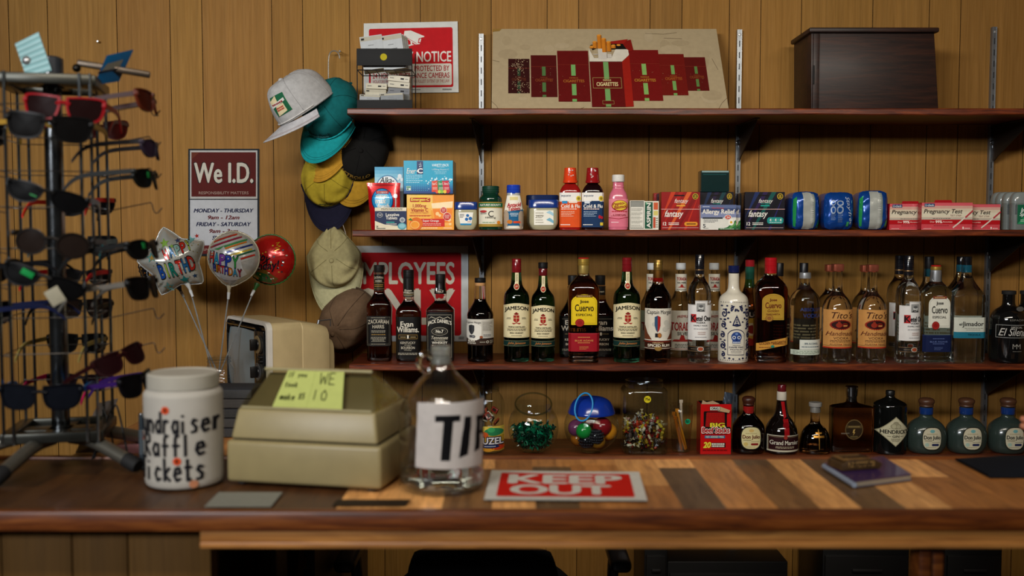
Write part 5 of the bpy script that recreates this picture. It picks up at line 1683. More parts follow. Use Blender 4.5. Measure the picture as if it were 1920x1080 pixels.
donjulio('squat dark tequila bottle with a cream oval label and red neck band', 1403, 742, 61, 2.975, True)
donjulio('frosted round tequila bottle, first of three, next to the black gin', 1736, 745, 73, 2.975)
donjulio('frosted round tequila bottle, in the middle of the three', 1811, 745, 73, 2.975)
donjulio('frosted round tequila bottle, third one, cut close by the right edge', 1889, 745, 73, 2.975)

# ---- orange liqueur with red ribbon
v = low('liqueur_bottle', 'dark liqueur bottle with a red ribbon and wax seal round its neck', 1465, 721, 62, 2.975)
v.lathe('bottle_glass', [(.88, 0), (.97, .01), (1, .05), (.98, .30), (.92, .38), (.70, .47), (.42, .55), (.32, .68), (.27, .85)], '#0d0705', 'dark')
v.cap(.90, 1, .26, '#5a1218', 'shiny', .96, 'screw_cap', ridges=2)
v.cap(.775, .9, .30, '#b9b0a0', 'paper', .95, 'neck_paper')
b = B()
b.tube([(v.R * .3 * math.cos(q * .4), -v.R * .36 + v.R * .36 + v.R * .40 * math.sin(q * .4), v.H * .535) for q in range(16)], .0028, '#9a1418', 6, closed=True)
a = L().poly([(.42, 1), (.56, 1), (.62, .55), (.50, .5)], '#9a1418', 0).poly([(.46, .5), (.68, .5), (.66, .02), (.46, .0)], '#8a1014', 0)
a.emit(b, wrap_prof([(r_ * v.R, z_ * v.H) for r_, z_ in chaikin([(.88, 0), (.97, .01), (1, .05), (.98, .30), (.92, .38), (.70, .47), (.42, .55), (.32, .68), (.27, .85)], 2)], v.R * 1.5, v.H * .27, v.H * .76), 8, .001, vsteps=14)
b.lathe([(.0001, .004), (.008, .004), (.0095, .002), (.0095, 0)], '#7a0c12', 16, Mx=Matrix.Translation((.003, -v.R * .84, v.H * .435)) @ Matrix.Rotation(R(90), 4, 'X'))
o = b.done('red_ribbon', 'shiny', v.t)
a = L('#b8b09a').rect(.015, .05, .985, .95, '#2a0e10', 1).box(.03, .1, .97, .9, .008, '#8a7a5a', 2, .5).t('Grand Marnier', .5, .56, .88, .26, '#c9c2b0', .02).micro(.2, .2, .8, .34, 2, '#a89a80', .5, 2, 'C').ell(.5, .9, .06, .14, '#8a2a20', 3).rect(0, 0, 1, .1, '#b8b09a', 2)
v.art(a, .05, .29, .94, .99)

# ---- cognac with a gold cross
v = low('cognac_bottle', 'dark bell-shaped cognac bottle with a golden double cross and clear neck', 1528, 754, 58, 2.975)
v.lathe('bottle_glass', [(.92, 0), (.98, .01), (1, .05), (1, .12), (.92, .34), (.7, .48), (.4, .55), (.3, .6), (.28, .80)], lambda z: (.06, .022, .006) if z < .56 else (.8, .72, .66), 'glass')
v.cap(.80, .92, .33, '#b8b4ac', 'metal', 1, 'stopper_ring', ridges=1)
v.cap(.92, 1, .42, '#8a8680', 'shiny', 1, 'glass_stopper')
b = B()
a = L().poly([(.46, .92), (.54, .92), (.53, .1), (.5, 0), (.47, .1)], '#c08a3a', 1).rect(.14, .60, .86, .70, '#c08a3a', 2).rect(.26, .78, .74, .86, '#b07c30', 2).ell(.5, .94, .05, .05, '#c08a3a', 2).ell(.14, .65, .05, .06, '#b07c30', 3).ell(.86, .65, .05, .06, '#b07c30', 3)
a.emit(b, wrap_prof([(r_ * v.R, z_ * v.H) for r_, z_ in chaikin([(.92, 0), (.98, .01), (1, .05), (1, .12), (.92, .34), (.7, .48), (.4, .55), (.3, .6), (.28, .80)], 2)], v.R * .85, .10 * v.H, .50 * v.H), 8, .0008, vsteps=10)
o = b.done('gold_cross', 'metal', v.t, recalc=False)

# ---- square decanter
v = low('tequila_bottle', 'wide square amber decanter with a chrome stopper and oval label', 1596, 724, 78, 2.985, n=8, ay=.42)
v.lathe('bottle_glass', [(.92, 0), (.98, .01), (1, .04), (1, .66), (.98, .70), (.5, .73), (.26, .75), (.24, .80)], (.30, .14, .05), 'glass', 1)
v.cap(.77, .85, .24, '#a8a6a4', 'chrome', 1, 'neck_ring', n=2, ridges=3)
v.cap(.85, 1, .27, '#b8b8ba', 'chrome', 1.15, 'chrome_stopper', n=2)
a = L().ell(.5, .5, .5, .5, '#3a2a14', 0).ell(.5, .5, .47, .47, '#6a5430', 1).ell(.5, .5, .44, .44, '#2a1e10', 2).rect(.1, .56, .9, .70, '#4a3a20', 3).micro(.2, .6, .8, .66, 1, '#8a7648', .6, 4).poly([(.46, .5), (.56, .52), (.5, .38), (.56, .38), (.44, .2), (.48, .34), (.42, .34)], '#a88a4a', 4).micro(.3, .1, .7, .2, 2, '#7a6a40', .4, 4, 'C')
v.art(a, .20, .52, .44, 1.0)
a = L().micro(0, 0, 1, 1, 3, '#8a8070')
v.art(a, .29, .31, .2, 1.0, 'white_print')
bpy.data.objects[v.t.children[-1].name].location.x = -.026

# ---- apothecary gin
v = low('gin_bottle', 'black apothecary gin bottle with a cream diamond label', 1668, 732, 62, 2.975)
v.lathe('bottle_glass', [(.93, 0), (.98, .01), (1, .04), (1, .68), (1, .76), (.95, .80), (.55, .85), (.32, .88), (.26, .90), (.25, .96)], '#0b0c0b', 'dark')
v.cap(.93, 1, .27, '#0f0f0f', 'plastic', name='stopper')
a = L().poly([(.5, 0), (1, .5), (.5, 1), (0, .5)], '#8a8468', 0).poly([(.5, .03), (.97, .5), (.5, .97), (.03, .5)], '#b9b294', 1).t("HENDRICK'S", .5, .50, .80, .13, '#1c1a16', .03).t('GIN', .5, .345, .2, .075, '#1c1a16', .02).line([(.26, .345), (.36, .345)], .012, '#3a362a').line([(.64, .345), (.74, .345)], .012, '#3a362a').micro(.36, .16, .64, .28, 3, '#5a5440', .4, 2, 'C')
a.ell(.5, .68, .16, .1, '#8f896e', 2).ell(.44, .68, .06, .07, '#a8a284', 3).ell(.57, .67, .06, .06, '#a8a284', 3).ell(.5, .78, .08, .06, '#8f896e', 2).micro(.3, .6, .7, .62, 1, '#6a644c')
v.art(a, .14, .62, .99, 1.0)
# ================================================================ top shelf and wall signs
def lean(name, label, cat, px, py0, w, yb, yt, art, thick, side, mat='paper', W1=None, H=None, rz=0, extra=None):
    """flat board standing on the top shelf, foot at depth yb, head resting back at yt"""
    z0 = Z1
    z1 = at(px, py0, yt).z
    hh = math.hypot(z1 - z0, yt - yb)
    W = w * S((yb + yt) / 2)
    b = B()
    b.box((0, thick / 2, hh / 2 + .001), (W, thick, hh), side, .001)
    if art:
        art.emit(b, flat(W, hh), 0, .00025)
    if extra:
        extra(b, W, hh)
    X = at(px, py0 + 80, yb).x
    o = b.done(name, mat, Mx=Matrix.Translation((X, yb, z0 + .001)) @ Matrix.Rotation(math.atan2(yt - yb, z1 - z0) * -1, 4, 'X') @ Matrix.Rotation(rz, 4, 'Y'))
    tag(o, label, cat)
    return o


# cigarette display board
a = L('#a29172')
for k in range(60):
    a.ell(rnd.uniform(.06, .94), rnd.uniform(.1, .9), rnd.uniform(.01, .05), rnd.uniform(.02, .08), rnd.choice(['#9e8d6e', '#a69577', '#9b8a6c']), 1, 10)
a.poly([(0, 1), (.04, 1), (.03, .97), (.0, .96)], '#8a6a34', 2)
for pts in ([(.96, .62), (.97, .55), (.98, .48)], [(.955, 0), (.975, .08), (1, .14)], [(0, .10), (.02, .05), (.03, 0)], [(.0, .6), (.03, .58)], [(.68, .94), (.76, .93), (.82, .95)], [(.76, .88), (.84, .87)], [(.36, 0), (.39, .03)]):
    a.line(pts, .0016, '#6a5a44', 2, .35)


def pack(x0, x1, y0, y1, c, grn, txt, tc, z=3):
    a.rect(x0, y0, x1, y1, c, z)
    m, w_ = (x0 + x1) / 2, (x1 - x0)
    yl = y1 - (y1 - y0) * .28
    a.line([(x0, yl), (x1, yl)], .0012, '#7a2a1c', z + 1, .35)
    a.rect(m - w_ * .07, y0 + .02 * 0, m + w_ * .07, y0 + (y1 - y0) * .05, grn, z + 1)
    a.rect(m - w_ * .07, y0 + (y1 - y0) * .12, m + w_ * .07, y0 + (y1 - y0) * .34, grn, z + 1).rect(m - w_ * .07, y0 + (y1 - y0) * .50, m + w_ * .07, yl, grn, z + 1)
    a.t('FAMOUS', m, y0 + (y1 - y0) * .455, w_ * .26, .016, tc, .02, z=z + 2).t('CIGARETTES', m, y0 + (y1 - y0) * .395, w_ * .66, .032, tc, .03, z=z + 2)


pack(.070, .162, .195, .615, '#30100f', '#2c3c2a', '', '#5a2c1c')
pack(.168, .280, .15, .66, '#4a100f', '#4a6a3c', '', '#7a3c1e')
pack(.284, .420, .095, .715, '#5c100f', '#6a9a58', '', '#9a5a24', 4)
pack(.590, .728, .105, .725, '#6a1210', '#7aa258', '', '#a8762a', 4)
pack(.728, .838, .17, .675, '#66150f', '#6a9450', '', '#96501f', 3)
pack(.838, .930, .225, .635, '#54120f', '#54743c', '', '#7a3c1c', 2)
for k in range(150):                         # scuffed first pack
    x, y = rnd.gauss(.115, .02), rnd.choice([rnd.gauss(.54, .05), rnd.gauss(.28, .06)])
    if .07 < x < .162 and .195 < y < .615:
        a.ell(x, y, rnd.uniform(.0006, .0022), rnd.uniform(.002, .006), '#b09a78', 6, 6)
for k in range(60):
    a.ell(rnd.uniform(.16, .93), rnd.uniform(.12, .5), rnd.uniform(.0004, .0012), rnd.uniform(.001, .003), '#a88a68', 6, 6)
# open front pack
a.rect(.424, .03, .566, .575, '#5a0f0e', 6).poly([(.566, .03), (.600, .035), (.600, .66), (.566, .575)], '#8f1c12', 6)
a.poly([(.424, .575), (.566, .575), (.598, .655), (.597, .72), (.575, .755), (.545, .75), (.52, .62), (.445, .62), (.424, .74)], '#c9c2b2', 7)
a.poly([(.43, .78), (.44, .79), (.455, .74), (.44, .72)], '#1a100c', 6).poly([(.52, .80), (.575, .79), (.60, .70), (.62, .72), (.612, .855), (.58, .83), (.52, .82)], '#7a1610', 6).poly([(.44, .80), (.6, .86), (.578, .80), (.50, .80)], '#8f1c14', 6).poly([(.5, .80), (.575, .80), (.59, .73), (.51, .73)], '#14100e', 7)
for x, y1_, y2_ in ((.438, .76, .66), (.452, .82, .66), (.473, .905, .60), (.492, .86, .60), (.513, .82, .62), (.533, .775, .66), (.556, .78, .70)):
    if x in (.473, .492, .513, .452):
        a.rect(x - .0095, y2_ + .0, x + .0095, y1_ - .15, '#bfb8ac', 9)
    a.rect(x - .0095, max(y2_ + .08, y1_ - .17), x + .0095, y1_, '#c07420', 10).ell(x, y1_, .0095, .012, '#d08830', 11, 12).rect(x + .004, max(y2_ + .08, y1_ - .17), x + .0095, y1_, '#a05c18', 11)
a.poly([(.424, .575), (.566, .575), (.598, .655), (.598, .68), (.545, .64), (.52, .60), (.445, .60), (.424, .64)], '#c9c2b2', 12)
a.rect(.483, .03, .505, .06, '#6a8a50', 8).rect(.483, .10, .505, .24, '#6a9458', 8).rect(.483, .36, .505, .57, '#6a9458', 8)
a.box(.434, .25, .556, .375, .0016, '#9a8a50', 9, .35).t('FAMOUS', .495, .345, .034, .022, '#c9b87a', .02, z=9).t('CIGARETTES', .495, .298, .092, .045, '#d0c08a', .03, z=9).box(.470, .06, .518, .10, .0012, '#8a7a44', 9, .35)
lean('cigarette_display_board', 'wide cream cardboard picture board of dark red cigarette packs on the top shelf', 'picture', 1144.5, 55, 427, 2.955, 3.15, a, .003, '#a89878')


# dark wooden box
def lip(b, W, H):
    b.box((-.003, .02, H + .006), (W + .022, .075, .013), '#170c08', .003)
    b.box((-W / 2 + .012, -.003, H / 2), (.020, .010, H - .004), '#24120a', .002)
    b.box((-W / 2 + .006, -.008, H * .48), (.004, .004, .05), '#0a0605')
    b.box((0, .06, H / 2), (W - .01, .06, H - .01), '#24120a')


b = B()
Yb = 2.955
pA, pB_, pC, pD = at(1521, 205, Yb), at(1760, 205, Yb), at(1752, 62, Yb), at(1521, 62, Yb)
z1 = pC.z
pts = [(pA.x, Z1), (pB_.x, Z1), (pC.x, z1), (pD.x, z1)]
b.prism(pts, Yb, Yb + .18, '#3a2213', bev=.002)
b.box(((pA.x + pC.x) / 2 - .002, Yb + .085, z1 + .007), (pC.x - pA.x + .022, .20, .014), '#20120a', .004)
b.box((pA.x + .011, Yb - .003, (Z1 + z1) / 2), (.018, .008, z1 - Z1 - .004), '#2a170c', .002)
M['boxwood'] = wood_mat('dark_box_veneer', '#140805', '#25110a', '#3c1e10', (1.4, 10, 16), .5, .05, .1)
o = b.done('wooden_box', 'boxwood')
tag(o, 'dark brown wooden box with an overhanging lip, at the right of the top shelf', 'box')
b = B()
b.box((0, 0, 0), (.005, .003, .055), '#0a0605', .001)
o2 = b.done('slot', 'rubber', o, loc=(pA.x + .003, Yb - .0085, (Z1 + z1) / 2 - .01))

# ---- camera warning sign (standing on the top shelf against the wall, slightly askew)
a = L('#c3c4bf')
a.rr(.055, .075, .945, .92, '#b01018', .02, 1, 1.3).rr(.075, .105, .93, .41, '#c9c6ba', .02, 2, 1.3)
a.t('SECURITY NOTICE', .50, .51, .85, .145, '#d6d3ca', .02, z=3)
a.t('THIS PROPERTY IS PROTECTED BY', .5, .345, .81, .075, '#9a141c', .02, z=4).t('24 HOUR SURVEILLANCE CAMERAS', .5, .245, .81, .075, '#9a141c', .02, z=4).t('VIOLATORS WILL BE PROSECUTED TO THE FULLEST EXTENT OF THE LAW', .5, .163, .81, .045, '#9a141c', .01, z=4)
a.micro(.5, .035, .6, .05, 1, '#333333', .6)
for k in range(22):
    a.rect(.83 + .0045 * k, .03, .8322 + .0045 * k, .055, '#222222', 2)
# camera pictogram
a.poly([(.435, .88), (.50, .885), (.645, .80), (.625, .735), (.60, .72), (.595, .69), (.55, .685), (.45, .78), (.46, .80), (.425, .82)], '#d0cec6', 3)
a.poly([(.585, .77), (.64, .79), (.62, .70), (.575, .705)], '#b01018', 4).poly([(.595, .76), (.612, .77), (.602, .715), (.585, .72)], '#d0cec6', 5).line([(.45, .79), (.56, .70)], .005, '#b01018', 4, .77)
a.poly([(.495, .74), (.515, .72), (.515, .69), (.54, .685), (.46, .655), (.43, .665), (.50, .69)], '#d0cec6', 3)
b = B()
p0, p1, p2, p3 = (at(q[0], q[1], YW - .006) for q in ((682, 175), (860, 173), (858, 40), (682, 44)))
a.emit(b, lambda u, w_, d: (p0.lerp(p1, u)).lerp(p3.lerp(p2, u), w_) - Vector((0, d, 0)), 0, .0002)
vv = [p0, p1, p2, p3]
b.raw([tuple(q) for q in vv] + [tuple(q + Vector((0, .0025, 0))) for q in vv], [(0, 1, 2, 3), (7, 6, 5, 4), (0, 4, 5, 1), (1, 5, 6, 2), (2, 6, 7, 3), (3, 7, 4, 0)], '#b9bab6')
o = b.done('camera_warning_sign', 'paper', recalc=False)
tag(o, 'white and red security sign with a camera symbol on the wall above the top shelf', 'sign')


def wallsign(name, label, px0, py0, px1, py1, a, Y=YW - .004, side='#b9bab6'):
    p0, p1, p2, p3 = (at(q[0], q[1], Y) for q in ((px0, py1), (px1, py1), (px1, py0), (px0, py0)))
    b = B()
    a.emit(b, lambda u, w_, d: (p0.lerp(p1, u)).lerp(p3.lerp(p2, u), w_) - Vector((0, d, 0)), 0, .0002)
    vv = [p0, p1, p2, p3]
    b.raw([tuple(q) for q in vv] + [tuple(q + Vector((0, .0022, 0))) for q in vv], [(0, 1, 2, 3), (7, 6, 5, 4), (0, 4, 5, 1), (1, 5, 6, 2), (2, 6, 7, 3), (3, 7, 4, 0)], side)
    o = b.done(name, 'paper', recalc=False)
    tag(o, label, 'sign')


a = L('#b2b5b5').rr(.045, .06, .945, .93, '#a50f16', .02, 1, 1.2)
a.t('EMPLOYEES', .50, .715, .78, .225, '#b8b2a2', .03, z=2).t('ONLY', .50, .365, .77, .36, '#b8b2a2', .05, z=2)
for k in range(14):
    a.rect(.925 + .003 * k, .02, .9265 + .003 * k, .05, '#333333', 2)
wallsign('employees_sign', 'red and white staff-only sign on the wall behind the whiskey bottles', 637, 461, 878, 640, a)

a = L('#1a2026')
a.rect(.025, .535, .975, .985, '#aaa8a4', 1).rect(.045, .555, .955, .968, '#4f1713', 2).rect(.025, .02, .975, .525, '#aeb0b4', 1)
a.t('We I.D.', .5, .775, .84, .19, '#241c1a', .058, z=3).t('We I.D.', .5, .776, .82, .18, '#b9b5a8', .035, z=4).t('RESPONSIBILITY MATTERS', .5, .59, .70, .026, '#9a8478', .0, z=3)
for k, (tx, c, w_) in enumerate((('MONDAY - THURSDAY', '#141a3c', .84), ('9am - 12am', '#5a1416', .44), ('FRIDAY - SATURDAY', '#141a3c', .77), ('9am - 3am', '#5a1416', .40), ('SUNDAY', '#141a3c', .32), ('CLOSED', '#5a1416', .30))):
    a.t(tx, .5, .425 - .0635 * k, w_, .036, c, .045, .25, z=3)
a.rect(.025, .02, .975, .10, '#5a1a18', 3).t('RESPONSIBILITY MATTERS', .5, .06, .7, .022, '#9a8478', .0, z=4)
a.poly([(.045, .968), (.16, .968), (.045, .90)], '#5c2a1c', 3)
wallsign('opening_hours_sign', 'brown and white age-check and opening-hours sign on the wall', 353, 279, 486, 480, a)

# nail in the wall
b = B()
b.tube([(0, 0, 0), (0, -.012, .002)], .0014, '#9a9a98', 8)
b.lathe([(.0001, 0), (.0038, 0), (.003, .0018), (.0001, .002)], '#b0b0ae', 12, Mx=Matrix.Translation((0, -.012, .002)) @ Matrix.Rotation(R(90), 4, 'X'))
o = b.done('small_nail', 'metal', loc=at(186, 80, YW) - Vector((0, .0005, 0)))
tag(o, 'small shiny nail in the bare panelling above the sunglasses rack', 'nail')

# ---- black wire card rack on the top shelf
Yr = 2.94
pl, pr_ = at(669, 150, Yr), at(773, 150, Yr)
Wr = pr_.x - pl.x
xc = (pl.x + pr_.x) / 2
t = thing('wire_display_rack', 'black two-tier wire rack of small white boxes on the left end of the top shelf', 'rack', (xc, Yr, Z1))
hz = lambda py: at(720, py, Yr).z - Z1
D_ = .11
b = B()
b.box((0, 0, hz(107)), (Wr, .003, hz(91) - hz(123)), '#0b0b0c', .001)
a = L().ell(.5, .5, .5, .5, '#a89a1c', 0, 20)
b.done('upper_front_plate', 'rubber', t)
b = B()
a = L().ell(.5, .5, .5, .5, '#a89a1c', 0, 20)
a.emit(b, lambda u, w_, d: Vector(((u - .5) * .020 - .002, -.0016 - d, hz(107) - .010 + w_ * .020)), 0)
o = b.done('round_sticker', 'paper', t, recalc=False)
o['label'] = 'yellow round sticker'
b = B()
b.box((0, 0, (hz(193) + hz(206)) / 2 + .004), (Wr, .003, .030), '#0b0b0c', .001)
b.done('lower_front_plate', 'rubber', t)
b = B()
for sx in (-1, 1):
    x = sx * (Wr / 2 - .001)
    b.tube([(x, .002, .002), (x, .002, hz(95))], .0016, '#111112', 6)
    b.tube([(x, D_, .002), (x, D_, hz(88))], .0016, '#111112', 6)
    for z in (.003, hz(131)):
        b.tube([(x, .002, z), (x, D_, z)], .0016, '#111112', 6)
for z in (.003, hz(131)):
    for yy in (.002, D_):
        b.tube([(-Wr / 2, yy, z), (Wr / 2, yy, z)], .0016, '#111112', 6)
    for k in range(1, 6):
        b.tube([(-Wr / 2 + Wr * k / 6, .002, z), (-Wr / 2 + Wr * k / 6, D_, z)], .0012, '#111112', 6)
b.done('wire_frame', 'plastic', t)


def lilbox(label, x, y, z, w_, h_, d_, rx, rz_, ry, face, top='#bdb6a2', grp='white boxes in the wire rack'):
    a = L(face)
    if h_ > .03:
        a.rect(.02, .86, .98, .98, '#a9a493', 1).rect(.06, .89, .2, .95, '#222222', 2).micro(.1, .3, .75, .62, 6, '#6a6c70', .4, 2).micro(.35, .70, .6, .74, 1, '#77797c')
    else:
        a.rect(.58, .35, .74, .62, '#26262a', 2).micro(.08, .4, .28, .6, 1, '#55565a', .6).micro(.8, .4, .94, .58, 1, '#66676a', .6)
    b = B()
    b.box((0, d_ / 2, h_ / 2), (w_, d_, h_), top, .0008)
    a.emit(b, flat(w_, h_), 0, .0002)
    o = b.done('pill_box', 'paper', Mx=Matrix.Translation((xc + x, Yr + y, Z1 + z)) @ Euler((R(rx), R(ry), R(rz_))).to_matrix().to_4x4())
    tag(o, label, 'box', grp)


uw = 45 * S(Yr)
for k in range(4):
    lilbox(('front', 'second', 'third', 'rear')[k] + ' white pill box of the left stack in the upper tier', -.030 - .002 * k, .014 + .017 * k, hz(128), uw * .93, hz(63) - hz(128), .014, -6, 0, -8, '#b0b4b6')
    lilbox(('front', 'second', 'third', 'rear')[k] + ' white pill box of the right stack in the upper tier', .030 + .004 * k, .014 + .017 * k, hz(128), uw * .93, hz(61) - hz(128), .014, -6, 0, -9, '#b2b6b8')
lows = [(-.038, .05, 0, .060, .018, '#b9b4a2', 'cream pill box at the bottom left of the lower tier, second layer'), (-.031, .055, .019, .062, .016, '#c0bba8', 'topmost cream pill box on the left of the lower tier')]
zb = .040
lilbox('crumpled white packet box lying front left in the lower tier', -.046, .010, .005, .062, .040, .03, 0, 0, 3, '#9a9da0')
lilbox('grey pill box lying front right in the lower tier', .020, .010, .006, .070, .044, .03, 0, 0, -3, '#83878a')
lilbox('cream pill box on the left of the lower tier, lower of two', -.035, .048, .006, .062, .060, .03, 0, 0, 2, '#b9b4a2')
lilbox('cream pill box on the left of the lower tier, upper of two', -.031, .048, .068, .062, .016, .05, 0, 0, 2, '#c0bba8')
for k, c in enumerate(('#6a6c6c', '#74767a', '#c4bfae', '#c9c4b4')):
    lilbox(('grey pill box lowest in the right pile of the lower tier', 'grey pill box second from below in the right pile of the lower tier', 'cream pill box second from the top in the right pile of the lower tier', 'cream pill box topmost in the right pile of the lower tier')[k], .036, .045, .034 + .0185 * k, .064, .017, .05, 0, 0, 3 + k, c)
# ================================================================ caps on the hook
HY = 3.13


def hook():
    b = B()
    P = [at(x, y, Y) for x, y, Y in ((637, 97, 3.195), (640, 96, 3.17))]
    path = [at(x, y, 3.165) for x, y in ((637, 110), (635.5, 101), (631, 96), (624, 95), (618.5, 99), (616, 108), (615.5, 135), (617, 180), (619, 240), (625, 330), (634, 400), (645, 428), (650, 445))]
    b.tube(chaikin([tuple(p) for p in path], 2), .0021, '#a8a49c', 8)
    b.tube([at(637, 96, 3.197), at(637, 96, 3.16)], .0018, '#b0b0ac', 8)
    b.ball(at(637, 96, 3.158), .004, '#b0b0ac', 10)
    o = b.done('hanging_hook_rod', 'metal')
    tag(o, 'bent wire hook rod on the wall that the caps hang from', 'hook')


hook()


def cap(label, px, py, Y, fwd, up, crown, brim, under=None, button=None, cord=None, patch=None, k=1.0, pinch=0., squash=1., seam=None, brimlen=.07, strap=True, seed=1, edge=None):
    Mx = frame(fwd, up, at(px, py, Y))
    t = thing('baseball_cap', label, 'cap', Mx=Mx, group='baseball caps on the wall hook')
    A, Bq, Hh = .100 * k, .082 * k, .112 * k * squash
    rr_ = random.Random(seed)
    ph = [rr_.uniform(0, 6) for _ in range(5)]

    def pt(u, v, lift=0.):
        th = 2 * math.pi * u
        f = v * math.pi / 2
        front = max(0, math.cos(th))
        rad = math.cos(f) ** (.62 - .22 * front)
        z = Hh * math.sin(f) ** (1.0 + .10 * front)
        x = A * math.cos(th) * rad + .010 * k * math.sin(f) * (1 if math.cos(th) > 0 else .3)
        y = Bq * math.sin(th) * rad
        if pinch:
            back = max(0, -x / A)
            y *= 1 - pinch * back
            z *= 1 - .25 * pinch * back
            ww = .006 * math.sin(7 * math.sin(th) + 9 * v + ph[0]) * math.sin(math.pi * v)
            z += ww
            x += .5 * ww
        w = .0022 * k * (math.sin(5 * th + ph[1]) * math.sin(3 * f + ph[2]) + .6 * math.sin(9 * th + 6 * f + ph[3])) * math.sin(2 * f)
        n = Vector((x / A ** 2, y / Bq ** 2, max(z, .001) / Hh ** 2)).normalized()
        return Vector((x, y, z)) + n * (w + lift)

    b = B()
    nu, nv = 48, 16
    sm = seam or crown

    b.grid(lambda u, v: pt(u, min(v, .995)), nu, nv, crown, wrap=True)
    b.raw([pt(q / nu, .995) for q in range(nu)], [tuple(range(nu))], crown)
    # inside, so that it reads from behind
    b.grid(lambda u, v: pt(u, min(v, .995), -.0025), nu, 8, sm, wrap=True)
    # stitched panel seams
    for q in range(6):
        b.tube([pt(q / 6 + 1 / 12 * 0, v / 12 * .97, .0004) for v in range(13)], .0009, sm, 5)
    b.tube([pt(q / 40, .012, .0006) for q in range(40)], .0011, sm, 5, closed=True)
    o = b.done('crown', 'fabric', t, sharp=0, recalc=True)
    # brim
    b = B()
    a0 = R(80)
    def br(u, v, dz=0.):
        th = a0 * (2 * u - 1)
        p = pt(th / (2 * math.pi), 0.004)
        ex = brimlen * k * (math.cos(th * 1.10)) ** .75 * 1.12 if abs(th * 1.10) < math.pi / 2 else 0
        x = p.x + ex * v
        y = p.y * (1 + .03 * v)
        z = -.24 * (y * y) / (Bq) * (.35 + .65 * v) * 1.0 - .008 * v + dz
        return Vector((x, y, z))
    b.grid(lambda u, v: br(u, v), 28, 8, brim)
    b.grid(lambda u, v: br(u, v, -.003), 28, 8, under or brim)
    b.tube([br(q / 28, 1, -.0015) for q in range(29)], .0017, edge or brim, 6)
    for vv in (.78, .88):
        b.tube([br(q / 28, vv, .0003) for q in range(29)], .0004, under or brim, 4)
    b.done('brim', 'fabric', t, sharp=0)
    if button:
        b = B()
        b.ball(pt(0, .995) * 1.0, .0075 * k, button, 14, sc=(1, 1, .7))
        b.done('button', 'fabric', t)
    if cord:
        b = B()
        pts = [pt(R(-78 + 156 * q / 40) / (2 * math.pi), .045, .0022) for q in range(41)]
        b.tube(pts, [.0021 + .0005 * math.sin(q * 2.2) for q in range(41)], cord, 6)
        b.done('cord', 'fabric', t)
    if strap:
        b = B()
        b.tube([Vector((-A * .97, yy, zz)) for yy, zz in ((-.03, .004), (-.018, -.004), (0, -.006), (.018, -.004), (.03, .004))], .004, sm, 6)
        b.done('back_strap', 'fabric', t)
    if patch:
        a, th0, th1, v0, v1 = patch
        b = B()
        a.emit(b, lambda u, w_, d: pt((th1 + (th0 - th1) * u) / (2 * math.pi) if False else (th0 + (th1 - th0) * u) / (2 * math.pi), v0 + (v1 - v0) * w_, .0012 + d), 8, .0003, vsteps=4)
        o = b.done('front_print', 'fabric', t, recalc=False, sharp=0)
    return t


# patches run from the wearer's right (u = 0) to left as seen from the front
a = L('#b9b7b0').rect(.05, .0, .98, 1, '#1d5a3c', 1).poly([(.0, .78), (.5, 1), (.5, .55), (.1, .5)], '#cfc19a', 2).poly([(.15, .0), (.75, .08), (.75, .5), (.3, .48)], '#cfc19a', 2).poly([(.02, .42), (.9, .55), (.9, .70), (.02, .60)], '#c9c6c0', 3)
a.micro(.1, .52, .8, .62, 1, '#8a2c28', .8, 4).micro(.25, .2, .7, .4, 2, '#a83c2c', .7, 4)
cap('white cap with a small green patch, topmost of the caps on the hook', 577, 203, 3.02, (-.60, -.50, -.58), (-.50, -.30, .83), '#a9a8a7', '#b6b5b8', '#7a5a52', '#b0afaf', '#c8c6c2', (a, R(6), R(46), .18, .56), seam='#9c9b9a', seed=3)
a = L().t('State Bank', .5, .66, 1.0, .36, '#0a2a2c', .02, .2).micro(.1, .12, .9, .42, 2, '#6fb4b8', .5).ell(.0, .3, .08, .22, '#c9d8d8', 1)
cap('teal cap with a braided cord, under the white cap', 621, 205, 3.065, (-.35, -.25, -.90), (-.20, -.93, .33), '#0d5a5c', '#148a8e', '#0a4446', '#0d5a5c', '#1a9aa0', (a, R(-22), R(36), .10, .40), seam='#0a4a4c', seed=4, squash=.6)
cap('gold cap pressed under the teal cap, showing mainly its brim', 623, 243, 3.125, (-.25, -.30, -.92), (-.35, -.85, .38), '#b08428', '#b8892c', '#8a6420', None, None, None, seam='#8f6a20', k=.94, seed=5, squash=.36, brimlen=.078)
a = L().t('CASTROLLO', .5, .66, 1.0, .32, '#8a6a2c', .04, 0, z=3).t('MOTORS', .62, .34, .5, .2, '#6a5a3a', .02, z=3).ell(.22, .3, .12, .2, '#5a4420', 2).ell(.22, .3, .08, .14, '#1a1614', 3).t('CO.', .5, .08, .2, .15, '#6a5a3a', .02, z=3)
cap('black cap with gold lettering and a gold brim, to the right of the other caps', 676, 277, 3.15, (-.18, -.22, -.95), (.25, -.93, .20), '#121110', '#b08628', '#7a5c1c', '#121110', None, (a, R(-44), R(34), .10, .55), seam='#0c0b0b', k=1.08, seed=6, squash=.45)
a = L().line([(.05, .3), (.2, .7), (.3, .3), (.42, .7), (.55, .3), (.7, .62), (.85, .3)], .03, '#26301c', 2, .6).line([(.1, .2), (.9, .22)], .025, '#26301c', 2, .6).micro(.2, .75, .8, .95, 1, '#3a4424', .7)
cap('yellow cap with a wide navy brim, lowest of the bunch of caps', 614, 330, 3.135, (.05, -.22, -.97), (-.05, -.97, .22), '#a8942c', '#1c1c30', '#12121f', None, '#1a1a2a', (a, R(-26), R(26), .10, .42), seam='#8a7a24', k=1.0, pinch=.12, seed=7, squash=.42)
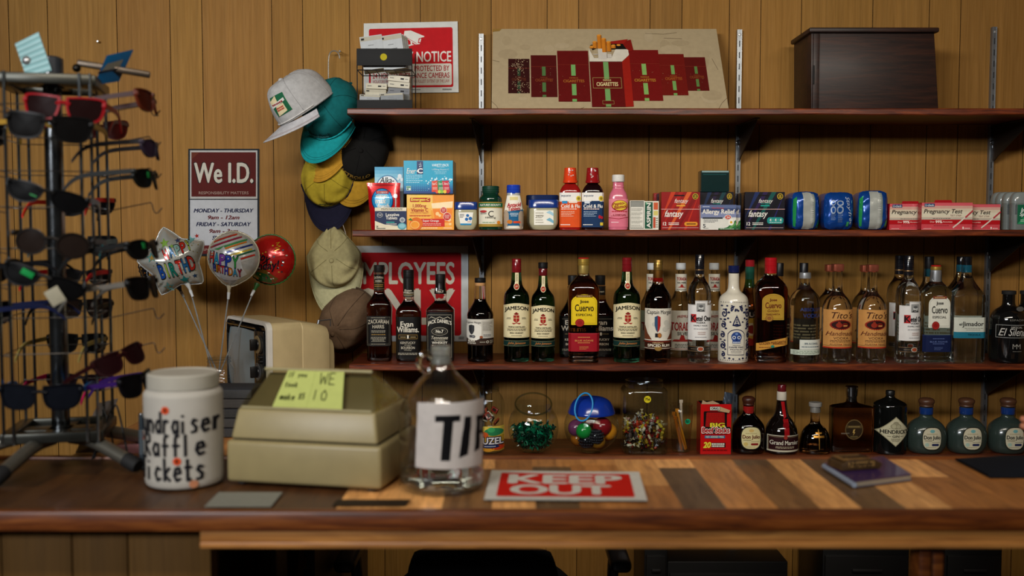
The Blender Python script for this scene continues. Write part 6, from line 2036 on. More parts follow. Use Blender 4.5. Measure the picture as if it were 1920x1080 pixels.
cap('cream cap hanging by its strap below the bunch of caps', 626, 478, 3.12, (.06, -.10, -.99), (.0, -.985, .17), '#a89f74', '#b3b08a', '#8a8560', '#a89f74', None, None, seam='#8f875f', k=1.04, pinch=.70, squash=.42, seed=8, brimlen=.082)
t = cap('tan cap half hidden behind the cream cap and the old television', 657, 592, 3.14, (-.55, .25, -.80), (-.25, -.93, -.28), '#6a5440', '#5a4634', '#4a3828', '#6a5440', None, None, seam='#4c3c2e', k=1.0, pinch=.1, seed=9)
b = B()
b.tube(chaikin([tuple(at(x, y, 3.13)) for x, y in ((618, 437), (622, 431), (632, 429), (640, 434), (646, 450))], 2), .0032, '#b9b6ae', 8)
o = b.done('hanging_strap', 'fabric')
for ob in bpy.data.objects:
    if ob.get('label', '').startswith('cream cap'):
        o.parent = ob
        o.matrix_parent_inverse = ob.matrix_basis.inverted()


# ================================================================ foil balloons on sticks
def balloon(label, px, py, Y, Rp, rot, art, base, outline, tail, thick=.055, stickcol='#c9cfd2', back=None, spin=0.):
    """foil balloon: outline(angle) gives the edge radius, the front swells towards the room"""
    c = at(px, py, Y)
    Rw = Rp * S(Y)
    t = thing('foil_balloon', label, 'balloon', c, group='birthday balloons on sticks')
    rotm = Matrix.Rotation(R(rot), 4, 'Z') @ Matrix.Rotation(R(spin), 4, 'Y')

    def surf(x, z, sg=1, d=0.):
        an = math.atan2(z, x)
        rr_ = outline(an) * Rw
        q = min(1, math.hypot(x, z) / rr_)
        y = thick * (1 - q ** 2.2) ** .62
        y += .0016 * math.sin(an * 26) * q ** 6 * (1 - q) * 12
        return Vector((x, -sg * (y + d), z))

    b = B()
    nA, nR = 72, 14
    for sg in (1, -1):
        vs, fs = [Vector((0, -sg * thick, 0))], []
        for j in range(1, nR + 1):
            q = (j / nR) ** .8
            for i in range(nA):
                an = 2 * math.pi * i / nA
                rr_ = outline(an) * Rw * q
                vs.append(surf(rr_ * math.cos(an), rr_ * math.sin(an), sg))
        for i in range(nA):
            fs.append((0, 1 + i, 1 + (i + 1) % nA))
        for j in range(nR - 1):
            for i in range(nA):
                a_, b_ = 1 + j * nA + i, 1 + j * nA + (i + 1) % nA
                fs.append((a_, b_, b_ + nA, a_ + nA))
        b.raw(vs, fs, base if sg == 1 else (back or base))
    # crimped flange
    ring = [((outline(2 * math.pi * i / nA) + .02) * Rw * math.cos(2 * math.pi * i / nA), .0015 * (-1) ** i, (outline(2 * math.pi * i / nA) + .02) * Rw * math.sin(2 * math.pi * i / nA)) for i in range(nA)]
    b.tube(ring, .0022, back or base if not callable(base) else '#c9c9c4', 5, closed=True)
    o = b.done('foil_skin', 'foil', t, Mx=rotm, sharp=0)
    b = B()
    art.emit(b, lambda u, w_, d: surf((u - .5) * 2 * Rw, (w_ - .5) * 2 * Rw, 1, d + .0006), 10, .0003, vsteps=10)
    b.done('printed_lettering', 'foil', t, Mx=rotm, recalc=False, sharp=0)
    # neck, cup and stick down to the jar
    b = B()
    n0, cup, end = [at(*q) - c for q in tail]
    b.tube([n0, n0.lerp(cup, .6), cup], [.009, .0045, .004], back or '#b9b9b4', 10)
    b.tube([cup, cup + (cup - n0).normalized() * .02], [.0048, .0036], '#c9cdd0', 10)
    b.done('cup', 'film' if False else 'plastic', t)
    b = B()
    b.tube([cup, end], .0021, '#b9bec0', 8)
    o = b.done('stick', 'stickm', t)
    return t


M['stickm'] = attr_mat('clear_plastic_stick', .15, trans=.6, ior=1.3, coat=.5, var=.05)
JY = 2.86                                   # depth of the jar that holds the sticks


def starline(an, n=5, tip=90, k=.52):
    d = (an - R(tip)) % (2 * math.pi / n)
    d = min(d, 2 * math.pi / n - d) / (math.pi / n)
    q = (1 - d)
    return k + (1 - k) * (q ** 1.6) * .98


a = L()
def st5(a, cx, cy, r_, c, rot=0, z=1):
    a.poly([(cx + r_ * (1 if k % 2 == 0 else .45) * math.cos(R(90 + rot + 36 * k)), cy + r_ * (1 if k % 2 == 0 else .45) * math.sin(R(90 + rot + 36 * k))) for k in range(10)], c, z)


for k, (ch, c, x, y) in enumerate((('H', '#b8281c', .42, .60), ('A', '#1c5a8a', .50, .64), ('P', '#8ab0a8', .575, .665), ('P', '#b8281c', .645, .70), ('Y', '#9ab03a', .71, .735))):
    a.t(ch, x, y, .065, .15, '#26241f', .07, -.1, 18, 3).t(ch, x, y, .058, .14, c, .045, -.1, 18, 4)
for k, (ch, c, x, y) in enumerate((('B', '#1c4a9a', .36, .36), ('I', '#9ab03a', .435, .375), ('R', '#127a6a', .515, .39), ('T', '#b8281c', .60, .42), ('H', '#1c5a8a', .68, .45), ('D', '#b8281c', .755, .48))):
    a.t(ch, x, y, .075 if ch != 'I' else .025, .20, '#26241f', .07, -.1, 14, 3).t(ch, x, y, .068 if ch != 'I' else .02, .185, c, .045, -.1, 14, 4)
for x, y, r_, c in ((.40, .76, .07, '#86b04a'), (.57, .80, .04, '#1c3a6a'), (.74, .80, .07, '#6aa0a0'), (.22, .56, .075, '#5a9a96'), (.23, .555, .045, '#b08a3a'), (.66, .24, .07, '#2a8a86'), (.44, .14, .08, '#6aa8a8'), (.43, .135, .05, '#b07a1c'), (.80, .30, .035, '#1c3a5a'), (.82, .86, .035, '#a8281c'), (.50, .72, .03, '#86b04a'), (.30, .48, .02, '#1c3a6a')):
    st5(a, x, y, r_, c, 12, 2)
for k in range(34):
    x, y = rnd.uniform(.2, .85), rnd.uniform(.15, .85)
    a.ell(x, y, .008, .008, '#8a7a3a', 1, 7)
STAR = lambda an: starline(an, 5, 106, .66)
balloon('white star balloon with a colourful birthday greeting', 326, 490, 2.88, 66, 12, a, '#a9a9a0', STAR, ((352, 532, 2.885), (357, 545, 2.88), (402, 712, JY + .01)), .05, back='#b5b5b0')
# dotted black balloon behind the star
a = L()
for k in range(90):
    an, q = rnd.uniform(0, 6.28), rnd.random() ** .5 * .46
    a.ell(.5 + q * math.cos(an), .5 + q * math.sin(an), rnd.uniform(.012, .022), rnd.uniform(.012, .022), rnd.choice(['#b8902c', '#a9b0b4', '#c0701c', '#d0d0cc']), 1, 8)
for k in range(6):
    pts = [(.3 + .05 * k + .03 * q * math.cos(q * 1.3 + k), .35 + .03 * k + .03 * q * math.sin(q * 1.3 + k)) for q in range(7)]
    a.line(pts, .01, '#c9ccd0', 2)
balloon('black dotted balloon half hidden behind the white star', 306, 497, 2.975, 45, 0, a, '#17161a', lambda an: 1 + .012 * math.sin(30 * an), ((335, 538, 2.975), (340, 548, 2.96), (404, 690, JY + .02)), .04, back='#17161a')
# striped round balloon
a = L()
cols = ['#b8b8b2', '#b0281c', '#b8b8b2', '#1c5a3a', '#b8a030', '#b8b8b2', '#1c2a6a', '#b8b8b2', '#c0701c', '#3a8a4a', '#b8b8b2', '#8a1c3a']
for k in range(30):
    o_ = -.55 + k * .055
    pts = [(x / 20, .62 + o_ * .8 + .34 * (x / 20)) for x in range(0, 21)]
    pts = [(x, y) for x, y in pts if (x - .5) ** 2 + (y - .5) ** 2 < .225]
    if len(pts) > 1:
        a.line(pts, .032, cols[k % 12], 1)
band = [(.0, .62), (.08, .68), (.30, .64), (.40, .72), (.50, .52), (.62, .56), (.72, .48), (.74, .30), (.80, .16), (.6, .04), (.5, .02), (.36, .04), (.2, .14), (.06, .34)]
a.poly([(max(.5 - .46, x), y) if math.hypot(x - .5, y - .5) < .47 else (.5 + (x - .5) * .46 / math.hypot(x - .5, y - .5), .5 + (y - .5) * .46 / math.hypot(x - .5, y - .5)) for x, y in band], '#b3b4b4', 3)
for ch, c, x, y in (('H', '#b0281c', .14, .51), ('A', '#2a8ab0', .25, .48), ('P', '#7a3a9a', .37, .455), ('P', '#1c3a9a', .49, .43), ('Y', '#2a8a3a', .62, .405)):
    a.t(ch, x, y, .105, .22, '#1c1c24', .08, 0, -4, 4).t(ch, x, y, .095, .20, c, .05, 0, -4, 5)
for ch, c, x, y in (('B', '#2a3a8a', .19, .30), ('I', '#c08a1c', .24, .29), ('R', '#c0501c', .295, .275), ('T', '#b02a3a', .365, .26), ('H', '#3a3a9a', .44, .24), ('D', '#c8781c', .52, .22), ('A', '#2a8ab0', .60, .205), ('Y', '#8a1c3a', .68, .19)):
    a.t(ch, x, y, .07 if ch != 'I' else .02, .15, '#1c1c24', .08, 0, -6, 4).t(ch, x, y, .062 if ch != 'I' else .016, .135, c, .05, 0, -6, 5)
balloon('round striped birthday balloon in the middle', 438, 482, 2.87, 47, 2, a, '#a8a8a4', lambda an: 1 + (.16 * max(0, math.cos(an - R(-100))) ** 14), ((430, 534, 2.87), (429, 548, 2.87), (408, 716, JY)), .055, back='#b0a890')
# red round balloon
a = L()
a.poly([(.10, .30), (.5, .22), (.62, .05), (.5, .03), (.3, .07), (.16, .16)], '#1f5a2c', 1).poly([(.08, .42), (.16, .36), (.5, .30), (.7, .12), (.62, .05), (.5, .22), (.10, .30)], '#6a4a1c', 1)
for k in range(26):
    an, q = rnd.uniform(0, 6.28), rnd.uniform(.1, .42)
    x, y = .5 + q * math.cos(an), .5 + q * math.sin(an)
    a.rect(x, y, x + .03, y + .025, rnd.choice(['#b8c4c0', '#c9a03a', '#2a6a7a', '#d0c8b8', '#1c2a3a']), 2)
a.line([(.68, .84), (.74, .86), (.70, .80), (.78, .78), (.68, .74), (.76, .72), (.66, .68)], .012, '#c08a1c', 2)
a.t('Happy', .34, .58, .52, .22, '#0c1620', .02, .35, -20, 3).t('Birthday!', .40, .36, .74, .22, '#0c1620', .02, .3, 4, 3)
balloon('red and green foil balloon behind the striped one', 508, 487, 2.97, 46, -6, a, '#a81814', lambda an: 1 + .012 * math.sin(34 * an), ((482, 533, 2.965), (476, 545, 2.95), (412, 700, JY + .02)), .045, back='#2c6a30')


# ---- clear jar holding the sticks
p = at(411, 700, JY)
t = thing('plastic_jar', 'clear ribbed plastic jar that holds the balloon sticks', 'jar', (p.x, JY, CZ + .0005))
hj = at(411, 668, JY).z - CZ
b = B()
pr = [(.030, 0), (.041, .002), (.042, .01)]
z = .012
while z < hj * .70:
    pr += [(.042, z), (.0405, z + .004), (.042, z + .008)]
    z += .009
pr += [(.041, hj * .74), (.030, hj * .86), (.033, hj * .88), (.033, hj * .92), (.0305, hj * .93), (.033, hj * .95), (.0325, hj)]
b.lathe(pr, (.9, .93, .94), 36, cap1=False)
b.done('jar_wall', 'film', t)
b = B()
for zz in (.89, .95):
    b.lathe([(.0325, hj * zz - .002), (.035, hj * zz), (.0325, hj * zz + .002)], (.88, .9, .92), 32, cap0=False, cap1=False)
b.done('screw_thread', 'film', t)


# ================================================================ old portable television
def tv():
    E1 = Vector((-.685, 2.775, CZ + .0006))
    fd = Vector((-.574, .819, 0)).normalized()         # along the face, away from the viewer
    back = Vector((.819, .574, 0)).normalized() * .85
    W, D, H = .335, .30, .247
    Mx = basis(-fd, back, Vector((0, 0, 1)), E1 + fd * (W / 2))
    # local: x from far edge (-) to near edge (+), y from the face backwards, z up
    t = thing('television', 'old portable television in beige plastic, its screen turned to the left', 'television', Mx=Mx)

    def ring(w, z0, z1, y, rad, lean=0., n=6):
        o = []
        for cx, cz, a0 in ((w / 2 - rad, z1 - rad, 0), (-w / 2 + rad, z1 - rad, 90), (-w / 2 + rad, z0 + rad, 180), (w / 2 - rad, z0 + rad, 270)):
            for k in range(n + 1):
                an = R(a0 + 90 * k / n)
                o.append(Vector((cx + rad * math.cos(an), y + lean * (cz + rad * math.sin(an)), cz + rad * math.sin(an))))
        return o

    def loft(b, rings, col, cap0=True, cap1=True):
        n = len(rings[0])
        vs = [v for r_ in rings for v in r_]
        fs = [(i * n + k, i * n + (k + 1) % n, (i + 1) * n + (k + 1) % n, (i + 1) * n + k) for i in range(len(rings) - 1) for k in range(n)]
        if cap0:
            fs.append(tuple(range(n)))
        if cap1:
            fs.append(tuple(range((len(rings) - 1) * n, len(rings) * n))[::-1])
        b.raw(vs, fs, col)

    b = B()
    loft(b, [ring(W, .006, H, .012, .022), ring(W, .005, H, .04, .022), ring(W * .985, .005, H * .995, .118, .022), ring(W * .98, .006, H * .99, .1195, .021), ring(W * .98, .006, H * .99, .1225, .021), ring(W * .985, .005, H * .993, .124, .022),
             ring(W * .93, .006, H * .95, .20, .03), ring(W * .84, .01, H * .91, .232, .03)], '#cdb98b')
    loft(b, [ring(W * .70, .02, H * .80, .23, .03), ring(W * .64, .03, H * .74, .268, .03), ring(W * .58, .04, H * .66, .276, .03)], '#c2af82')
    b.box((W * .30, .275, H * .30), (.03, .02, .04), '#8a7a54', .004)
    b.done('cabinet', 'plastic', t)
    b = B()
    # pale front rim
    outer, inner = ring(W + .004, .003, H + .002, .014, .024), ring(W - .013, .011, H - .007, -.006, .018)
    o2 = ring(W + .002, .004, H + .001, -.004, .022)
    loft(b, [outer, o2, inner], '#dcd9d0', False, False)
    b.done('front_rim', 'plastic', t)
    b = B()
    loft(b, [ring(W - .013, .011, H - .007, -.0058, .018), ring(W - .03, .02, H - .015, .004, .014)], '#16181b', False, True)
    b.box((W / 2 - .055, -.006, H / 2), (.075, .006, H - .05), '#1a1d20', .002)
    for k in range(14):
        b.box((W / 2 - .055, -.0095, .032 + .0055 * k), (.062, .003, .0022), '#0c0d0e')
    b.done('face_panel', 'shiny', t)
    # recessed screen with a deep dark surround
    sx, sw, sz0, sz1 = -.030, W - .100, .030, H - .026
    b = B()
    o_ = [v + Vector((sx, 0, 0)) for v in ring(sw + .012, sz0 - .008, sz1 + .008, -.010, .03)]
    i_ = [v + Vector((sx, 0, 0)) for v in ring(sw - .004, sz0, sz1, .002, .034)]
    o3 = [v + Vector((sx, 0, 0)) for v in ring(sw + .016, sz0 - .010, sz1 + .010, -.004, .03)]
    loft(b, [o3, o_, i_], '#0d0f11', False, False)
    b.done('screen_surround', 'shiny', t)
    b = B()
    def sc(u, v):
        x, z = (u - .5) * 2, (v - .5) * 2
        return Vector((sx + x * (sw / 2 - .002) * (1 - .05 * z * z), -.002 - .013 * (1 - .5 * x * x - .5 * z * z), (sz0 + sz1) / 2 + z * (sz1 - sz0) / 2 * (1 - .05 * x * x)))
    b.grid(sc, 20, 20, '#8aa2ad')  # window reflection painted in as an even pale blue-grey
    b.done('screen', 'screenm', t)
    b = B()
    b.tube([(sx - sw / 2 - .004, -.011, sz1 + .006), (sx + sw / 2 + .006, -.011, sz1 + .006), (sx + sw / 2 + .006, -.011, sz1 - .02)], .0013, '#b9bcbe', 6)
    b.tube([(sx - sw / 2 - .006, -.011, sz0 - .004), (sx - sw / 2 + .03, -.011, sz0 - .008), (sx + sw / 2, -.011, sz0 - .010)], .0013, '#b9bcbe', 6)
    b.done('chrome_trim', 'chrome', t)
    for z, lb in ((H - .062, 'upper'), (H - .140, 'lower')):
        b = B()
        m = Matrix.Translation((W / 2 - .045, -.009, z)) @ Matrix.Rotation(R(90), 4, 'X')
        b.lathe([(.028, 0), (.028, .004), (.024, .009), (.023, .0095), (.0001, .0095)], '#2c2b28', 28, Mx=m)
        b.lathe([(.0245, .0085), (.026, .0095), (.0245, .011)], '#8a7a5a' if lb == 'upper' else '#4a4c4e', 28, Mx=m)
        d_ = b.done('channel_dial', 'shiny', t)
        b = B()
        b.lathe([(.016, .009), (.014, .014), (.0001, .015)], '#0d0d0e', 20, Mx=m)
        b.box((0, -.022, 0), (.009, .024, .032), '#0c0c0d', .002, Mx=Matrix.Translation((W / 2 - .045, -.009, z)))
        b.done('knob', 'plastic', d_)
    for k in range(4):
        b = B()
        m = Matrix.Translation((W / 2 - .030 - .012 * (k % 2), -.009, H - .098 - .012 * (k // 2))) @ Matrix.Rotation(R(90), 4, 'X')
        b.lathe([(.005, 0), (.0045, .009), (.0001, .0095)], '#101112', 14, Mx=m)
        b.done('small_knob', 'plastic', t)
    b = B()
    b.tube([(W * .36, .20, H * .93), (W * .36, .205, H * .99)], .0045, '#77787a', 10)
    b.tube([(W * .36, .205, H * .985), (W * .30, .26, H * .985), (W * .28, .262, H * .9)], .002, '#8a8a8c', 6)
    b.done('aerial_stub', 'metal', t)


M['screenm'] = attr_mat('picture_tube_reflection', .3, coat=.5, var=.02)
tv()
M['neckglass'] = attr_mat('cloudy_neck_glass', .14, trans=.8, ior=1.3, coat=.6, var=.03)
M['darkpiece'] = attr_mat('carved_dark_wood', .5, var=.25, vscale=60, bump=.2, bscale=90)
M['holder'] = attr_mat('translucent_card', .3, trans=.5, ior=1.1, var=.05)
# ================================================================ things on the counter
CT = CZ + .0006
# ---- frosted raffle jar
Y = 1.985
p = at(345, 800, Y)
Rj = 72 * S(Y)
hj = at(345, 697, Y).z - CZ
t = thing('raffle_jar', 'frosted white plastic jar hand-lettered for raffle tickets, beside the sunglasses rack', 'jar', (p.x, Y, CT))
b = B()
b.lathe(chaikin([(Rj * .88, 0), (Rj * .97, .002), (Rj, .012), (Rj, .02), (Rj, hj * .78), (Rj, hj * .82), (Rj * .93, hj * .85), (Rj * .88, hj * .855), (Rj * .88, hj * .865)], 2), '#bfbab0', 48)
b.done('jar_body', 'frost', t)
b = B()
b.lathe([(Rj * .87, hj * .865), (Rj * .905, hj * .87), (Rj * .905, hj * .985), (Rj * .86, hj), (Rj * .82, hj * .99)], '#b5b0a3', 48)
b.done('lid', 'frost', t)
INK = '#17171c'


def scrawl(a, word, x, y, h, w_, lw, asp, col=INK, z=2):
    """hand-drawn marker letters from simple strokes"""
    G = {
        'F': [[(0, 0), (0, 1)], [(0, 1), (.6, 1)], [(0, .55), (.5, .55)]], 'u': [[(0, .6), (.05, .1), (.3, 0), (.5, .2), (.5, .6)], [(.5, .2), (.55, 0)]],
        'n': [[(0, 0), (0, .6)], [(0, .4), (.25, .6), (.5, .45), (.5, 0)]], 'd': [[(.5, .5), (.2, .6), (0, .3), (.2, 0), (.5, .2)], [(.52, 1), (.5, 0)]],
        'r': [[(0, 0), (.03, .62)], [(.03, .4), (.2, .62), (.45, .55)]], 'a': [[(.5, .5), (.2, .6), (0, .3), (.2, 0), (.5, .2)], [(.5, .6), (.52, 0)]],
        'i': [[(.1, 0), (.1, .55)], [(.1, .78), (.12, .84)]], 's': [[(.45, .55), (.2, .62), (.08, .45), (.4, .25), (.35, .05), (.0, .02)]],
        'e': [[(.02, .3), (.5, .36), (.4, .6), (.12, .55), (.0, .25), (.2, 0), (.5, .1)]], 'R': [[(0, 0), (.02, 1)], [(.02, 1), (.5, .95), (.5, .65), (.02, .5), (.55, 0)]],
        'f': [[(.5, .95), (.3, 1), (.2, .8), (.2, 0)], [(0, .5), (.5, .5)]], 'l': [[(.1, 1), (.1, 0)]], 'T': [[(0, 1), (.7, 1)], [(.35, 1), (.33, 0)]],
        'c': [[(.5, .5), (.2, .6), (0, .3), (.2, 0), (.5, .1)]], 'k': [[(0, 1), (.02, 0)], [(.45, .6), (.03, .28), (.5, 0)]], 't': [[(.2, .95), (.2, 0), (.45, .05)], [(0, .6), (.5, .6)]],
        'I': [[(.2, 0), (.25, 1)]], 'P': [[(0, 0), (.1, 1)], [(.1, 1), (.5, .9), (.45, .6), (.05, .5)]], 'W': [[(0, 1), (.15, 0), (.35, .7), (.55, 0), (.7, 1)]], 'E': [[(.5, 1), (.05, 1), (0, 0), (.5, 0)], [(.02, .5), (.4, .5)]],
        'O': [[(.3, 1), (0, .6), (.1, .05), (.4, 0), (.55, .5), (.3, 1)]], 'y': [[(0, .6), (.2, .1)], [(.5, .6), (.1, -.35)]], 'o': [[(.25, .6), (0, .3), (.2, 0), (.5, .3), (.25, .6)]], '$': [[(.5, .85), (.1, .8), (.1, .55), (.45, .4), (.4, .1), (0, .15)], [(.27, 1), (.25, 0)]], '.': [[(0, 0), (.03, .03)]], '5': [[(.5, 1), (.1, 1), (.08, .6), (.4, .6), (.45, .2), (.05, .05)]],
        'm': [[(0, 0), (0, .6)], [(0, .4), (.2, .6), (.3, .4), (.3, 0)], [(.3, .4), (.5, .6), (.6, .4), (.6, 0)]], 'h': [[(0, 1), (0, 0)], [(0, .4), (.25, .6), (.45, .4), (.45, 0)]],
    }
    n = len(word)
    for i, ch in enumerate(word):
        x0 = x + w_ * i / n
        for st_ in G.get(ch, []):
            a.line([(x0 + q[0] * w_ / n * 1.15, y + q[1] * h) for q in st_], lw, col, z, asp)


a = L()
asp_ = (hj * .80) / (2 * Rj)
scrawl(a, 'Fundraiser', -.04, .62, .24, 1.12, .034, asp_)
scrawl(a, 'Raffle', .11, .36, .24, .82, .036, asp_)
scrawl(a, 'Tickets', .02, .08, .25, .90, .036, asp_)
for x, y, c in ((.43, .88, '#c8481c'), (.02, .54, '#c8581c'), (.57, .30, '#c8481c'), (.76, .03, '#b87a58')):
    a.ell(x, y, .052, .052 / asp_, c, 1, 18)
a.ell(.43, .88, .02, .025, '#4a1c10', 2, 10).ell(.57, .30, .02, .025, '#5a1c10', 2, 10)
b = B()
a.emit(b, wrap(Rj + .0004, Rj * 1.96, hj * .03, hj * .80), 14, .0003)
b.done('handwriting', 'paper', t, recalc=False)

# ---- cash register, seen from the customer's side
E1, E2 = Vector((-.253, 1.895, CT)), Vector((-.572, 1.962, CT))
xd = (E1 - E2).normalized()
yd = Vector((-xd.y, xd.x, 0))
Wc = (E1 - E2).length
Mx = basis(xd, yd, Vector((0, 0, 1)), (E1 + E2) / 2)
t = thing('cash_register', 'beige cash register with a yellow-green note taped to its sloping clear cover', 'cash register', Mx=Mx)
BG = '#8a7d57'
Hl, Dp = .088, .235
b = B()
b.box((0, Dp / 2, Hl / 2 + .003), (Wc, Dp, Hl - .004), BG, .008, seg=3)
b.done('drawer_base', 'plastic', t)
for x in (-Wc * .42, Wc * .42):
    for y in (.02, Dp - .03):
        b = B()
        b.lathe([(.010, 0), (.009, .008)], '#121212', 14, Mx=Matrix.Translation((x, y, 0)))
        b.done('foot', 'rubber', t)
b = B()
b.box((0, Dp / 2 + .002, Hl + .001), (Wc - .022, Dp - .02, .006), '#26241c')
b.done('shadow_gap', 'rubber', t)


def taper(b, rings, col):
    vs, fs = [], []
    for (w0, y0, y1, z, z_) in rings:
        vs += [(-w0 / 2, y0, z), (w0 / 2, y0, z), (w0 / 2, y1, z_), (-w0 / 2, y1, z_)]
    for i in range(len(rings) - 1):
        for k in range(4):
            fs.append((i * 4 + k, i * 4 + (k + 1) % 4, i * 4 + 4 + (k + 1) % 4, i * 4 + 4 + k))
    fs += [(3, 2, 1, 0), tuple(range(len(rings) * 4 - 4, len(rings) * 4))]
    tb = bmesh.new()
    bv = [tb.verts.new(v) for v in vs]
    for f in fs:
        tb.faces.new([bv[i] for i in f])
    bmesh.ops.recalc_face_normals(tb, faces=tb.faces[:])
    bmesh.ops.bevel(tb, geom=[e for e in tb.edges if len(e.link_faces) == 2 and e.calc_face_angle(0) > .3], offset=.006, segments=3, affect='EDGES', profile=.5)
    b.merge(tb, col)


z0, z1, z2 = Hl + .004, .152, .222
b = B()
taper(b, [(Wc - .016, .004, Dp - .004, z0, z0), (Wc - .036, .018, Dp - .008, z1, z1 - .004)], BG)
b.done('upper_housing', 'plastic', t)
b = B()                                        # sloping rear wall and end cheeks behind the clear cover
ya, yb_ = .022, .085
taper(b, [(Wc - .044, ya + .012, Dp - .01, z1 - .004, z1 - .004), (Wc - .10, yb_ + .012, Dp - .03, z2 - .006, z2 - .05)], '#5c5338')
b.done('display_hood', 'plastic', t)


def slope(u, v, d=0., m=.0):
    w_ = (Wc - .040) * (1 - v) + (Wc - .094) * v
    dv = Vector((0, yb_ - ya, z2 - z1)).normalized()
    nn = Vector((0, -dv.z, dv.y))
    return Vector(((u - .5) * w_, ya + (yb_ - ya) * v, z1 + (z2 - z1) * v)) + nn * (d + m)


b = B()
b.grid(lambda u, v: slope(u, v, .0012 * math.sin(6 * u + 4 * v) + .001 * math.sin(15 * u)), 20, 8, (.86, .84, .72))
for sx in (0, 1):
    q0, q1 = slope(sx, 0), slope(sx, 1)
    b.raw([q0, q1, q1 + Vector((0, .08, -.03)), q0 + Vector((0, .17, -.002))], [(0, 1, 2, 3)], (.86, .84, .72))
b.done('clear_cover', 'film', t, recalc=False)
b = B()
b.tube([slope(.0, 1, .001), slope(1, 1, .001)], .0035, '#8a8058', 8)
b.tube([slope(.02, 0, .002), slope(.98, 0, .002)], .003, '#857b54', 8)
b.done('cover_edge', 'plastic', t)
a = L('#a8b065')
for w_, x, y, h, ww in (('If', .05, .80, .14, .10), ('you', .22, .82, .11, .16), ('took', .06, .54, .13, .22), ('make', .06, .20, .15, .24), ('$5', .34, .22, .16, .10), ('WE', .60, .64, .30, .32), ('IOU', .54, .22, .26, .40)):
    scrawl(a, w_, x, y, h, ww, .016, .55, '#1c220c')
a.line([(.49, .0), (.50, 1)], .003, '#7f8c4a', 1)
b = B()
a.emit(b, lambda u, v, d: slope(.245 + .52 * u + .0 - .02 * v, .03 + .95 * v, d + .0022), 8, .0002, vsteps=3)
o = b.done('taped_note', 'gloss', t, recalc=False)
o['label'] = 'yellow-green handwritten note'

# ---- glass tip jug
Y = 1.945
p = at(828, 800, Y)
Rj = 80 * S(Y)
hj = at(823, 648, Y).z - CZ
t = thing('glass_jug', 'big clear glass jug with a finger ring and a white paper lettered for tips', 'jug', (p.x, Y, CT))
b = B()
pr = [(Rj * .80, .001), (Rj * .95, .004), (Rj, .018), (Rj * .985, .03), (Rj, .05), (Rj, hj * .48), (Rj * .98, hj * .56), (Rj * .86, hj * .645), (Rj * .62, hj * .735), (Rj * .36, hj * .805), (Rj * .24, hj * .87), (Rj * .215, hj * .93), (Rj * .21, hj)]
out = chaikin(pr, 2)
b.lathe(out, (.84, .86, .83), 56, cap1=False)
b.done('jug_glass', 'thick', t)
b = B()
b.lathe([(Rj * .21, hj * .93), (Rj * .235, hj * .94), (Rj * .235, hj * .955), (Rj * .215, hj * .96), (Rj * .235, hj * .975), (Rj * .23, hj), (Rj * .19, hj)], '#c4c6c0', 32, cap0=False, cap1=False)
b.lathe([(Rj * .245, hj * .868), (Rj * .224, hj * .93), (Rj * .20, hj * .93), (Rj * .21, hj * .87)], '#b9bbb4', 32, cap0=False, cap1=False)
b.done('screw_lip', 'neckglass', t)
b = B()
rg = [(-Rj * .24 - .010 + .014 * math.cos(an), -.006, hj * .885 + .018 * math.sin(an)) for an in [2 * math.pi * k / 20 for k in range(20)]]
b.tube(rg, .0055, (.88, .9, .89), 10, closed=True)
b.done('finger_ring', 'glass', t)
b = B()
b.lathe(chaikin([(Rj * .5, .003), (Rj * .9, .006), (Rj * .955, .02), (Rj * .955, .034)], 1), (.80, .84, .80), 40)
b.done('thick_base', 'glass', t)
a = L('#b4aeaa')
a.poly([(.28, .81), (.655, .81), (.655, .715), (.555, .715), (.525, .13), (.385, .13), (.41, .715), (.28, .715)], '#0d0d10', 2)
a.poly([(.72, .78), (.82, .77), (.79, .20), (.66, .16)], '#0d0d10', 2)
a.poly([(.90, .76), (.955, .75), (.955, .26), (.88, .22)], '#0d0d10', 2).poly([(.93, .76), (1.0, .74), (1.0, .46), (.94, .48), (.94, .53), (.975, .52), (.975, .68), (.94, .69)], '#0d0d10', 2)
b = B()
cx_ = .012


def paper(u, v, d):
    x = -Rj * .50 + (Rj * 1.47) * u + .005 * (v - .5)
    x = max(-Rj * .99, min(Rj * .985, x))
    y = -math.sqrt(max(0, Rj ** 2 - x * x))
    wr = .0006 * math.sin(13 * u + 7 * v) + .0005 * math.sin(23 * v)
    k = 1 + (.0012 + wr + d) / Rj
    return Vector((x * k, y * k - .0005, hj * .20 + hj * .445 * v - .004 * u * (1 - v)))


a.emit(b, paper, 16, .0003, vsteps=8)
b.done('paper_sign', 'paper', t, recalc=False)

# ---- flat warning sign lying on the counter
q = [at(908, 938, 1.86), at(1213, 938, 1.86), at(1197, 889, 2.05), at(922, 887, 2.05)]
def oncounter(px, py):
    d = at(px, py, 1.0) - Vector((0, 0, CAMZ))
    k = (CZ - CAMZ) / d.z
    return Vector((d.x * k, d.y * k, CZ))
q0, q1, q2, q3 = oncounter(907, 939), oncounter(1214, 941), oncounter(1198, 890), oncounter(922, 887)
a = L('#b7b3aa').rr(.07, .10, .93, .91, '#b0180f', .02, 1, 1.5)
a.t('KEEP', .5, .69, .72, .30, '#b9b4aa', .05, z=2).t('OUT', .47, .33, .62, .30, '#b9b4aa', .05, z=2)
b = B()
cc = (q0 + q1 + q2 + q3) / 4
def lay(u, v, d):
    pz = (q0.lerp(q1, u)).lerp(q3.lerp(q2, u), v) - cc
    pz.z = .0022 + .003 * (abs(u - .5) * 2) ** 2 * (1 - v) * 0 + .004 * v * (1 - .3 * math.sin(3 * u)) + d
    return pz
a.emit(b, lay, 8, .0003, vsteps=4)
L('#9a968c').emit(b, lambda u, v, d: lay(u, v, -.0012), 8, 0, vsteps=4)
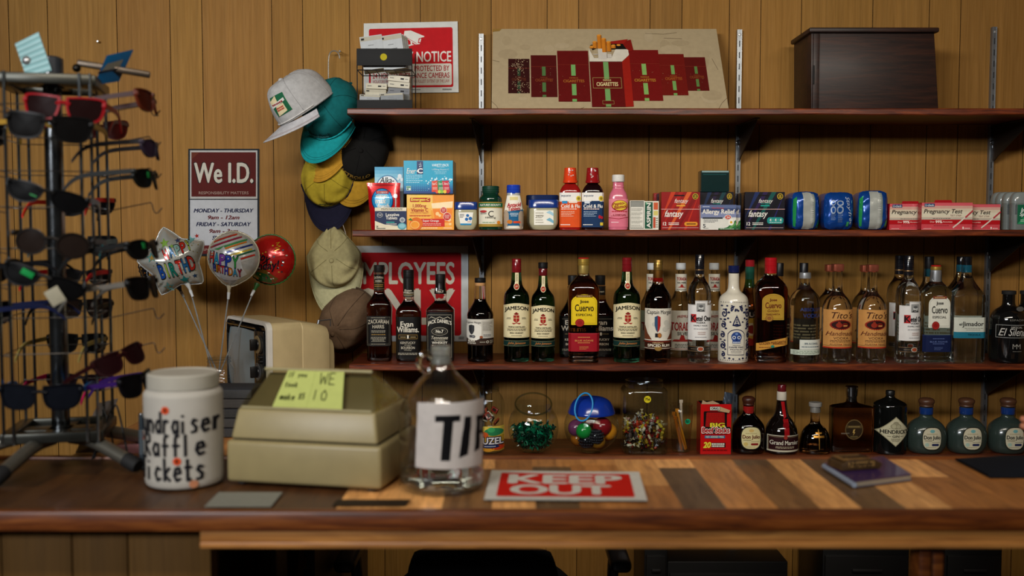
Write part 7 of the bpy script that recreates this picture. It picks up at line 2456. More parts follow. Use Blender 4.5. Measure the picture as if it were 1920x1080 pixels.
o = b.done('keep_out_sign', 'paper', loc=cc, recalc=False)
tag(o, 'red and white flat warning sign lying on the counter right of the jug', 'sign')

# ---- pale paper slip by the register
q0, q1, q2, q3 = oncounter(383, 951), oncounter(508, 951), oncounter(530, 924), oncounter(410, 924)
cc = (q0 + q1 + q2 + q3) / 4
b = B()
b.raw([v + Vector((0, 0, z)) - cc for z in (.0006, .0014) for v in (q0, q1, q2, q3)], [(0, 1, 2, 3), (4, 7, 6, 5), (0, 4, 5, 1), (1, 5, 6, 2), (2, 6, 7, 3), (3, 7, 4, 0)], '#7d7c72')
o = b.done('paper_slip', 'paper', loc=cc)
tag(o, 'pale grey paper slip lying at the counter edge before the register', 'paper')
q0, q1, q2, q3 = oncounter(622, 949), oncounter(760, 949), oncounter(770, 938), oncounter(632, 938)
cc = (q0 + q1 + q2 + q3) / 4
b = B()
b.raw([v + Vector((0, 0, z)) - cc for z in (.0006, .0014) for v in (q0, q1, q2, q3)], [(0, 1, 2, 3), (4, 7, 6, 5), (0, 4, 5, 1), (1, 5, 6, 2), (2, 6, 7, 3), (3, 7, 4, 0)], '#2a2016')
o = b.done('dark_sticker', 'paper', loc=cc)
tag(o, 'dark worn strip stuck on the counter between register and jug', 'sticker')

# ---- purple notebook and carved wooden piece
q0, q1, q2, q3 = oncounter(1602, 915), oncounter(1709, 901), oncounter(1655, 866), oncounter(1545, 879)
cc = (q0 + q1 + q2 + q3) / 4
t = thing('notebook', 'purple-covered notebook lying on the counter at the right', 'notebook', cc)
qs = [v - cc for v in (q0, q1, q2, q3)]
def slab(b, z0, z1, k, col):
    vs = [v * k + Vector((0, 0, z)) for z in (z0, z1) for v in qs]
    b.raw(vs, [(0, 3, 2, 1), (4, 5, 6, 7), (0, 1, 5, 4), (1, 2, 6, 5), (2, 3, 7, 6), (3, 0, 4, 7)], col, smooth=False)
b = B(); slab(b, .0025, .0115, .985, '#8a8070'); b.done('pages', 'paper', t)
b = B(); slab(b, .0117, .0132, 1.0, '#33204a'); b.done('front_cover', 'gloss', t)
b = B(); slab(b, .0005, .002, 1.0, '#6a6470'); b.done('back_cover', 'gloss', t)
b = B()
b.tube([qs[0] + Vector((0, 0, .006)), qs[3] + Vector((0, 0, .006))], .0055, '#7f8a9a', 8)
b.done('spine', 'gloss', t)
c2 = oncounter(1602, 888) + Vector((0, 0, .0142))
b = B()
m = Matrix.Rotation(R(14), 4, 'Z')
b.prism([(-.048, 0), (.040, 0), (.048, .010), (.030, .020), (-.03, .022), (-.046, .014)], -.028, .028, '#3a2812', Mx=m, bev=.002)
b.box((-.002, -.0285, .012), (.06, .002, .010), '#8a6a3a', .001, Mx=m)
a = L().t('Howdy', .5, .5, 1, 1, '#1a100a', .04, .2)
a.emit(b, lambda u, v, d: m @ Vector(((u - .5) * .055 - .004, -.0297 - d, .006 + v * .013)), 0)
a.emit(b, lambda u, v, d: m @ Vector(((u - .5) * .060 - .004, -.022 + v * .03, .0222 + d)), 0)
b.box((-.010, .0, .0215), (.064, .046, .0015), '#6a4c26', .0005, Mx=m)
o = b.done('carved_wood_piece', 'darkpiece', loc=c2)
M_ = o
tag(o, 'small dark wooden block with lettering resting on the purple notebook', 'ornament')

# ---- pen, sticky notes, pads, wire stand around the back of the rack
p = oncounter(268, 882)
b = B()
b.lathe([(.0035, 0), (.0065, .006), (.0068, .02), (.0068, .07), (.0068, .118), (.0055, .122)], lambda c: '#15171a' if c.z > .095 or c.z < .01 else '#2c343a', 16)
for k in range(9):
    b.lathe([(.0069, .035 + .006 * k), (.0074, .037 + .006 * k), (.0069, .039 + .006 * k)], '#4a545a', 16, cap0=False, cap1=False)
o = b.done('marker_pen', 'shiny', loc=(p.x, p.y, CT))
tag(o, 'dark marker pen standing upright left of the raffle jar', 'pen')
p = oncounter(240, 846)
b = B()
b.box((0, 0, .007), (.076, .076, .014), '#c08890', .001)
b.box((.004, .002, .0142), (.022, .004, .0006), '#3a2a30')
o = b.done('sticky_note_pad', 'paper', loc=(p.x + .01, p.y + .01, CT), rz=R(8))
tag(o, 'pink sticky note pad on the side counter behind the rack', 'notepad')
p = oncounter(432, 822)
for k in range(5):
    b = B()
    b.box((0, 0, .012), (.15, .11, .022), ('#2c2c30', '#3a3838', '#26282c', '#403c3a', '#2e3034')[k], .002)
    for q in range(5):
        b.box((0, -.0555, .004 + .004 * q), (.146, .0012, .0012), '#55534f')
    o = b.done('paper_pad', 'paper', loc=(p.x - .02 + .003 * (k % 2), p.y + .06, CT + .024 * k), rz=R((2, -1, 3, 0, -2)[k]))
    tag(o, ('lowest', 'second lowest', 'middle', 'second highest', 'topmost')[k] + ' grey pad in the stack between raffle jar and register', 'pad', 'stacked grey pads')
p = oncounter(210, 862)
t = thing('wire_easel', 'bent black wire easel behind the foot of the sunglasses rack', 'stand', (p.x, p.y, CT))
b = B()
b.tube(chaikin([(-.040, -.01, .002), (-.008, .02, .108), (0, .02, .118), (.008, .02, .116), (.045, -.02, .002)], 2), .0022, '#0d0d0e', 8)
b.tube(chaikin([(.008, .0, .002), (-.015, .03, .07), (-.035, .04, .112)], 1), .002, '#0d0d0e', 8)
b.tube([(-.035, -.01, .004), (-.030, .04, .072)], .0018, '#0d0d0e', 8)
b.done('wire', 'plastic', t)
q0, q1 = oncounter(141, 851) + Vector((0, 0, .002)), oncounter(186, 851) + Vector((0, 0, .002))
q2, q3 = at(221, 747, q0.y + .06), at(184, 756, q0.y + .06)
vs = [v - q0 for v in (q0, q1, q2, q3)]
b = B()
b.raw(vs + [v + Vector((0, .0015, 0)) for v in vs], [(0, 1, 2, 3), (7, 6, 5, 4), (0, 4, 5, 1), (1, 5, 6, 2), (2, 6, 7, 3), (3, 7, 4, 0)], '#8a8684', smooth=False)
o = b.done('card_holder', 'holder', loc=q0)
tag(o, 'pale translucent card leaning behind the base of the rack', 'card')
# ================================================================ sunglasses rack
RX, RY = at(118, 860, 2.16).x, 2.155
TW = R(13)                                  # the square frame is turned a little
rk = thing('sunglasses_rack', 'tall metal counter rack with a square wire frame holding sunglasses', 'rack', (RX, RY, CT), rz=TW)
iR = Matrix.Rotation(-TW, 4, 'Z')


def rl(px, py, Y):
    """pixel on a depth plane -> rack coordinates"""
    return iR @ (at(px, py, Y) - Vector((RX, RY, CT)))


zlo, zhi = at(110, 806, 2.15).z - CT, at(110, 158, 2.15).z - CT
ztop = at(130, 120, 2.15).z - CT
b = B()
b.lathe([(.019, .05), (.019, ztop - .02)], '#8d9296', 28)
b.done('pole', 'chrome', rk)
b = B()
b.lathe([(.0205, ztop - .035), (.024, ztop - .03), (.024, ztop + .012), (.018, ztop + .016)], '#2a2c30', 24)
b.done('top_hub', 'shiny', rk)
b = B()
b.lathe([(.055, .058), (.058, .061), (.058, .066), (.04, .072), (.022, .074)], '#7c8084', 32)
b.done('base_disc', 'metal', rk)
for k, ang in enumerate((-112, -38, 34, 106, 178)):
    b = B()
    ca, sa = math.cos(R(ang)), math.sin(R(ang))
    pts = chaikin([(.03 * ca, .03 * sa, .058), (.09 * ca, .09 * sa, .058), (.16 * ca, .16 * sa, .035), (.215 * ca, .215 * sa, .016)], 2)
    b.tube(pts, .0145, '#77746a', 14)
    lg = b.done('leg', 'metal', rk)
    b = B()
    q0, q1 = Vector(pts[-2]), Vector(pts[-1])
    d = (q1 - q0).normalized()
    b.tube([q1 - d * .025, q1 + d * .004, q1 + d * .010], [.0162, .0162, .013], '#0d0d0e', 14)
    b.done('rubber_foot', 'rubber', lg)
hs = .088
for zz, nm in ((zlo, 'lower_frame'), (zhi, 'upper_frame')):
    b = B()
    for sx, sy, lx, ly in ((0, -hs, 2 * hs, .014), (0, hs, 2 * hs, .014), (-hs, 0, .014, 2 * hs), (hs, 0, .014, 2 * hs)):
        b.box((sx, sy, zz), (lx + .014, ly, .022), '#33332e', .003)
    b.box((0, 0, zz), (.05, 2 * hs, .010), '#2f2f2a', .002)
    b.box((0, 0, zz), (2 * hs, .05, .010), '#2f2f2a', .002)
    b.done(nm, 'metal', rk)
for sx in (-1, 1):
    for sy in (-1, 1):
        for k in (0, 1):
            b = B()
            x, y = sx * (hs + .004), sy * (hs + .004)
            if k:
                x -= sx * .020
            b.tube([(x, y + (sy * .004 if k else 0), zlo - .012), (x, y + (sy * .004 if k else 0), zhi + .012)], .0034, '#8f979b', 8)
            b.done('upright_wire', 'chrome', rk)
rows = [at(110, q, 2.15).z - CT for q in (205, 265, 325, 390, 465, 530, 590, 655, 722)]
b = B()
for z in rows:
    pts = [(-hs, -hs, z), (hs, -hs, z), (hs, hs, z), (-hs, hs, z)]
    b.tube(pts, .0013, '#3a3632', 6, closed=True)
b.done('cross_wires', 'metal', rk)
# hooks on the right and left faces
for sx in (-1, 1):
    for z in rows:
        b = B()
        for yy in (-.03,):
            L_ = .135
            b.tube(chaikin([(sx * hs, yy, z - .012), (sx * (hs + L_ * .80), yy, z + .012), (sx * (hs + L_ * .84), yy, z + .012), (sx * (hs + L_ * .87), yy, z - .008), (sx * (hs + L_ * .92), yy, z - .012), (sx * (hs + L_), yy, z + .001)], 1), .0014, '#4a4038', 6)
        b.done('hook', 'metal', rk)
# mirror arms and panels on top
b = B()
b.box((.005, 0, ztop + .004), (.15, .012, .014), '#3c342c', .003, Mx=Matrix.Rotation(R(8), 4, 'Y'))
b.done('mirror_arm', 'metal', rk)
for q_, r_, c_ in (((-.045, -.012, ztop + .004), .011, '#9a9a9a'), ((.052, -.012, ztop - .008), .009, '#15130f')):
    b = B()
    b.ball(q_, r_, c_, 12)
    b.done('clamp_knob', 'metal', rk)
pl = [rl(28, 82, 2.13), rl(72, 60, 2.13), rl(97, 132, 2.13), rl(50, 146, 2.13)]
b = B()
b.grid(lambda u, v: pl[3].lerp(pl[2], u).lerp(pl[0].lerp(pl[1], u), v) + Vector((0, -.0022 * abs(math.sin(v * 7 * math.pi)), 0)), 6, 56, '#7ba0a4')
b.grid(lambda u, v: pl[3].lerp(pl[2], u).lerp(pl[0].lerp(pl[1], u), v) + Vector((0, .004, 0)), 2, 2, '#6a8c90')
b.line_ = None
o = b.done('ridged_panel', 'plastic', rk)
o['label'] = 'pale blue ridged panel'
pr2 = [rl(176, 159, 2.15), rl(221, 152, 2.20), rl(248, 93, 2.20), rl(200, 104, 2.15)]
b = B()
vs = pr2 + [v + Vector((.002, .004, 0)) for v in pr2]
b.raw(vs, [(0, 1, 2, 3), (7, 6, 5, 4), (0, 4, 5, 1), (1, 5, 6, 2), (2, 6, 7, 3), (3, 7, 4, 0)], '#0d5f96', smooth=False)
cc = lambda u, v, d=.0015: pr2[0].lerp(pr2[1], u).lerp(pr2[3].lerp(pr2[2], u), v) - Vector((0, d, 0))
b.raw([cc(.05, .42), cc(.78, .42), cc(.82, .72), cc(.2, .68)], [(0, 1, 2, 3)], '#6a675c')
b.raw([cc(.0, .36, .002), cc(.9, .36, .004), cc(.9, .42, .012), cc(.0, .42, .012)], [(0, 1, 2, 3)], '#0a3f6c')
o = b.done('blue_mirror_back', 'plastic', rk)
o['label'] = 'blue mirror back with grey pad'


# ---------------------------------------------------------------- sunglasses
def lens_shape(kind, s):
    """outline of one lens, x towards the temple on the s side"""
    if kind == 'round':
        pts = [(.0245 * math.cos(R(q)), .021 * math.sin(R(q))) for q in range(0, 360, 15)]
    elif kind == 'sport':
        pts = [(-.028, .010), (-.01, .0165), (.015, .016), (.030, .010), (.032, .0), (.020, -.016), (.0, -.019), (-.020, -.012)]
        pts = chaikin(pts + [pts[0]], 2)[:-1]
    else:
        pts = [(-.026, .018), (.0, .0205), (.030, .021), (.0315, .010), (.026, -.014), (.012, -.021), (-.010, -.021), (-.022, -.014), (-.027, .004)]
        pts = chaikin(pts + [pts[0]], 2)[:-1]
    return [(s * x, z) for x, z in pts]


def sunglasses(label, Mx, fr='#0e0d0d', ln='#0c0b0b', tm=None, kind='way', tag_=None, spread=0., fold=(0., 0.), k=1.0):
    t = thing('sunglasses', label, 'sunglasses', Mx=Mx @ Matrix.Scale(k, 4), group='sunglasses on the rack')
    tm = tm or fr
    ox = .0355

    def arc(x, y=0.):
        return Vector((x, y + 3.2 * x * x, 0))

    b = B()
    for s in (-1, 1):
        inn = lens_shape(kind, s)
        n = len(inn)
        vs, fs = [], []
        for sc_, dy in ((1.0, -.0022), (1.16, -.0022), (1.16, .0028), (1.0, .0028)):
            for x, z in inn:
                X = s * ox + x * sc_
                vs.append(Vector((X, dy + 3.2 * X * X, z * sc_ * 1.0)))
        for r_ in range(4):
            for i in range(n):
                a_, b_ = r_ * n + i, r_ * n + (i + 1) % n
                c_, d_ = ((r_ + 1) % 4) * n + (i + 1) % n, ((r_ + 1) % 4) * n + i
                fs.append((a_, b_, c_, d_))
        b.raw(vs, fs, fr)
        b.box((s * .0685, .015, .012), (.008, .012, .010), fr, .002)
    b.tube([arc(-.012) + Vector((0, 0, .008)), Vector((0, -.001, .011)), arc(.012) + Vector((0, 0, .008))], .0034, fr, 8)
    b.done('frame', 'eyeframe', t)
    for s in (-1, 1):
        b = B()
        inn = lens_shape(kind, s)
        ctr = Vector((s * ox, 3.2 * ox * ox - .0012, 0))
        vs = [ctr] + [Vector((s * ox + x * 1.02, .0003 + 3.2 * (s * ox + x) ** 2, z * 1.02)) for x, z in inn]
        n = len(inn)
        b.raw(vs, [(0, 1 + i, 1 + (i + 1) % n) for i in range(n)], ln)
        b.done('lens', 'lens', t, recalc=False)
    for s, f in ((-1, fold[0]), (1, fold[1])):
        b = B()
        m = Matrix.Translation((s * .071, .019, .012)) @ Matrix.Rotation(R(f) * s, 4, 'Z')
        pts = chaikin([(0, 0, 0), (s * spread, .05, 0), (s * spread * 1.6, .095, -.002), (s * spread * 1.6, .118, -.012), (s * spread * 1.4, .138, -.034)], 2)
        n = len(pts)
        # flat bar: taller than wide
        vs, fs = [], []
        for i, p in enumerate(pts):
            h = .0052 - .0018 * i / n
            for dx, dz in ((-.0014, -h), (.0014, -h), (.0014, h), (-.0014, h)):
                vs.append(Vector(p) + Vector((dx, 0, dz)))
        for i in range(n - 1):
            for q in range(4):
                fs.append((i * 4 + q, i * 4 + (q + 1) % 4, i * 4 + 4 + (q + 1) % 4, i * 4 + 4 + q))
        fs += [(3, 2, 1, 0), (n * 4 - 4, n * 4 - 3, n * 4 - 2, n * 4 - 1)]
        b.raw(vs, fs, tm, 0, m, False)
        b.done('temple', 'eyeframe', t)
    if tag_:
        for (x, z, w_, h_, rot, c) in tag_:
            b = B()
            b.box((0, 0, 0), (w_, .0008, h_), c, .0002, Mx=Matrix.Translation((x, 3.2 * x * x - .0045, z)) @ Matrix.Rotation(R(rot), 4, 'Y'))
            b.done('price_tag' if h_ > .015 else 'sticker', 'paper', t)
    return t


def face(px, py, Y, yaw=0, roll=0, pitch=0):
    """yaw 0 faces the room, 90 faces right, 180 faces the wall"""
    return Matrix.Translation(at(px, py, Y)) @ Euler((R(pitch), R(roll), R(yaw)), 'ZYX').to_matrix().to_4x4() if False else Matrix.Translation(at(px, py, Y)) @ Matrix.Rotation(R(yaw), 4, 'Z') @ Matrix.Rotation(R(pitch), 4, 'X') @ Matrix.Rotation(R(roll), 4, 'Y')


YF, YB = 1.975, 2.33
sunglasses('bright red sunglasses at the top front of the rack', face(118, 203, YF, 10, 4), '#7a0f16', '#170a0a', '#7a0f16', k=1.08)
sunglasses('big black sunglasses with yellow temples, second from the top at the front', face(90, 238, YF - .045, 14, 5), '#0c0b0b', '#0b0a0a', '#8a6a18', spread=.004, k=1.10)
sunglasses('black sporty sunglasses with a tiny green mark, tilted, third down at the front', face(86, 368, YF - .02, 14, 15), '#0b0b0c', '#0a0a0b', None, 'sport', [(-.02, -.004, .012, .002, 8, '#3a8a50')], k=1.08)
sunglasses('dark round-lensed sunglasses in the middle of the front', face(96, 457, YF + .01, 12, 7), '#15110f', '#1c1512', None, 'round', k=1.1)
sunglasses('black sunglasses with a green sticker and a hanging white price tag', face(80, 528, YF - .03, 14, 20), '#0a0a0b', '#0c0c0d', '#2a2a2c', 'sport', [(-.028, .006, .022, .011, 10, '#0f7a3a'), (.028, -.018, .030, .026, 40, '#8f8a78')], k=1.1)
sunglasses('black sunglasses with bright blue inner temples at the bottom front', face(74, 745, YF, 12, 2), '#0c0d12', '#101218', '#0f5f9c', k=1.1)
# back face, seen from behind through the frame
sunglasses('sunglasses with vivid orange temples on the far side of the rack', face(166, 388, YB, 176, 2), '#141212', '#100f0f', '#c4281a', 'sport')
sunglasses('black sunglasses with teal temples on the far side of the rack', face(160, 460, YB, 188, -2), '#101214', '#0e1012', '#1c4a4e', 'way', k=1.04)
sunglasses('sunglasses with red temples on the far side of the rack', face(158, 518, YB, 178, 0), '#141010', '#0d0c0c', '#b0141c', 'sport')
sunglasses('dark brown sunglasses on the far side of the rack', face(158, 578, YB, 184, 0), '#15110e', '#241a15', None, 'way')
sunglasses('black sunglasses with cream temples on the far side of the rack', face(150, 643, YB, 178, 0), '#100f0d', '#0e0d0c', '#8f7f44', 'way')
sunglasses('sunglasses with hot pink temples low on the far side of the rack', face(150, 715, YB, 180, -3), '#180c12', '#120a0e', '#b0164f', 'sport')
sunglasses('rust red sunglasses high on the far side of the rack', face(190, 244, YB, 184, 0), '#4a1610', '#3a120e', None, 'way', k=.92)
# right face, seen edge-on at the end of their hooks
rt = [('tortoise brown sunglasses at the top of the right face', 287, 192, 2.15, '#4a1c10', '#3a140c', '#2c100c', 'way', 95, 1.0), ('slim violet-grey sunglasses, second on the right face', 293, 280, 2.16, '#2a2430', '#2c2030', '#1c1a1c', 'sport', 98, 1.0),
      ('black sunglasses with a green sticker, third on the right face', 286, 335, 2.13, '#101210', '#0e0f0e', None, 'sport', 93, 1.05), ('black sunglasses with a green sticker halfway down the right face', 281, 466, 2.10, '#0f1010', '#0d0e0e', None, 'sport', 88, 1.08),
      ('matte black sunglasses with grey temples on the right face', 281, 538, 2.09, '#0e0d0c', '#0c0b0b', '#5a5650', 'way', 88, 1.05), ('black sunglasses with purple temples at the bottom of the right face', 268, 718, 2.10, '#0d0c10', '#0e0d10', '#2c1450', 'way', 86, 1.05)]
for i, (lb, px, py, Y_, fr, ln, tm, kd, yw, k_) in enumerate(rt):
    st_ = [(-.03, .006, .014, .012, 0, '#0f7a3a')] if 'green' in lb else None
    sunglasses(lb, face(px, py, Y_, yw, 0, (-8, -4, -4, -10, -8, -8)[i]), fr, ln, tm, kd, st_, k=k_)
sunglasses('dark maroon sunglasses hanging askew between two empty right-hand hooks', face(232, 672, 2.06, 60, -14, -22), '#240c0e', '#1c0a0c', '#240c0e', 'way', k=.95)
# left face, mostly beyond the edge of the picture
for i, (lb, px, py, c, tm, kd) in enumerate((('dark sunglasses at the left edge, level with the green-stickered pair', -18, 512, '#0c0c0e', '#0d0d10', 'sport'), ('navy sunglasses at the left edge, low on the rack', -14, 590, '#12162c', '#161c3a', 'way'), ('dark sunglasses at the left edge, second row from the top', -26, 250, '#141210', '#8a6a18', 'way'))):
    sunglasses(lb, face(px, py, 2.08, -78, 0, 6), c, '#0c0c10', tm, kd)
# ================================================================ below the counter
# office chair behind the bar: only the top of its back and one arm reach into view
def chair():
    c = at(905, 1060, 2.55)
    t = thing('office_chair', 'black office chair behind the counter, only its top showing under the rail', 'chair', (c.x, 2.55, .001))
    zt = at(905, 1034, 2.47).z
    b = B()
    W = 300 * S(2.5)
    def bk(u, v, sg=1):
        x, z = (u - .5) * 2, (v - .5) * 2
        q = lambda a_: math.copysign(abs(a_) ** .8, a_)
        return Vector((W / 2 * q(x) * (1 - .12 * z ** 4), -.06 + .05 * x * x - sg * .035 * (1 - x ** 4) * (1 - z ** 4), zt - .5 + .25 + .25 * q(z) * (1 - .10 * x ** 4)))
    b.grid(lambda u, v: bk(u, v), 20, 18, '#0b0b0d')
    b.grid(lambda u, v: bk(u, v, -1), 20, 18, '#0b0b0d')
    b.done('backrest', 'fabric', t)
    b = B()
    b.lathe(chaikin([(.20, .43), (.25, .44), (.255, .48), (.22, .51), (.05, .515)], 1), '#0c0c0e', 32, 4, .95, Mx=Matrix.Translation((0, .2, 0)))
    b.done('seat', 'fabric', t)
    for s in (-1, 1):
        b = B()
        za = at(1160, 1036, 2.6).z - .0
        xa = at(1160, 1050, 2.6).x - c.x if s > 0 else -(at(1160, 1050, 2.6).x - c.x)
        b.tube(chaikin([(s * .2, .22, .45), (xa, .22, .47), (xa, .18, za - .05), (xa, .14, za - .03)], 2), .016, '#0d0d0e', 10)
        b.box((xa, .10, za - .018), (.055, .24, .036), '#0b0b0c', .014, seg=3)
        b.done('armrest', 'plastic', t)
    b = B()
    b.tube([(0, .2, .08), (0, .2, .44)], .028, '#17181a', 14)
    for k in range(5):
        an = 2 * math.pi * k / 5
        b.tube([(0, .2, .09), (.28 * math.cos(an), .2 + .28 * math.sin(an), .065)], [.022, .014], '#141517', 8)
    b.done('pedestal', 'plastic', t)
    for k in range(5):
        an = 2 * math.pi * k / 5
        b = B()
        b.lathe([(.026, -.02), (.028, -.015), (.028, .015), (.026, .02)], '#101011', 16, Mx=Matrix.Translation((.28 * math.cos(an), .2 + .28 * math.sin(an), .0285)) @ Matrix.Rotation(R(90), 4, 'X'))
        b.done('caster', 'rubber', t)
    b = B()
    b.box((0, .0, .46), (.06, .12, .03), '#121214', .006)
    b.tube([(0, .04, .46), (0, -.02, .60), (0, -.03, .72)], .018, '#141517', 8)
    b.done('back_bracket', 'plastic', t)


chair()
# cardboard hang-pack on a hook under the counter
p = at(578, 1055, 2.45)
b = B()
b.box((0, 0, -.02), (.047, .022, .115), '#8a5a2c', .002)
a = L('#9a6a34').rect(.3, .82, .95, .97, '#1c3040', 1).micro(.35, .85, .9, .95, 2, '#7aa0b0', .5, 2).rect(.35, .30, .75, .55, '#1a5a80', 1).micro(.1, .6, .8, .75, 2, '#a83020', .5, 2).ell(.5, .1, .5, .14, '#b09a70', 1).rect(.9, 0, 1, .97, '#8a1c18', 2)
a.emit(b, lambda u, v, d: Vector(((u - .5) * .047, -.0112 - d, -.077 + v * .115)))
o = b.done('snack_pack', 'paper', Mx=Matrix.Translation(p) @ Matrix.Rotation(R(5), 4, 'Y'))
tag(o, 'small orange and blue snack pack hanging on a hook under the counter', 'pack')
b = B()
b.tube([(0, 0, .035), (0, 0, .10), (0, -.02, .105), (0, -.02, .085)], .0018, '#8a8a88', 6)
b.tube([(0, 0, .10), (0, .0, .16)], .0018, '#8a8a88', 6)
b.done('hang_hook', 'metal', o)
# closed black cabinets / boxes standing at the wall below the shelves
for x0, x1, y0, d_, nm, lb, cat in ((1208, 1252, 1020, .25, 'black_cabinet', 'narrow black cabinet under the lowest shelf', 'cabinet'), (1252, 1478, 1054, .22, 'black_crate', 'low wide black crate next to the narrow black cabinet', 'crate'), (1543, 1706, 1020, .25, 'black_cabinet', 'wide black cabinet under the lowest shelf, left of the red-brown posts', 'cabinet'), (1772, 1880, 1020, .25, 'black_cabinet', 'black cabinet under the lowest shelf at the right edge', 'cabinet')):
    Y_ = 2.93
    q0, q1 = at(x0, 1060, Y_), at(x1, 1060, Y_)
    zt = at(1300, y0, Y_).z
    t = thing(nm, lb, cat, ((q0.x + q1.x) / 2, Y_, .001))
    w_ = q1.x - q0.x
    b = B()
    b.box((0, d_ / 2 + .004, zt / 2), (w_, d_, zt), '#0b0a0a', .004)
    b.done('body', 'plastic', t)
    b = B()
    b.box((0, 0, zt / 2 - .01), (w_ - .012, .008, zt - .05), '#0e0c0c', .002)
    dd = b.done('front_panel', 'plastic', t)
    b = B()
    b.box((0, -.008, zt - .08), (min(.09, w_ * .4), .008, .010), '#1c1a1a', .003)
    b.done('handle', 'plastic', dd)
# ================================================================ person just beyond the right edge
def person():
    """someone in a dark long-sleeved top behind the bar, leaning in; only a fingertip and a sleeve reach the picture"""
    sh = Vector((1.56, 2.42, 1.42))
    chest = Vector((1.76, 2.45, 1.30))
    neck = Vector((1.76, 2.42, 1.50))
    head = Vector((1.74, 2.38, 1.66))
    elbow = Vector((1.42, 2.30, 1.16))
    wrist = at(1998, 836, 2.15)
    hand = at(1976, 822, 2.13)
    V = [(Vector((1.80, 2.50, .95)), .155), (Vector((1.79, 2.49, 1.10)), .145), (chest, .16), (neck, .058), (head - Vector((0, 0, .06)), .075), (head + Vector((0, 0, .02)), .095), (head + Vector((0, 0, .08)), .07),
         (sh, .062), (elbow, .045), (wrist, .029), (Vector((1.96, 2.48, 1.42)), .062), (Vector((2.06, 2.40, 1.14)), .045), (Vector((1.86, 2.24, 1.05)), .03),
         (Vector((1.72, 2.50, .80)), .10), (Vector((1.72, 2.48, .48)), .07), (Vector((1.72, 2.52, .08)), .048), (Vector((1.70, 2.40, .045)), .04),
         (Vector((1.88, 2.50, .80)), .10), (Vector((1.89, 2.50, .48)), .07), (Vector((1.90, 2.54, .08)), .048), (Vector((1.90, 2.42, .045)), .04)]
    E = [(0, 1), (1, 2), (2, 3), (3, 4), (4, 5), (5, 6), (2, 7), (7, 8), (8, 9), (2, 10), (10, 11), (11, 12), (0, 13), (13, 14), (14, 15), (15, 16), (0, 17), (17, 18), (18, 19), (19, 20)]
    # hand with five fingers, thumb and index pinching upwards
    d = (hand - wrist).normalized()
    side = Vector((0, 0, 1)).cross(d).normalized()
    upv = d.cross(side) * -1
    if upv.z < 0:
        upv = -upv
    pc = wrist + d * .045
    V.append((pc, .026))
    ip = len(V) - 1
    E.append((9, ip))
    for k, (sp, ln) in enumerate(((.024, .066), (.008, .075), (-.008, .070), (-.023, .055))):
        base = pc + d * .035 + upv * sp * .9
        p1 = base + d * ln * .42 + side * .004
        p2 = p1 + (d * .75 - side * .5).normalized() * ln * .32
        p3 = p2 + (d * .35 - side * .9).normalized() * ln * .26
        i0 = len(V)
        V += [(base, .0105), (p1, .0092), (p2, .0085), (p3, .0072)]
        E += [(ip, i0), (i0, i0 + 1), (i0 + 1, i0 + 2), (i0 + 2, i0 + 3)]
    tb = pc + upv * .022 - side * .012
    i0 = len(V)
    V += [(tb, .012), (tb + (d * .7 + upv * .5 - side * .3).normalized() * .032, .0105), (tb + (d * .9 + upv * .35 - side * .5).normalized() * .058, .009)]
    E += [(ip, i0), (i0, i0 + 1), (i0 + 1, i0 + 2)]
    me = bpy.data.meshes.new('person')
    me.from_pydata([v[0] for v in V], E, [])
    o = bpy.data.objects.new('person', me)
    COL.objects.link(o)
    sk = o.modifiers.new('skin', 'SKIN')
    for i, v in enumerate(V):
        me.skin_vertices[0].data[i].radius = (v[1], v[1])
    me.skin_vertices[0].data[0].use_root = True
    ss = o.modifiers.new('sub', 'SUBSURF')
    ss.levels = ss.render_levels = 2
    dg = bpy.context.evaluated_depsgraph_get()
    m2 = bpy.data.meshes.new_from_object(o.evaluated_get(dg))
    o.modifiers.clear()
    o.data = m2
    ca = m2.color_attributes.new('Col', 'FLOAT_COLOR', 'CORNER')
    skin, shirt, trou, shoe, hairc = hx('#a86a4c'), hx('#0d1018'), hx('#15161c'), hx('#0c0b0b'), hx('#1c120c')
    for p in m2.polygons:
        c = p.center
        if c.z > 1.475 and (c - neck).length < .32:
            q = hairc if (c.z > 1.70 or (c.y > head.y + .02 and c.z > 1.56)) else skin
        elif (c - wrist).dot(d) > -.012 and (c - wrist).length < .2:
            q = skin
        elif (c - Vector((1.86, 2.24, 1.05))).length < .05:
            q = skin
        elif c.z < .09:
            q = shoe
        elif c.z < .93:
            q = trou
        else:
            q = shirt
        for li in p.loop_indices:
            ca.data[li].color = q
        p.use_smooth = True
    m2.materials.clear()
    m2.materials.append(M['skin'])
    tag(o, 'person in a dark long-sleeved top at the right edge, fingertips reaching into view', 'person')
    # facial features
    for s in (-1, 1):
        b = B()
        b.ball(head + Vector((-.035 * s - .02, -.088, .015)), .012, '#d8d2c8', 12)
        b.ball(head + Vector((-.035 * s - .022, -.098, .015)), .006, '#2a1a12', 10)
        e = b.done('eye', 'shiny', o)
        b = B()
        b.ball(head + Vector((.088 * s, .0, -.005)), .024, '#a06448', 12, sc=(.4, .8, 1.2))
        b.done('ear', 'skin', o)
    b = B()
    b.tube([head + Vector((-.01, -.090, .015)), head + Vector((-.014, -.112, -.018)), head + Vector((-.01, -.095, -.024))], [.008, .012, .008], '#a3664a', 8)
    b.done('nose', 'skin', o)
    b = B()
    b.tube([head + Vector((-.035, -.084, -.052)), head + Vector((-.01, -.092, -.054)), head + Vector((.015, -.086, -.052))], [.003, .006, .003], '#7a3a30', 8)
    b.done('mouth', 'skin', o)
    # dark jacket folded on the counter below the hand
    b = B()
    q0 = oncounter(1850, 893)
    q1 = oncounter(1920, 935)
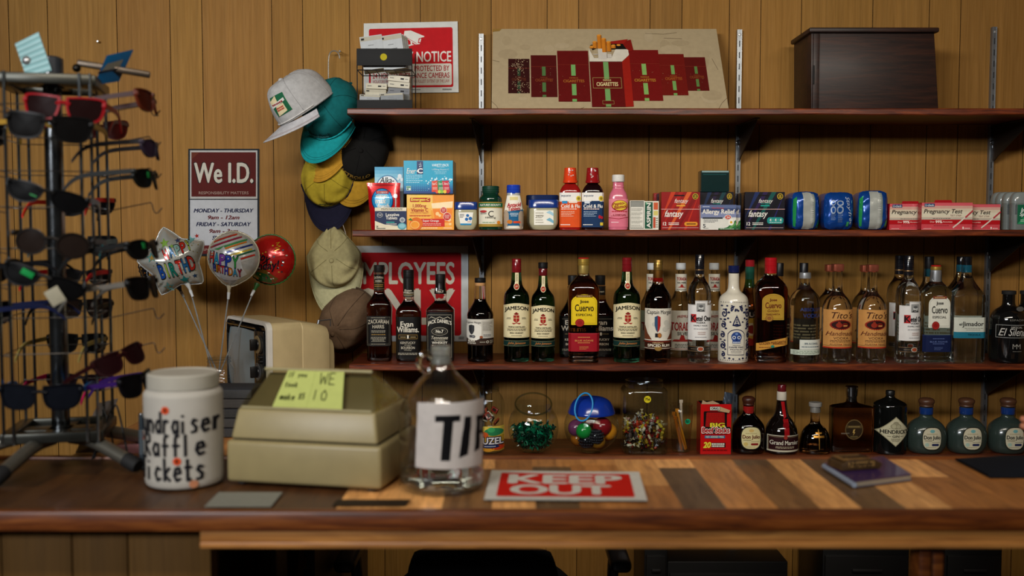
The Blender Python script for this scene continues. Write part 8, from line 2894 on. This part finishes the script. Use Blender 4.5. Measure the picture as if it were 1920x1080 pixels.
    def cloth(u, v):
        x = q0.x + u * .46
        y0 = 1.965 + .05 * (1 - u) + .012 * math.sin(5 * u)
        y = y0 + v * (2.18 - y0)
        h = .004 + .030 * min(1, 5 * u) * math.sin(math.pi * min(1, max(0, v))) ** .6 * (.75 + .25 * math.sin(7 * u + 4 * v))
        return Vector((x, y, CZ + .0008 + h * (0 if v in (0, 1) else 1)))
    b.grid(cloth, 30, 16, '#0c0e14')
    b.raw([tuple(cloth(k / 10, 0)) for k in range(11)] + [tuple(cloth(1 - k / 10, 1)) for k in range(11)], [tuple(range(22))], '#0c0e14')
    j = b.done('folded_jacket', 'fabric')
    tag(j, 'dark folded jacket lying on the counter at the right edge', 'jacket')


person()
# ================================================================ camera, light
cam = bpy.data.cameras.new('camera')
cam.sensor_width = 36
cam.lens = 36 * F / 1920
cam.clip_start = .05
cam.dof.use_dof = True
cam.dof.focus_distance = 3.0
cam.dof.aperture_fstop = 1.7
co = bpy.data.objects.new('camera', cam)
co.location = (0, 0, CAMZ)
co.rotation_euler = (R(90) - TH, 0, 0)
COL.objects.link(co)
bpy.context.scene.camera = co


def area(name, loc, target, sx, sy, energy, col, spread=180):
    l = bpy.data.lights.new(name, 'AREA')
    l.shape, l.size, l.size_y, l.energy, l.color = 'RECTANGLE', sx, sy, energy, col
    l.spread = R(spread)
    o = bpy.data.objects.new(name, l)
    o.location = loc
    o.rotation_euler = (Vector(target) - Vector(loc)).to_track_quat('-Z', 'Y').to_euler()
    COL.objects.link(o)


area('shop_window_light', (-2.4, -2.0, 2.7), (-.3, 3.2, 1.7), 1.8, .5, 46, (.95, .97, 1.0), 100)
area('hanging_strip_light', (.2, .8, 2.45), (.15, 3.2, 1.3), 2.7, .12, 17.5, (1.0, .91, .78), 112)
w = bpy.data.worlds.new('room_fill')
w.use_nodes = True
w.node_tree.nodes['Background'].inputs[0].default_value = (.85, .8, .75, 1)
w.node_tree.nodes['Background'].inputs[1].default_value = .022
sc = bpy.context.scene
sc.world = w
sc.view_settings.view_transform = 'Standard'
sc.view_settings.look = 'None'
sc.cycles.use_denoising = True
sc.cycles.max_bounces = 14
sc.cycles.transmission_bounces = 12
sc.cycles.transparent_max_bounces = 16
sc.cycles.sample_clamp_indirect = 4
sc.cycles.caustics_reflective = False
